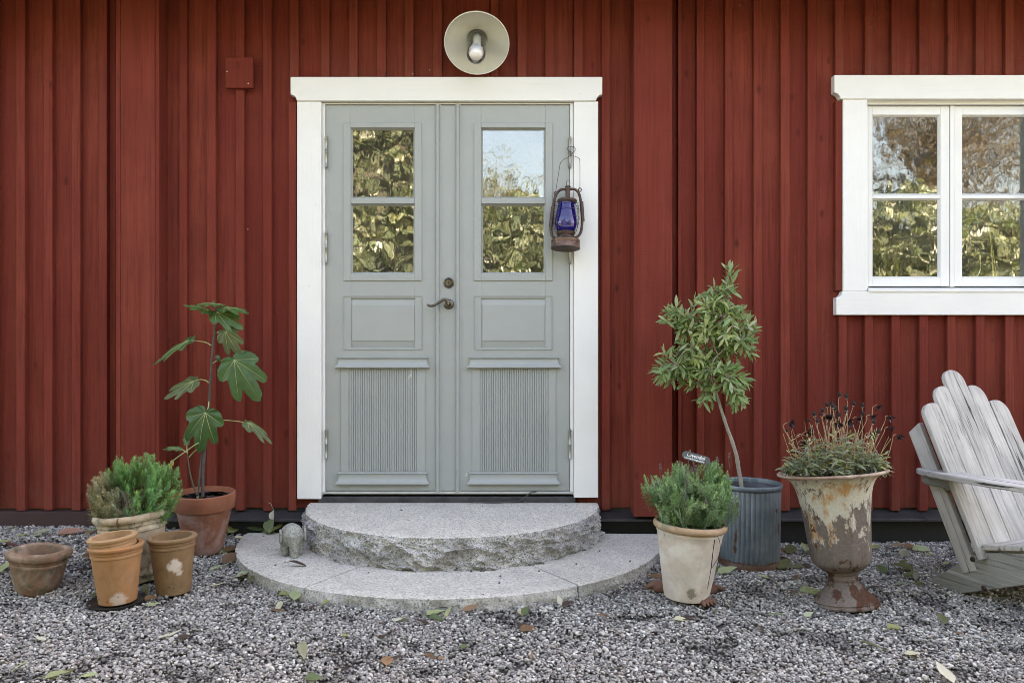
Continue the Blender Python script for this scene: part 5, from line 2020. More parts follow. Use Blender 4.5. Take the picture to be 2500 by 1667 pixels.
fig_leaf(zf2(266, 1000, -.05), zf2(236, 1050, -.06), .62, (-.3, -.85, .3), .3, 'fig_leaf_yellow', droop=.5, cup=1.0, label='small withered yellow leaf')
petiole([zf2(514, 222), zf2(495, 198), zf2(472, 176, -.01)])
petiole([zf2(513, 218), zf2(535, 185), zf2(555, 160)])
petiole([zf2(512, 170), zf2(508, 155), zf2(505, 140, -.02)])
petiole([zf2(513, 205), zf2(512, 185, -.01)])
petiole([zf2(515, 298), zf2(530, 287), zf2(548, 283), zf2(562, 288, -.01)])
petiole([zf2(484, 366), zf2(455, 350), zf2(415, 342), zf2(362, 338)])
petiole([zf2(490, 464), zf2(515, 450), zf2(560, 445), zf2(610, 446, -.02)], .0028)
petiole([zf2(470, 570), zf2(450, 556), zf2(420, 552), zf2(388, 562)])
petiole([zf2(470, 668), zf2(468, 700, -.02), zf2(453, 734, -.04)], .0028)
petiole([zf2(458, 790, -.01), zf2(522, 775), zf2(600, 777), zf2(682, 788, -.01)])
petiole([zf2(355, 955, -.02), zf2(335, 940, -.02), zf2(312, 930, -.02)])
petiole([zf2(440, 890, -.02), zf2(400, 905, -.04), zf2(358, 934, -.04), zf2(310, 968, -.05), zf2(266, 1000, -.05)])
petiole([zf2(362, 975, -.02), zf2(380, 955, -.03), zf2(402, 935, -.06)])
petiole([zf2(354, 958, -.02), zf2(350, 930, .0), zf2(352, 905, .03)])
m = MB()
c = zf2(519, 434, -.01)
m.lathe([(0, -.0155), (.006, -.0145), (.0115, -.006), (.0125, .001), (.010, .009), (.005, .0145), (.002, .019), (0, .019)], 20, m=Matrix.Translation(c) @ Matrix.Rotation(radians(160), 4, 'Y'))
part('fruit', m, M['fig_fruit'], FG, sharp=None)
m = MB()
v_, f_ = leaf_grid(.014, .010, 5, .5, .3)
Rm = frame((.1, -.3, 1), (0, -1, .3))
m.add([zf2(412, 1200, -.03) + Rm @ V(p) for p in v_], f_, True)
v_, f_ = leaf_grid(.012, .008, 5, .5, .3)
Rm = frame((-.6, -.3, .7), (0, -1, .3))
m.add([zf2(412, 1200, -.03) + Rm @ V(p) for p in v_], f_, True)
part('shoot', m, M['olive_tip'], FG, sharp=None)


# ---------------------------------------------------------------- lavender
def sprig_proto(nw, L, ll, lw, up, rng, dens=1.0):
    """A sprig along +z of length L: whorls of narrow leaves over its upper part. Returns verts, quads, per-vertex shade."""
    V_, F_, T_ = [], [], []
    k = 0
    # stem: thin 3-sided prism
    for z, r in ((0, .0011), (L, .0006)):
        for i in range(3):
            a = 2 * pi * i / 3
            V_.append((r * cos(a), r * sin(a), z))
            T_.append(.8)
    for i in range(3):
        F_.append((i, (i + 1) % 3, 3 + (i + 1) % 3, 3 + i))
    a0 = rng.uniform(0, 6.28)
    for j in range(nw):
        t = j / (nw - 1)
        z = L * (.22 + .78 * t ** .85)
        sz = (1 - .45 * t) * rng.uniform(.8, 1.15)
        n = 5 if t < .95 else 6
        for i in range(n):
            a = a0 + j * .9 + 2 * pi * i / n + rng.uniform(-.3, .3)
            el_ = np.interp(t, [0, .6, 1], [.10, up, 1.05]) + rng.uniform(-.28, .28)
            d = np.array([cos(a) * cos(el_), sin(a) * cos(el_), sin(el_)])
            s = np.array([-sin(a), cos(a), 0]) * lw * .5 * sz
            c0 = np.array([0, 0, z])
            l_ = ll * sz
            bend = np.array([0, 0, rng.uniform(-.10, .16) * l_])
            p = [c0, c0 + d * l_ * .5 - s + bend * .3, c0 + d * l_ + bend, c0 + d * l_ * .5 + s + bend * .3]
            b = len(V_)
            V_ += [tuple(q_) for q_ in p]
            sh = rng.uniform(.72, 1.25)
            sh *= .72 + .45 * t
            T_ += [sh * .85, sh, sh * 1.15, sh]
            F_.append((b, b + 1, b + 2, b + 3))
    return np.array(V_), np.array(F_), np.array(T_)


def lavender_mass(name, parent, mat, roots, tips, lens, protos, rng, tint_fn):
    Vs, Fs, Ts = [], [], []
    o = 0
    for r, t, l in zip(roots, tips, lens):
        pv, pf, pt = protos[rng.integers(len(protos))]
        ax_ = (t - r)
        ax_ = ax_ / np.linalg.norm(ax_)
        h = np.array([0, 0, 1.0])
        axb = ax_ * .68 + h * .34 + rng.normal(size=3) * .20
        axb /= np.linalg.norm(axb)
        x = np.cross(axb, [.3, 1, .1])
        x /= np.linalg.norm(x)
        y = np.cross(axb, x)
        a = rng.uniform(0, 6.28)
        x, y = x * cos(a) + y * sin(a), -x * sin(a) + y * cos(a)
        sc = l
        base = t - axb * .12 * sc
        Rm = np.stack([x, y, axb], 1) * sc
        Vs.append(pv @ Rm.T + base)
        Fs.append(pf + o)
        o += len(pv)
        tn = tint_fn(t, rng)
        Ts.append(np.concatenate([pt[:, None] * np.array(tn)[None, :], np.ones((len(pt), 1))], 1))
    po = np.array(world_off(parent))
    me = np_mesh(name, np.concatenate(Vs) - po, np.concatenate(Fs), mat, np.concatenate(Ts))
    ob = link(name, me, parent, kind='stuff')
    return ob


def lavender(parent, centre, root, blobs, n, mat, seed, tint_fn, name='foliage', ll=.026, lw=.0040):
    rng = np.random.default_rng(seed)
    protos = [sprig_proto(12, .10, ll, lw, .62, rng) for _ in range(7)]
    roots, tips, lens = [], [], []
    wsum = np.array([b[4] for b in blobs], float)
    wsum /= wsum.sum()
    root = np.array(root)
    for i in range(n):
        cx, cy, cz, (rx, ry, rz), _ = blobs[rng.choice(len(blobs), p=wsum)]
        d = rng.normal(size=3)
        d /= np.linalg.norm(d)
        rr = rng.uniform(.30, 1.0) ** .5
        p = np.array([cx + d[0] * rx * rr, cy + d[1] * ry * rr, cz + d[2] * rz * rr])
        rt = root + np.array([rng.normal() * .045, rng.normal() * .045, 0])
        roots.append(rt)
        tips.append(p)
        lens.append(rng.uniform(.65, 1.05))
    ob = lavender_mass(name, parent, mat, roots, tips, lens, protos, rng, tint_fn)
    return roots, tips


def woody(parent, roots, tips, rng, n=60, mat='dead_twig', r=.0016, frac=.8):
    b = MB()
    for i in rng.choice(len(roots), min(n, len(roots)), replace=False):
        a, c = Vector(roots[i]), Vector(tips[i])
        e = a.lerp(c, frac)
        b.tube([a, a.lerp(e, .5) + Vector((0, 0, .01)), e], [r, r * .8, r * .5], 4, smooth=True)
    o = part('stems', b, M[mat], parent, sharp=None, kind='stuff')
    return o


def zl(nx, ny, Y):
    p = S(nx, ny, Y)
    return (p.x, p.y, p.z)


# left pot: a grey half and a green half
YL_ = 3.5
rootD = TD @ Vector((0, 0, .275))
LV = thing('lavender', rootD, 'bushy lavender, half grey and half fresh green, in the mossy pale pot', 'plant')
k = YL_ / FPX
def blob(nx, ny, dy, rx, ry, rz, w, Y=YL_):
    x, y, z = zl(nx, ny, Y + dy)
    return (x, y, z, (rx * k * 1.10, ry * k * 1.05, rz * k * 1.10), w)


def tint_green(t, rng):
    g_ = rng.uniform(.8, 1.2)
    return (g_ * rng.uniform(.85, 1.15), g_, g_ * rng.uniform(.85, 1.15))


bl = [blob(348, 1195, 0, 60, 70, 70, 4), blob(400, 1195, 0, 42, 60, 70, 3), blob(320, 1150, .02, 40, 40, 30, 1.6), blob(358, 1122, -.01, 26, 30, 26, 1.8), blob(305, 1126, .0, 24, 30, 20, 1.2), blob(288, 1140, .05, 36, 36, 26, 1.2), blob(425, 1175, .0, 20, 40, 38, 1.2), blob(385, 1150, -.02, 30, 40, 28, 1.4)]
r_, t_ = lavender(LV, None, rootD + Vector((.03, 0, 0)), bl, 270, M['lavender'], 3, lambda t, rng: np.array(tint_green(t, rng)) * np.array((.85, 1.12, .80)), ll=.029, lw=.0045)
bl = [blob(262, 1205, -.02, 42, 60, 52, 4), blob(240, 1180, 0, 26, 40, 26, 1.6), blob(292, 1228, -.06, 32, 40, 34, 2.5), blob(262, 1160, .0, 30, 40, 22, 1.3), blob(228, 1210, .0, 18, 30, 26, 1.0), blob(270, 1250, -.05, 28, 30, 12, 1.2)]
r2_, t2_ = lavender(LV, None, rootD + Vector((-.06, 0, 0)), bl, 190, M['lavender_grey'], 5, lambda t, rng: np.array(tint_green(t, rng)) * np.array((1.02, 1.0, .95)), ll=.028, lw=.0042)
rr_ = np.random.default_rng(4)
woody(LV, r_ + r2_, t_ + t2_, rr_, 120)
for nx, ny, dy in ((301, 1204, -.13), (320, 1225, -.13), (306, 1215, -.12), (330, 1240, -.12), (325, 1258, -.13)):
    m = MB()
    c = S(nx, ny, YL_ + dy)
    m.tube(smooth_path([c + V((.004, .01, -.05)), c + V((.002, .004, -.02)), c], 8), .0013, 5)
    for q_ in range(26):
        a = random.uniform(0, 6.28)
        h = random.uniform(-.014, .012)
        p = c + V((.0055 * cos(a), .0055 * sin(a), h))
        m.lathe([(0, -.003), (.0018, 0), (0, .003)], 5, c=p)
    part('dry_flower', m, M['lav_flower'] if ny < 1230 else M['dead_twig'], LV, sharp=None)

# right pot
YR_ = 3.23
k = YR_ / FPX
rootF = TF @ Vector((0, 0, .295))
LV2 = thing('lavender', rootF, 'dense round green lavender with a few dry flower heads in the cream pot', 'plant')
bl = [blob(1688, 1195, 0, 95, 105, 58, 8, YR_), blob(1625, 1185, -.02, 55, 60, 40, 3, YR_), blob(1750, 1185, 0, 48, 60, 48, 3, YR_), blob(1700, 1140, .04, 60, 60, 24, 2.2, YR_), blob(1655, 1150, .0, 40, 50, 28, 1.6, YR_), blob(1588, 1175, .03, 28, 40, 24, 1.0, YR_), blob(1760, 1140, .05, 26, 40, 26, 1.2, YR_), blob(1785, 1225, .0, 24, 30, 26, 1.0, YR_), blob(1650, 1240, -.07, 60, 40, 24, 2.2, YR_), blob(1730, 1245, -.07, 50, 40, 22, 2.2, YR_)]
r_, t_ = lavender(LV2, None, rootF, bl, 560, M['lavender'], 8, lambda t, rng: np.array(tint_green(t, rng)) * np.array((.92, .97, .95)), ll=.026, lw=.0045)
woody(LV2, r_, t_, rr_, 160, 'bark_fig')
for nx, ny, dy in ((1612, 1139, -.05), (1675, 1150, -.12), (1688, 1147, -.12), (1661, 1133, -.10), (1677, 1171, -.20), (1601, 1178, -.12), (1752, 1123, -.03), (1780, 1112, -.01), (1724, 1223, -.20), (1672, 1210, -.2), (1801, 1232, -.05), (1699, 1143, -.1), (1724, 1123, -.05), (1683, 1105, -.02)):
    m = MB()
    c = S(nx, ny, YR_ + dy)
    m.tube(smooth_path([c + V((random.uniform(-.01, .01), .02, -.06)), c + V((0, .006, -.02)), c], 8), .0012, 5)
    for q_ in range(22):
        a = random.uniform(0, 6.28)
        h = random.uniform(-.010, .012)
        p = c + V((.0042 * cos(a), .0042 * sin(a), h))
        m.lathe([(0, -.0032), (.0019, 0), (0, .0032)], 5, c=p)
    part('dry_flower', m, M['lav_flower'], LV2, sharp=None)

# name tag
tc = S(1700, 1117.5, 3.29)
tw, th_ = 71 / FPX * 3.29, 20 / FPX * 3.29
TT = Matrix.Translation(tc) @ Matrix.Rotation(radians(15.5), 4, 'Y') @ Matrix.Rotation(radians(-14), 4, 'X')
TGo = thing('plant_tag', tc, 'dark slate plant tag with white handwriting standing in the lavender of the cream pot', 'plant tag')
pts = []
for k_ in range(9):
    a = pi / 2 + pi * k_ / 8
    pts.append((-tw / 2 + th_ / 2 + th_ / 2 * cos(a), th_ / 2 * sin(a)))
for k_ in range(9):
    a = -pi / 2 + pi * k_ / 8
    pts.append((tw / 2 - th_ / 2 + th_ / 2 * cos(a), th_ / 2 * sin(a)))
m = MB()
m.prism(pts, 0, .003, TT)
part('plate', m, M['tag'], TGo, bevel=.0006)
m = MB()
m.tube([TT @ V((0, .004, -th_ / 2 + .004)), TT @ V((0, .006, -.12))], .0016, 6)
part('stake', m, M['wire'], TGo)
for txt, sz, px_, pz_ in (('Lavendel', .0215, -tw * .345, -.0015), ('Lavandula angustifolia', .0098, -tw * .41, -.0122)):
    cu = bpy.data.curves.new('lettering', 'FONT')
    cu.body = txt
    cu.size = sz
    cu.shear = .18
    cu.extrude = .0003
    cu.offset = .00018
    cu.materials.append(M['ink'])
    tmp = bpy.data.objects.new('lettering_curve', cu)
    COL.objects.link(tmp)
    bpy.context.view_layer.update()
    me = bpy.data.meshes.new_from_object(tmp.evaluated_get(bpy.context.evaluated_depsgraph_get()))
    COL.objects.unlink(tmp)
    bpy.data.objects.remove(tmp)
    me.materials.clear()
    me.materials.append(M['ink'])
    o = link('lettering', me, TGo)
    o.matrix_local = Matrix.Translation(-tc) @ TT @ Matrix.Translation(V((px_, -.0006, pz_))) @ Matrix.Rotation(radians(90), 4, 'X')

# ---------------------------------------------------------------- olive tree
YO = 3.79
zo = lambda x, y, d=0.0: S(1500 + x / 1.742, 620 + y / 1.742, YO + d)
OT = thing('olive_tree', TG @ Vector((.02, 0, .318)), 'small olive tree with a loose crown on a thin leaning trunk in the zinc bin', 'tree')
tp = smooth_path([zo(541, 1010), zo(538, 970), zo(527, 905), zo(520, 860), zo(510, 825), zo(497, 785), zo(478, 735), zo(462, 685), zo(448, 640), zo(438, 605), zo(424, 565), zo(410, 520)], 40)
m = MB()
m.tube(tp, [.0105 * (1 - .45 * i / 40) + (.0012 if i in (9, 17, 24) else 0) for i in range(41)], 12)
part('trunk', m, M['bark_olive'], OT, sharp=None)
org = np.random.default_rng(21)
blobs_o = [(410, 380, 135, 135, 150, 17), (340, 420, 80, 80, 90, 3), (330, 300, 90, 75, 80, 4), (250, 265, 55, 45, 60, 2.6), (410, 215, 75, 60, 70, 3.2), (500, 260, 65, 60, 70, 3), (560, 330, 45, 70, 60, 2.2), (590, 410, 26, 26, 40, .9), (210, 520, 48, 38, 50, 2.4), (265, 455, 60, 60, 60, 2.4), (330, 520, 60, 50, 60, 2), (500, 520, 70, 70, 80, 3.4), (400, 620, 45, 26, 45, 1.2), (520, 610, 42, 40, 50, 1.5), (485, 140, 26, 50, 30, 1.2), (490, 85, 14, 28, 16, .8), (220, 255, 28, 24, 30, 1.0)]
wts = np.array([b_[5] for b_ in blobs_o])
wts = wts / wts.sum()
PXO = 1 / 1.742 / FPX * YO
ends = []
for i in range(190):
    if i < len(blobs_o):
        b_ = blobs_o[i]
    else:
        b_ = blobs_o[org.choice(len(blobs_o), p=wts)]
    d = org.normal(size=3)
    d /= np.linalg.norm(d)
    rr = org.uniform(.2, 1.0) ** .5
    c = zo(b_[0] + d[0] * b_[2] * rr, b_[1] + d[2] * b_[3] * rr, d[1] * b_[4] * rr * PXO)
    ends.append(c)
hubs = [zo(410, 520), zo(408, 480, -.02), zo(440, 430, -.01), zo(380, 430, .02), zo(330, 400, -.04), zo(470, 380, .04), zo(420, 330, .0), zo(300, 330, .02), zo(470, 270, -.03), zo(480, 520, -.04), zo(260, 470, -.03), zo(480, 190, .0), zo(540, 370, -.02)]
hub_par = [None, 0, 1, 1, 3, 2, 2, 4, 6, 1, 4, 8, 5]
m = MB()
for i, p in enumerate(hub_par):
    if p is not None:
        a, c = hubs[p], hubs[i]
        m.tube(smooth_path([a, a.lerp(c, .5) + V(org.normal(size=3) * .012), c], 6), [.0042 - .0014 * q_ / 6 for q_ in range(7)], 6)
leafs = []
for e in ends:
    hb_ = min(hubs, key=lambda h: (h - e).length + org.uniform(0, .05))
    mid = hb_.lerp(e, .5) + V(org.normal(size=3) * .018)
    path = smooth_path([hb_, mid, e], 14)
    m.tube(path, [.0022 - .0014 * q_ / 14 for q_ in range(15)], 5)
    Lp = (e - hb_).length
    nl = max(4, int(min(Lp, .16) / .0155))
    for j in range(nl):
        t = 1 - j / nl * min(1, .15 / max(Lp, .05))
        i0 = min(13, int(t * 14))
        p = path[i0].lerp(path[i0 + 1], t * 14 - i0)
        tan = (path[min(14, i0 + 1)] - path[max(0, i0 - 1)]).normalized()
        a = j * pi / 2 + org.uniform(-.5, .5)
        nrm = tan.orthogonal().normalized()
        side = (Matrix.Rotation(a, 3, tan) @ nrm)
        for s in (1, -1):
            d = tan * org.uniform(.45, 1.0) + side * s * org.uniform(.6, 1.0) + V((0, 0, org.uniform(-.1, .35)))
            leafs.append((p, d.normalized(), org.uniform(.75, 1.2), j < 3))
    leafs.append((e, tan, .8, True))
part('branch', m, M['bark_olive'], OT, sharp=None, label=None)
protos, protos_y = [], []
for i in range(5):
    v_, f_ = leaf_grid(.056, .0145, 5, org.uniform(.1, .5), org.uniform(-.05, .28), 'lance', org.uniform(-.5, .5))
    b = MB()
    b.add(v_, f_, True)
    protos.append(mesh_from('olive_leaf', b, M['olive_leaf']))
    protos_y.append(mesh_from('olive_leaf', b, M['olive_tip']))
order = sorted(range(len(leafs)), key=lambda i: leafs[i][0].y)
pick = set(order[:300])
rest = MB()
for i, (p, d, s, young) in enumerate(leafs):
    R3 = frame(d, V((org.normal() * .5, -.75 + org.normal() * .5, .9)))
    if i in pick:
        A_ = Matrix.Translation(p) @ R3.to_4x4() @ Matrix.Scale(s, 4)
        partm('leaf', (protos_y if young and p.z > .95 else protos)[org.integers(5)], OT, A_)
    else:
        v_, f_ = leaf_grid(.056 * s, .0145 * s, 4, .25, org.uniform(-.05, .25), 'lance', org.uniform(-.5, .5))
        rest.add([p + R3 @ V(q_) for q_ in v_], f_, True)
part('foliage', rest, M['olive_leaf'], OT, sharp=None, kind='stuff')

# ---------------------------------------------------------------- chocolate cosmos in the urn
YU = 3.21
zu = lambda x, y, d=0.0: S(1880 + x / 6.532, 940 + y / 6.532, YU + .02 + d)
CS = thing('cosmos_plant', TH @ V((0, 0, uz(700))), 'leafy plant with thin straw stems and withered dark red flowers growing in the urn', 'plant')
crg = np.random.default_rng(31)
heads = [(1105, 180, 0), (1220, 205, 0), (1330, 320, 0), (1475, 350, 0), (1720, 335, 1), (910, 340, 0), (1040, 400, 0), (850, 432, 0), (710, 490, 0), (920, 480, 1), (995, 528, 0), (1210, 460, 0), (1075, 600, 1), (1235, 590, 1), (1400, 520, 1), (1610, 490, 1), (1905, 500, 1), (1905, 680, 1), (2035, 800, 1), (1640, 610, 0), (1590, 775, 1), (1720, 770, 0), (1620, 880, 0), (310, 610, 1), (610, 750, 1), (680, 740, 0), (540, 890, 1), (755, 600, 0), (1100, 500, 0), (980, 290, 2), (630, 588, 2), (1470, 480, 0), (1000, 360, 0), (275, 745, 2), (805, 485, 2), (1220, 400, 0)]
for hx, hy, kind in heads:
    dy = crg.uniform(-.10, .10)
    h = zu(hx, hy, dy)
    bx = 1050 + (hx - 1050) * crg.uniform(.45, .72) + crg.normal() * 60
    bs = zu(bx, 1330, dy * .6)
    up = zu(hx * .75 + bx * .25 + crg.normal() * 18, hy + 130 + .12 * abs(hx - 1050), dy)
    nod = kind == 1
    if nod:
        sgn = 1 if hx > 1000 else (-1 if hx < 450 and hx != 310 else 1)
        if hx == 310:
            sgn = 1
        top = zu(hx - sgn * 70, hy + 5, dy)
        sp_ = [bs, bs.lerp(up, .5) + V(crg.normal(size=3) * .008), zu(hx - sgn * 85 + crg.normal() * 5, hy + 90, dy), top, h + V((-sgn * .006, 0, .004))]
    else:
        sp_ = [bs, bs.lerp(up, .55) + V(crg.normal(size=3) * .012), up, h]
    m = MB()
    m.tube(smooth_path(sp_, 26), [.0017 - .0006 * q_ / 26 for q_ in range(27)], 6)
    part('stem', m, M['cosmos_stem'], CS, sharp=None)
    if kind == 1:
        m = MB()
        axd = V((crg.uniform(.0, .7) * (1 if hx > 500 else .6), -.55 + crg.uniform(-.3, .3), -.35 + crg.uniform(-.3, .2))).normalized()
        Rq = axd.to_track_quat('Z', 'Y').to_matrix()
        np_ = 7
        for q_ in range(np_):
            v_, f_ = leaf_grid(.0250, .0150, 5, .35, crg.uniform(-.5, .3), 'round')
            a = 2 * pi * q_ / np_ + crg.uniform(-.2, .2)
            opn = crg.uniform(.35, 1.0)
            d = V((cos(a) * opn, sin(a) * opn, 1 - opn * .8))
            R3 = Rq @ frame(d, V((-cos(a) * .6, -sin(a) * .6, .6)))
            m.add([h + R3 @ V(p) for p in v_], f_, True)
        fl = part('flower', m, M['petal'], CS, sharp=None)
        m = MB()
        m.lathe([(0, -.004), (.004, -.002), (.0055, .003), (.004, .008), (0, .010)], 12, m=Matrix.Translation(h) @ Rq.to_4x4())
        part('flower_centre', m, M['seed'], fl, sharp=None)
    else:
        up_ = (h - up).normalized()
        Rq = up_.to_track_quat('Z', 'Y').to_matrix()
        m = MB()
        s = 1.0 if kind == 0 else .7
        m.lathe([(0, -.001), (.0050 * s, .001), (.0074 * s, .005), (.0066 * s, .012 * s), (.0036 * s, .0175 * s), (0, .0185 * s)], 12, m=Matrix.Translation(h) @ Rq.to_4x4())
        for q_ in range(14):
            a = crg.uniform(0, 6.28)
            d = Rq @ V((cos(a) * .6, sin(a) * .6, 1))
            m.tube([h + Rq @ V((0, 0, .006)), h + d * .017 * s], [.0009, .0003], 4)
        hd = part('seed_head', m, M['seed'], CS, sharp=None)
        if kind == 0:
            m = MB()
            for q_ in range(7):
                a = 2 * pi * q_ / 7 + crg.uniform(-.3, .3)
                v_, f_ = leaf_grid(.009, .0030, 3, .2, .2, 'lance')
                d = Rq @ V((cos(a), sin(a), crg.uniform(-.5, .25)))
                m.add([h + frame(d, Rq @ V((0, 0, 1))) @ V(p) for p in v_], f_, True)
            part('bract', m, M['bract'], hd, sharp=None)
for i in range(46):
    bx = crg.uniform(420, 1700)
    dy = crg.uniform(-.11, .10)
    hx = bx + (bx - 1050) * .25 + crg.normal() * 45
    hy = crg.uniform(520, 900)
    m = MB()
    m.tube(smooth_path([zu(bx, 1330, dy * .6), zu(bx * .5 + hx * .5 + crg.normal() * 18, (hy + 1330) / 2, dy), zu(hx, hy, dy)], 14), [.0014 - .0006 * q_ / 14 for q_ in range(15)], 5)
    for q_ in range(3):
        v_, f_ = leaf_grid(crg.uniform(.02, .034), .005, 4, .3, .2, 'lance')
        a = crg.uniform(0, 6.28)
        R3 = frame((cos(a), sin(a), .8), (0, -.4, 1))
        p = zu(hx * .6 + bx * .4, hy + crg.uniform(120, 420), dy)
        m.add([p + R3 @ V(c_) for c_ in v_], f_, True)
    part('stem', m, M['cosmos_stem'] if i % 3 else M['petiole'], CS, sharp=None)
fol = MB()
tints = []
stems = MB()
for i in range(560):
    x = crg.uniform(270, 1830)
    edge = 1 - ((x - 1050) / 830) ** 2
    ytop = 1400 - (500 * max(0, edge) ** .7) * crg.uniform(.45, 1.08) * (1 + .22 * sin(x / 90.0))
    y = crg.uniform(ytop, 1420) if crg.uniform() < .75 else ytop
    dep = crg.uniform(-1, 1) * .15 * sqrt(max(.05, edge))
    p = zu(x, y, dep)
    if crg.uniform() < .16:
        stems.tube([zu(1050 + (x - 1050) * .85, 1440, dep * .9), p.lerp(zu(1050 + (x - 1050) * .85, 1440, dep * .9), .4), p], [.0014, .0012, .0008], 4)
    for q_ in range(crg.integers(2, 5)):
        a = crg.uniform(0, 6.28)
        d = V((cos(a), sin(a) * .9 - .15, crg.uniform(-.35, .75)))
        L = crg.uniform(.024, .050)
        v_, f_ = leaf_grid(L, L * crg.uniform(.16, .30), 4, .3, crg.uniform(-.1, .55), 'lance', crg.uniform(-.6, .6))
        R3 = frame(d, V((0, -.3, 1)))
        fol.add([p + R3 @ V(c_) for c_ in v_], f_, True)
        g_ = crg.uniform(.6, 1.35)
        tn = (g_, g_, g_, 1) if crg.uniform() < .85 else (g_ * 1.7, g_ * 1.4, g_ * .7, 1)
        tints += [tn] * len(v_)
fol.tint = tints
part('foliage', fol, M['cosmos_leaf'], CS, sharp=None, kind='stuff')
part('undergrowth', stems, M['cosmos_stem'], CS, sharp=None, kind='stuff')
# ---------------------------------------------------------------- gravel stones (one mass)
prg = np.random.default_rng(11)


def hull_proto(n, rng):
    bm = bmesh.new()
    pts = []
    while len(pts) < n:
        d = rng.normal(size=3)
        d /= np.linalg.norm(d)
        if all(np.dot(d, q) < .86 for q in pts) or rng.uniform() < .03:
            pts.append(d)
    for d in pts:
        k = rng.uniform(.86, 1.06)
        bm.verts.new(d * k)
    r = bmesh.ops.convex_hull(bm, input=bm.verts)
    for v in [v for v in bm.verts if not v.link_faces]:
        bm.verts.remove(v)
    bmesh.ops.triangulate(bm, faces=bm.faces)
    bm.verts.index_update()
    v = np.array([p.co[:] for p in bm.verts])
    f = np.array([[p.index for p in q.verts] for q in bm.faces])
    bm.free()
    return v, f


protos_p = [hull_proto(11, prg) for _ in range(9)]
OBST = [(pA.x, pA.y, .075), (pB.x, pB.y, .10), (pC.x, pC.y, .06), (pD.x, pD.y, .10), (pE.x, pE.y, .08), (pF.x, pF.y, .0), (pG.x, pG.y, .135), (pH.x, pH.y, .12)]


def in_steps(x, y, pad=0.0):
    dx, dy = x - SCX, y - 4.235
    return dx * dx + dy * dy < (1.088 - pad) ** 2


N0 = 219000
ys_ = prg.uniform(2.15, 4.262, N0)
xs_ = prg.uniform(-1, 1, N0) * (.655 * ys_ + .42)
keep = prg.uniform(size=N0) < (.655 * ys_ + .42) / (.655 * 4.262 + .42)
keep &= ~in_steps(xs_, ys_, .012)
for ox, oy, orad in OBST:
    keep &= (xs_ - ox) ** 2 + (ys_ - oy) ** 2 > orad * orad
xs_, ys_ = xs_[keep], ys_[keep]
# thin, scuffed places where the dark bed shows
thin = np.array([mnoise.fractal((x * 6.0, y * 7.5, 7.7), .8, 2.0, 4) for x, y in zip(xs_, ys_)])
keep = ~((thin > .27) & (prg.uniform(size=len(xs_)) < .50))
xs_, ys_, thin = xs_[keep], ys_[keep], thin[keep]
P_, S_, C_ = [], [], []
vs_all, fs_all, cs_all, sm_all = [], [], [], []
off = 0
pal = np.array([(.155, .152, .155), (.20, .195, .197), (.25, .245, .247), (.32, .312, .31), (.40, .392, .385), (.105, .102, .104), (.23, .195, .185), (.165, .168, .178), (.27, .26, .242), (.48, .472, .46)])
pw = np.array([.17, .20, .19, .14, .08, .09, .05, .04, .03, .02])
pw = pw / pw.sum()
# a few strays on the steps
stray = []
for nx, ny, z in ((980, 1246, UZ), (1179, 1237, UZ), (1165, 1230, UZ), (1128, 1224.6, UZ), (1281, 1227.6, UZ), (1382, 1234, UZ), (975, 1391.5, LZT), (984, 1392, LZT), (990, 1391, LZT), (1015, 1396, LZT), (1150, 1395, LZT), (1178, 1394, LZT), (1181, 1393, LZT), (1174, 1395.5, LZT), (1205, 1392, LZT), (1303, 1380, LZT), (1316, 1395, LZT), (1219, 1423.5, LZT), (1222, 1407, LZT), (900, 1398.5, LZT), (862, 1379, LZT), (1407, 1378, LZT), (1464, 1346, LZT), (1428, 1344, LZT), (1538, 1371, LZT), (672, 1380, LZT), (652, 1304, LZT), (643, 1310, LZT), (1326, 1376, LZT), (1180, 1452, LZT)):
    Y = (EYE - z) * FPX / (ny - 833.5)
    stray.append((X(nx, Y), Y, z, prg.uniform(.6, .95)))
ng = len(xs_)
nt_ = ng + len(stray)
size = np.clip(.0058 * prg.lognormal(0, .27, nt_), .0030, .0115)
gz = np.array([ground_z(x, y) for x, y in zip(xs_, ys_)])
patchy = np.clip((thin - .20) / .22, 0, 1)
patchy = patchy * patchy * (3 - 2 * patchy)
px_ = np.concatenate([xs_, [s_[0] for s_ in stray]])
py_ = np.concatenate([ys_, [s_[1] for s_ in stray]])
pz_ = np.concatenate([gz + size[:ng] * .30 + prg.uniform(-.005, .009, ng) * (1 - .75 * patchy), [s_[2] + .0035 for s_ in stray]])
wet = np.concatenate([1 - .46 * patchy, np.full(len(stray), .45)])
scl = size[:, None] * np.stack([prg.uniform(.85, 1.40, nt_), prg.uniform(.75, 1.05, nt_), prg.uniform(.50, .82, nt_)], 1)
aa, t1, t2 = prg.uniform(0, 6.283, nt_), prg.normal(0, .42, nt_), prg.normal(0, .42, nt_)
colr = pal[prg.choice(10, size=nt_, p=pw)] * prg.uniform(.88, 1.12, nt_)[:, None] * wet[:, None] * np.array((1.06, 1.05, .985)) * 1.50
colr = np.concatenate([np.clip(colr, 0, .66), np.ones((nt_, 1))], 1)
smo = prg.uniform(size=nt_) < .60
which = prg.integers(0, len(protos_p), nt_)
Z_, O_ = np.zeros(nt_), np.ones(nt_)
Rz = np.stack([np.stack([np.cos(aa), -np.sin(aa), Z_], 1), np.stack([np.sin(aa), np.cos(aa), Z_], 1), np.stack([Z_, Z_, O_], 1)], 1)
Rx = np.stack([np.stack([O_, Z_, Z_], 1), np.stack([Z_, np.cos(t1), -np.sin(t1)], 1), np.stack([Z_, np.sin(t1), np.cos(t1)], 1)], 1)
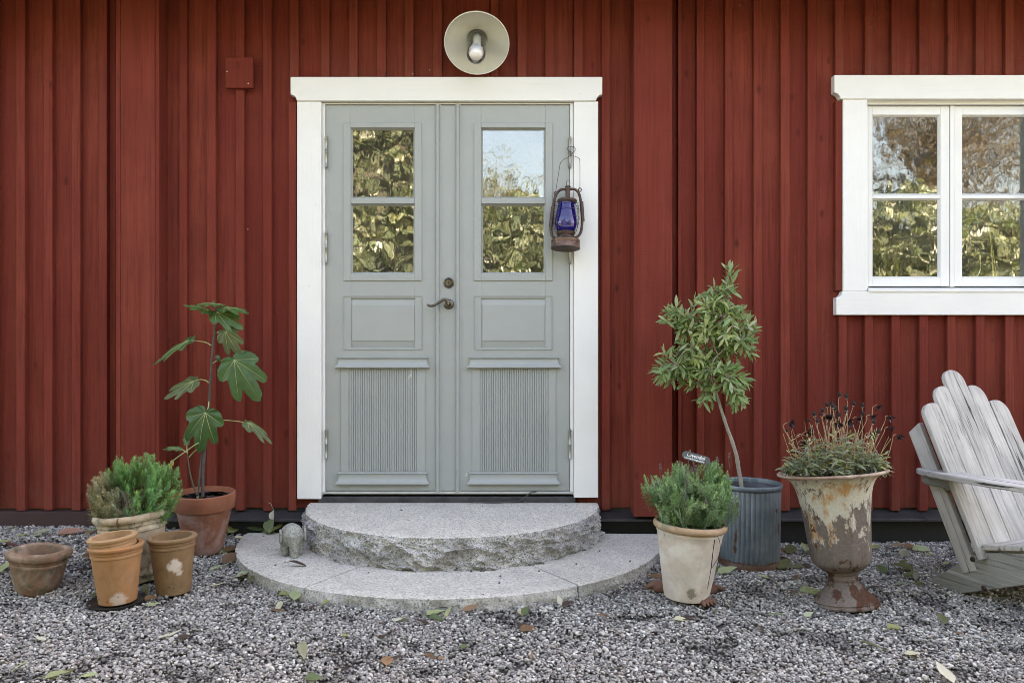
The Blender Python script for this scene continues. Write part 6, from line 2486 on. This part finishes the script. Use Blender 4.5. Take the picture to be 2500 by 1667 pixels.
Ry = np.stack([np.stack([np.cos(t2), Z_, np.sin(t2)], 1), np.stack([Z_, O_, Z_], 1), np.stack([-np.sin(t2), Z_, np.cos(t2)], 1)], 1)
RR = Rx @ Ry @ Rz
pos = np.stack([px_, py_, pz_], 1)
for w_ in range(len(protos_p)):
    sel = np.where(which == w_)[0]
    pv, pf = protos_p[w_]
    vv = np.einsum('nij,nkj->nki', RR[sel], pv[None] * scl[sel][:, None, :]) + pos[sel][:, None, :]
    k_, n_ = len(pv), len(sel)
    vs_all.append(vv.reshape(-1, 3))
    fs_all.append((pf[None] + (np.arange(n_) * k_)[:, None, None] + off).reshape(-1, 3))
    off += n_ * k_
    cs_all.append(np.repeat(colr[sel], k_, 0))
    sm_all.append(np.repeat(smo[sel], len(pf)))
gme = np_mesh('gravel', np.concatenate(vs_all), np.concatenate(fs_all), M['pebble'], np.concatenate(cs_all), np.concatenate(sm_all))
link('gravel', gme, None, 'grey mixed gravel covering the yard in front of the house', 'stuff')

# ---------------------------------------------------------------- fallen leaves
lmat = {
    'pale': m_leaf('leaf_pale_green', (0.30, 0.36, 0.20), (0.36, 0.40, 0.27), .25, .2, .55),
    'green': m_leaf('leaf_green', (0.095, 0.140, 0.062), (0.15, 0.20, 0.10), .25, .25, .5),
    'yellow': m_leaf('leaf_yellow_green', (0.25, 0.28, 0.115), (0.29, 0.32, 0.16), .28, .25, .5),
    'olive': m_leaf('leaf_olive', (0.105, 0.115, 0.050), (0.16, 0.17, 0.10), .2, .3, .6),
    'grey': m_leaf('leaf_grey_green', (0.235, 0.255, 0.185), (0.27, 0.29, 0.22), .2, .2, .65),
    'brown': m_leaf('leaf_brown', (0.14, 0.080, 0.045), (0.19, 0.13, 0.085), .15, .35, .7),
    'dark': m_leaf('leaf_dark_brown', (0.050, 0.034, 0.027), (0.075, 0.055, 0.043), .1, .35, .7),
    'orange': m_leaf('leaf_orange', (0.25, 0.155, 0.095), (0.28, 0.19, 0.13), .2, .25, .65),
    'pink': m_leaf('leaf_pinkish', (0.36, 0.19, 0.14), (0.38, 0.24, 0.19), .2, .2, .65),
    'cream': m_leaf('leaf_cream', (0.50, 0.49, 0.37), (0.52, 0.51, 0.41), .25, .18, .6),
    'red': m_leaf('leaf_dark_red', (0.085, 0.030, 0.024), (0.12, 0.05, 0.04), .15, .3, .6),
}
lrg = np.random.default_rng(77)
# nx, ny, length px, heading (deg, 0 = right, 90 = away), colour, rise, label
LV_LIST = [
    (174, 1302, 56, 15, 'pink', .25, 'large pinkish leaf lying near the plinth behind the oval planter'),
    (103, 1303, 40, 5, 'grey', .3, 'grey-green leaf on top of the leaf cluster behind the oval planter'),
    (88, 1305, 30, 160, 'grey', .2, 'shorter grey-green leaf at the edge of the leaf cluster behind the oval planter'),
    (116, 1304, 32, -10, 'grey', .35, 'narrow grey leaf leaning out of the leaf cluster behind the oval planter'),
    (53, 1307, 26, 30, 'yellow', .2, 'small yellowish leaf between the leaf cluster and the frame edge'),
    (245, 1296, 36, 0, 'green', .6, 'curled green leaf against the plinth left of the pale mossy pot'),
    (207, 1297, 24, 200, 'yellow', .4, 'small yellow-green leaf beside the pinkish leaf at the plinth'),
    (226, 1300, 20, 80, 'orange', .4, 'small orange-brown scrap of leaf left of the pale mossy pot'),
    (10, 1323, 32, 25, 'yellow', .3, 'yellow-green leaf at the left frame edge behind the oval planter'),
    (28, 1332, 26, 200, 'red', .3, 'dark red leaf tucked behind the rim of the oval planter'),
    (15, 1388, 32, 100, 'pale', .5, 'pale leaf standing up at the left side of the oval planter'),
    (29, 1291, 22, 0, 'olive', .2, 'small olive leaf at the foot of the dark red plinth'),
    (226, 1360, 26, 40, 'brown', .4, 'dry brown leaf behind the two nested pots'),
    (200, 1390, 30, 10, 'dark', .25, 'dark brown leaf on the gravel between oval planter and nested pots'),
    (356, 1446, 32, 120, 'olive', .4, 'dark olive leaf leaning on the olive-brown pot'),
    (373, 1477, 30, 5, 'pale', .25, 'pale green leaf just right of the dark saucer'),
    (372, 1463, 22, 60, 'brown', .3, 'small brown leaf behind the pale leaf by the saucer'),
    (238, 1452, 18, 80, 'olive', .4, 'small olive leaf beside the left edge of the saucer'),
    (574, 1300, 44, 60, 'yellow', .9, 'large yellow-green leaf leaning on the plinth right of the fig pot'),
    (584, 1313, 22, 10, 'cream', .3, 'small cream leaf below the leaning leaf right of the fig pot'),
    (570, 1343, 30, 50, 'brown', .5, 'rust-brown leaf between the fig pot and the lower step'),
    (547, 1348, 26, 10, 'pale', .3, 'pale green leaf at the foot of the fig pot'),
    (584, 1370, 34, 40, 'brown', .6, 'curled brown leaf touching the left end of the lower step'),
    (534, 1388, 30, 60, 'pale', .3, 'narrow pale green leaf on the gravel below the fig pot'),
    (546, 1384, 24, 45, 'grey', .3, 'grey-green leaf beside the narrow pale one below the fig pot'),
    (531, 1428, 36, 20, 'cream', .1, 'thin cream leaf stalk on the gravel left of the lower step'),
    (603, 1406, 42, -5, 'pale', .3, 'pale green leaf with browned tip at the left curve of the lower step'),
    (618, 1404, 24, 30, 'brown', .3, 'brown leaf lying behind the pale browned leaf at the left curve of the lower step'),
    (652, 1411, 26, 85, 'olive', 1.2, 'olive leaf standing upright against the left slab'),
    (721, 1458, 28, 100, 'pale', .5, 'pale green leaf below the left joint of the lower step'),
    (702, 1449, 30, 5, 'yellow', .3, 'yellow-green leaf at the foot of the left slab near the joint'),
    (712, 1438, 24, 120, 'brown', .7, 'brown curled leaf leaning on the left slab above the yellow leaf'),
    (682, 1480, 22, 110, 'cream', .4, 'small brownish cream leaf on the gravel left of the slab joint'),
    (680, 1493, 32, 15, 'brown', .3, 'brown leaf lying below the small cream leaf left of the joint'),
    (764, 1482, 18, 80, 'dark', .4, 'tiny dark leaf in the gravel right of the left joint'),
    (806, 1468, 20, 60, 'yellow', .6, 'small bright green leaf at the foot of the middle slab'),
    (844, 1551, 18, 10, 'yellow', .3, 'round yellow-green leaf in the open gravel before the step'),
    (1063, 1498, 44, 10, 'pale', .35, 'large pale green leaf at the front of the middle slab'),
    (1063, 1509, 38, -30, 'green', .35, 'dark green leaf overlapping the large pale leaf before the middle slab'),
    (1095, 1499, 34, 75, 'pale', .5, 'narrow pale leaf right of the dark green leaf before the middle slab'),
    (1090, 1492, 40, 8, 'dark', .3, 'dark brown strip of leaf along the front of the middle slab'),
    (1150, 1488, 40, 15, 'orange', .35, 'orange-brown leaf at the right end of the leaf line before the middle slab'),
    (972, 1515, 26, -20, 'cream', .3, 'torn cream leaf with a dark leaf beside it before the middle slab'),
    (990, 1513, 22, -10, 'olive', .3, 'small olive leaf touching the torn cream leaf'),
    (1032, 1520, 30, 0, 'dark', .15, 'long dark leaf half buried left of the dark green leaf'),
    (948, 1548, 40, 75, 'dark', .2, 'dark twisted leaf half buried in the gravel before the step'),
    (1283, 1497, 20, 60, 'green', .5, 'round green leaf at the foot of the middle slab near the right joint'),
    (1268, 1495, 16, 110, 'cream', .5, 'tiny cream leaf beside the round green leaf'),
    (1388, 1478, 34, 20, 'dark', .5, 'dark brown leaf at the right joint of the lower step'),
    (1366, 1471, 18, 100, 'cream', .6, 'small cream leaf standing at the right joint'),
    (1290, 1536, 42, 25, 'brown', .3, 'greyish brown leaf in the gravel below the right joint'),
    (1270, 1527, 24, 80, 'dark', .4, 'dark folded leaf above the greyish brown leaf below the right joint'),
    (1474, 1507, 30, 5, 'brown', .25, 'flat brown leaf on the gravel right of the right joint'),
    (418, 1552, 46, 30, 'cream', .3, 'large cream leaf with a dark stalk in the left foreground gravel'),
    (450, 1555, 18, 50, 'dark', .3, 'small dark leaf beside the large cream leaf in the foreground'),
    (739, 1594, 46, 110, 'grey', .5, 'grey-green curled leaf in the foreground gravel left of the middle'),
    (946, 1612, 36, 95, 'orange', .3, 'orange-brown oval leaf in the foreground gravel'),
    (966, 1608, 26, 35, 'dark', .3, 'dark brown leaf right of the orange oval leaf'),
    (765, 1656, 40, -10, 'green', .3, 'dark green leaf at the lower frame edge'),
    (140, 1651, 56, 5, 'yellow', .15, 'long yellow-green leaf in the lower left corner'),
    (218, 1650, 36, 5, 'pale', .2, 'pale leaf beside the long yellow-green one in the lower left corner'),
    (172, 1641, 16, 70, 'olive', .5, 'small olive leaf end above the long yellow-green leaf'),
    (98, 1561, 30, 170, 'cream', .2, 'faded cream leaf in the left foreground gravel'),
    (57, 1622, 30, 80, 'pale', .2, 'thin pale leaf near the left frame edge in the foreground'),
    (2184, 1532, 38, 8, 'yellow', .3, 'yellow-green leaf in the open gravel right of the urn'),
    (2228, 1597, 34, -15, 'cream', .25, 'cream leaf in the right foreground gravel'),
    (2305, 1652, 40, 95, 'cream', .3, 'pale cream leaf at the lower frame edge on the right'),
    (2300, 1514, 22, 100, 'olive', .5, 'dark olive leaf upright in the gravel below the chair rail'),
    (2343, 1546, 20, -30, 'brown', .3, 'small brown leaf in the gravel below the chair'),
    (2130, 1578, 36, -45, 'olive', .15, 'thin olive leaf lying slantwise in the right foreground'),
    (1896, 1506, 30, -50, 'green', .3, 'narrow green leaf in front of the urn foot on its left'),
    (1974, 1502, 24, 10, 'pale', .3, 'small pale leaf directly before the urn foot'),
    (1856, 1536, 26, 80, 'dark', .4, 'dark olive leaf in the gravel left of the urn'),
    (1298, 1602, 20, 85, 'orange', .3, 'small orange stalk-like leaf in the middle foreground'),
    (1078, 1606, 16, 10, 'orange', .2, 'tiny orange leaf scrap in the middle foreground'),
    (1048, 1600, 24, 130, 'brown', .2, 'brown leaf half hidden in the middle foreground gravel'),
    (1133, 1577, 16, 70, 'green', .3, 'tiny green leaf in the gravel before the middle slab'),
    (1602, 1409, 34, 175, 'brown', .7, 'curled brown leaf left of the cream pot beside the step'),
    (1775, 1399, 46, 5, 'pale', .3, 'pale green leaf lying at the front foot of the zinc bin'),
    (1757, 1390, 34, 150, 'green', .3, 'dark green leaf under the left edge of the zinc bin'),
    (1663, 1512, 34, -15, 'cream', .3, 'small cream-green leaf in front of the cream pot'),
    (1682, 1508, 24, 40, 'dark', .3, 'brown leaf behind the cream-green leaf in front of the cream pot'),
    (1747, 1492, 16, 20, 'olive', .4, 'tiny olive leaf at the toes of the front paw foot'),
    (1514, 1295, 44, 10, 'green', .5, 'green leaf at the right back corner of the lower step'),
    (1484, 1291, 26, 100, 'brown', .8, 'brown curled leaf beside the green leaf at the right back of the lower step'),
    (1596, 1330, 30, 80, 'olive', .7, 'olive leaf between the lower step and the cream pot'),
    (1592, 1350, 26, 60, 'yellow', .5, 'small yellow-green leaf behind the cream pot'),
    (1962, 1316, 42, 20, 'green', 1.1, 'big rounded green leaf propped against the plinth between bin and urn'),
    (1925, 1312, 38, 130, 'olive', .9, 'olive leaf leaning left of the big green leaf at the plinth'),
    (1962, 1340, 28, 90, 'yellow', .8, 'yellow-green leaf standing in front of the big green leaf'),
    (1930, 1346, 30, 70, 'olive', .5, 'olive leaf in the heap between bin and urn'),
    (1908, 1344, 32, 15, 'brown', .4, 'brown leaf in the heap between bin and urn'),
    (1976, 1350, 30, 10, 'green', .4, 'green leaf in the heap touching the urn'),
    (1902, 1368, 28, 120, 'dark', .4, 'dark leaf at the right foot of the zinc bin'),
    (1945, 1386, 36, 5, 'olive', .4, 'wide olive leaf in front of the leaf heap between bin and urn'),
    (1962, 1384, 34, 160, 'dark', .3, 'dark green-brown leaf in front of the leaf heap close to the urn'),
    (1915, 1384, 30, 40, 'olive', .4, 'mottled olive leaf right of the bin foot'),
    (1976, 1444, 40, -12, 'pale', .35, 'pale green curled leaf left of the urn stem'),
    (1995, 1449, 26, 10, 'yellow', .3, 'yellow-green leaf touching the urn foot'),
    (1938, 1446, 22, 150, 'brown', .4, 'brown leaf on the gravel left of the urn foot'),
    (1863, 1408, 26, 150, 'pale', .25, 'pale leaf before the zinc bin on its right'),
    (1940, 1410, 22, 80, 'brown', .5, 'reddish brown leaf upright in the gravel between bin and urn'),
    (2193, 1336, 38, -5, 'orange', .5, 'orange-brown leaf at the plinth right of the urn'),
    (2250, 1343, 40, -8, 'pale', .3, 'pale green leaf beyond the urn near the chair'),
    (2225, 1338, 34, 5, 'brown', .3, 'dark brown leaf between the orange leaf and the pale leaf at the plinth'),
    (2270, 1354, 18, -10, 'yellow', .3, 'small yellow leaf in front of the pale leaf near the chair'),
    (2209, 1355, 28, 50, 'grey', .4, 'greyish leaf below the orange-brown leaf'),
    (2206, 1372, 22, 20, 'olive', .3, 'small olive leaf below the greyish leaf'),
    (2136, 1340, 34, 10, 'yellow', .5, 'yellow-green leaf against the right side of the urn'),
    (2152, 1392, 24, 100, 'green', .5, 'green leaf in the gravel right of the urn bowl'),
    (2202, 1388, 30, 130, 'olive', .4, 'olive leaf in the shaded group before the chair rail'),
    (2222, 1405, 34, 5, 'olive', .3, 'broad drab leaf in the shaded group before the chair rail'),
    (2236, 1410, 28, 60, 'grey', .3, 'drab grey leaf close to the tip of the chair rail'),
    (2196, 1427, 26, 20, 'grey', .5, 'grey-green leaf in the gravel before the tip of the chair rail'),
    (2242, 1424, 24, 150, 'olive', .2, 'flat olive leaf under the tip of the chair rail'),
    (2311, 1376, 18, 10, 'pale', .25, 'small pale leaf behind the chair rail'),
    (2290, 1388, 16, 20, 'brown', .2, 'small brown leaf behind the chair rail'),
    (2144, 1433, 40, -3, 'dark', .2, 'dark thin leaf on the gravel right of the urn foot'),
    (2100, 1412, 24, 30, 'brown', .3, 'brown leaf beside the urn stem on its right'),
]


def fallen(nx, ny, Lpx, hd, col, rise, label, z=None, shape=None):
    if z is None:
        p = ground_pt(nx, ny, .014)
        if in_steps(p.x, p.y, -.01):
            # keep it clear of the slab: slide it out towards the yard
            dx, dy = p.x - SCX, p.y - 4.235
            q_ = sqrt(dx * dx + dy * dy)
            p.x, p.y = SCX + dx / q_ * 1.105, 4.235 + dy / q_ * 1.105
    else:
        Y = (EYE - z) * FPX / (ny - 833.5)
        p = Vector((X(nx, Y), Y, z + .003))
    L = Lpx / FPX * p.y * 1.12
    if abs(sin(radians(hd))) > .5 and rise < .7:
        L *= 1.7
    sh = shape or ('lance' if lrg.uniform() < .25 else 'ovate')
    curl = lrg.uniform(-.15, .30) + (.25 if col in ('brown', 'dark') else 0)
    W = L * (lrg.uniform(.40, .58) if sh == 'ovate' else lrg.uniform(.25, .34))
    if 'thin' in label or 'narrow' in label or 'stalk' in label or 'strip' in label:
        W = L * .16
    v_, f_ = leaf_grid(L, W, 7, lrg.uniform(.15, .6), curl, sh, lrg.uniform(-.4, .4), lrg.uniform(0, .03))
    d = V((cos(radians(hd)), sin(radians(hd)), rise * .55 + .02))
    R3 = frame(d, V((lrg.normal() * .25, -.25 - .5 * min(1, rise), 1.0 if rise < .8 else .3)))
    b = MB()
    c = R3 @ V((0, L * .5, 0))
    lift = max(0, c.z)
    base = p - V((c.x, c.y, 0))
    b.add([base + R3 @ V(q_) for q_ in v_], f_, True)
    b.tube([base + R3 @ V((0, .002, 0)), base + R3 @ V((.002, -L * .12, .002)), base + R3 @ V((.006, -L * .26, .001))], [.0011, .0010, .0008], 4)
    zmin = min(q_[2] for q_ in b.v)
    floor = p.z - .004
    if zmin < floor:
        b.v = [(q_[0], q_[1], q_[2] + (floor - zmin) * .8) for q_ in b.v]
    return solo('fallen_leaf', b, lmat[col], base, label, 'leaf', 'fallen leaves', sharp=None)


for row in LV_LIST:
    fallen(*row)
fallen(727, 1383, 40, 5, 'dark', .06, 'withered grey-brown leaf lying flat on the left slab before the elephant', LZT, 'lance')
# the upright sprig by the step
W_ = S(648, 1296, 4.20)
SG = thing('seedling', W_, 'upright green leaf with a small yellowed leaf and dry tendril behind the stone elephant', 'seedling')
v_, f_ = leaf_grid(.082, .066, 8, .18, -.05, 'ovate', .15)
b = MB()
R3 = frame((.55, .06, .85), (-.2, -1, .2))
b.add([W_ + R3 @ V(q_) for q_ in v_], f_, True)
part('leaf', b, lmat['green'], SG, sharp=None)
v_, f_ = leaf_grid(.046, .032, 6, .9, .25, 'round')
b = MB()
p2 = S(667, 1268, 4.19)
R3 = frame((-.15, .05, 1), (-.3, -1, .1))
b.add([p2 + R3 @ V(q_) for q_ in v_], f_, True)
part('leaf', b, lmat['cream'], SG, sharp=None, label='small yellowed leaf')
b = MB()
b.tube(smooth_path([p2, S(668, 1247, 4.19), S(664, 1236, 4.19), S(661, 1229, 4.19), S(654, 1226, 4.19)], 14), .0012, 5)
part('tendril', b, M['bract'], SG, sharp=None)
for nx, ny, hd, r_, c_, lb in ((625, 1296, 175, .2, 'green', 'long dark green leaf lying along the back edge of the left slab'), (655, 1301, 5, .25, 'green', 'green leaf lying below the upright leaf at the back of the left slab'), (676, 1299, 60, .5, 'yellow', 'small yellow-green leaf between the upright leaf and the elephant')):
    fallen(nx, ny, 46 if hd == 175 else 30, hd, c_, r_, lb, LZT + .004)

# ---------------------------------------------------------------- the garden behind the camera, seen in the panes
hrg = np.random.default_rng(5)


def leaf_cloud(name, pts, size, mat, parent, tint_var=.35, face=None, elong=.55, kind='stuff'):
    n = len(pts)
    s = size * hrg.uniform(.65, 1.3, n)
    d = hrg.normal(size=(n, 3))
    d[:, 2] -= .5
    d /= np.linalg.norm(d, axis=1)[:, None]
    nn = hrg.normal(size=(n, 3)) * .7 + (np.array(face) if face is not None else 0)
    x = np.cross(d, nn)
    x /= np.linalg.norm(x, axis=1)[:, None]
    z = np.cross(x, d)
    h = (s * elong * .5)[:, None] * x
    l = s[:, None] * d
    up = z * (s * .10)[:, None]
    P0 = pts
    P1 = pts + l * .45 + h + up
    P2 = pts + l
    P3 = pts + l * .45 - h + up
    vs_ = np.stack([P0, P1, P2, P3], 1).reshape(-1, 3)
    q_ = np.arange(n)[:, None] * 4
    fs = np.concatenate([np.concatenate([q_, q_ + 1, q_ + 2], 1), np.concatenate([q_, q_ + 2, q_ + 3], 1)])
    t = hrg.uniform(1 - tint_var, 1 + tint_var, n)
    tn = np.stack([t * hrg.uniform(.9, 1.2, n), t, t * hrg.uniform(.8, 1.1, n), np.ones(n)], 1).repeat(4, 0)
    me = np_mesh(name, vs_ - np.array(world_off(parent)), fs, mat, tn)
    return link(name, me, parent, kind=kind)


def hedge_top(x):
    if x < -.95:
        return 4.75 + .18 * sin(x * 2.1)
    if x < -.45:
        return 4.75 - (x + .95) / .5 * 1.85
    return 2.90 + .14 * sin(x * 2.7) + .10 * sin(x * 6.1 + 1)


HG = thing('garden_hedge', (0, -1.9, 0), 'tall broad leaved green hedge across the yard, facing the house and mirrored in its panes', 'hedge')
pts = []
while len(pts) < 42000:
    x = hrg.uniform(-8, 8)
    t = hedge_top(x)
    z = hrg.uniform(.05, t)
    y = -1.35 - abs(hrg.normal()) * .28 + .16 * mnoise.noise((x * 1.6, z * 1.6, 0)) + .08 * mnoise.noise((x * 4, z * 4, 3))
    if z > t - .5:
        y -= hrg.uniform(0, .9) * (z - t + .5)
    pts.append((x, y, z))
leaf_cloud('foliage', np.array(pts), .128, M['hedge_leaf'], HG, .4, (0, .9, .35))
b = MB()
b.box(-8, -.95, -2.7, -1.75, 0, 4.2)
b.box(-.95, 8, -2.7, -1.75, 0, 2.55)
part('inner_growth', b, M['bark'], HG, kind='stuff')


def tree(loc, h, spread, mat, n, size, label, name, seed, trunk=.12, zlow=.35, lean=0.0, elong=.5, nb=26):
    rg = np.random.default_rng(seed)
    T = thing(name, loc, label, 'tree', 'trees beyond the hedge')
    loc = Vector(loc)
    m = MB()
    top = loc + V((lean, 0, h * .8))
    trunkp = smooth_path([loc, loc + V((lean * .3, .05, h * .4)), top], 14)
    m.tube(trunkp, [trunk * (1 - .75 * i / 14) for i in range(15)], 10)
    part('trunk', m, M['bark'], T, sharp=None)
    m = MB()
    tips = []
    for i in range(nb):
        t = rg.uniform(zlow, 1.0)
        i0 = int(t * 13)
        a0 = trunkp[i0]
        a = rg.uniform(0, 6.28)
        r = spread * rg.uniform(.5, 1.0) * (1.15 - .5 * t)
        e = a0 + V((cos(a) * r, sin(a) * r, rg.uniform(.05, .55) * r + h * .12))
        pth = smooth_path([a0, a0.lerp(e, .5) + V(rg.normal(size=3) * .12 * spread * .4), e], 10)
        m.tube(pth, [.035 * trunk / .12 * (1 - .85 * k_ / 10) for k_ in range(11)], 5)
        for k_ in range(7):
            b0 = pth[rg.integers(3, 11)]
            e2 = b0 + V(rg.normal(size=3)) * spread * .22 + V((0, 0, .12 * spread))
            m.tube(smooth_path([b0, b0.lerp(e2, .5) + V(rg.normal(size=3) * .05), e2], 5), [.011 * trunk / .12 * (1 - .8 * q_ / 5) for q_ in range(6)], 4)
            tips.append((b0, e2))
    part('limbs', m, M['bark'], T, sharp=None)
    pts = []
    for i in range(n):
        a_, e_ = tips[rg.integers(len(tips))]
        p = a_.lerp(e_, rg.uniform(.2, 1.1)) + V(rg.normal(size=3)) * spread * .055
        pts.append(tuple(p))
    leaf_cloud('crown', np.array(pts), size, mat, T, .4, None, elong)
    return T


tree((8.3, -7.5, 0), 7.4, 2.9, M['autumn_leaf'], 9000, .085, 'tall tree with thinning brown autumn leaves beyond the hedge, mirrored in the window', 'autumn_tree', 41, .20, .25, .3, .5, 40)
tree((12.2, -8.5, 0), 7.8, 3.0, M['autumn_leaf'], 8000, .085, 'half bare brown tree behind the hedge, the one furthest along from the door', 'autumn_tree', 42, .18, .25, -.2, .5, 36)
tree((5.6, -9.5, 0), 6.6, 2.3, M['autumn_leaf'], 5000, .085, 'slender half bare tree beyond the hedge between the door view and the window view', 'autumn_tree', 46, .14, .3, .1, .5, 28)
tree((-.15, -6.6, 0), 4.72, 1.6, M['willow_leaf'], 7500, .12, 'feathery yellow-green tree just above the hedge, mirrored in the right door pane', 'willow_tree', 43, .10, .3, .0, .22, 30)
tree((-3.4, -5.0, 0), 7.0, 2.1, M['autumn_leaf'], 8000, .12, 'orange-brown leaved tree rising over the tall end of the hedge', 'autumn_tree', 44, .14, .3, .2, .5, 30)
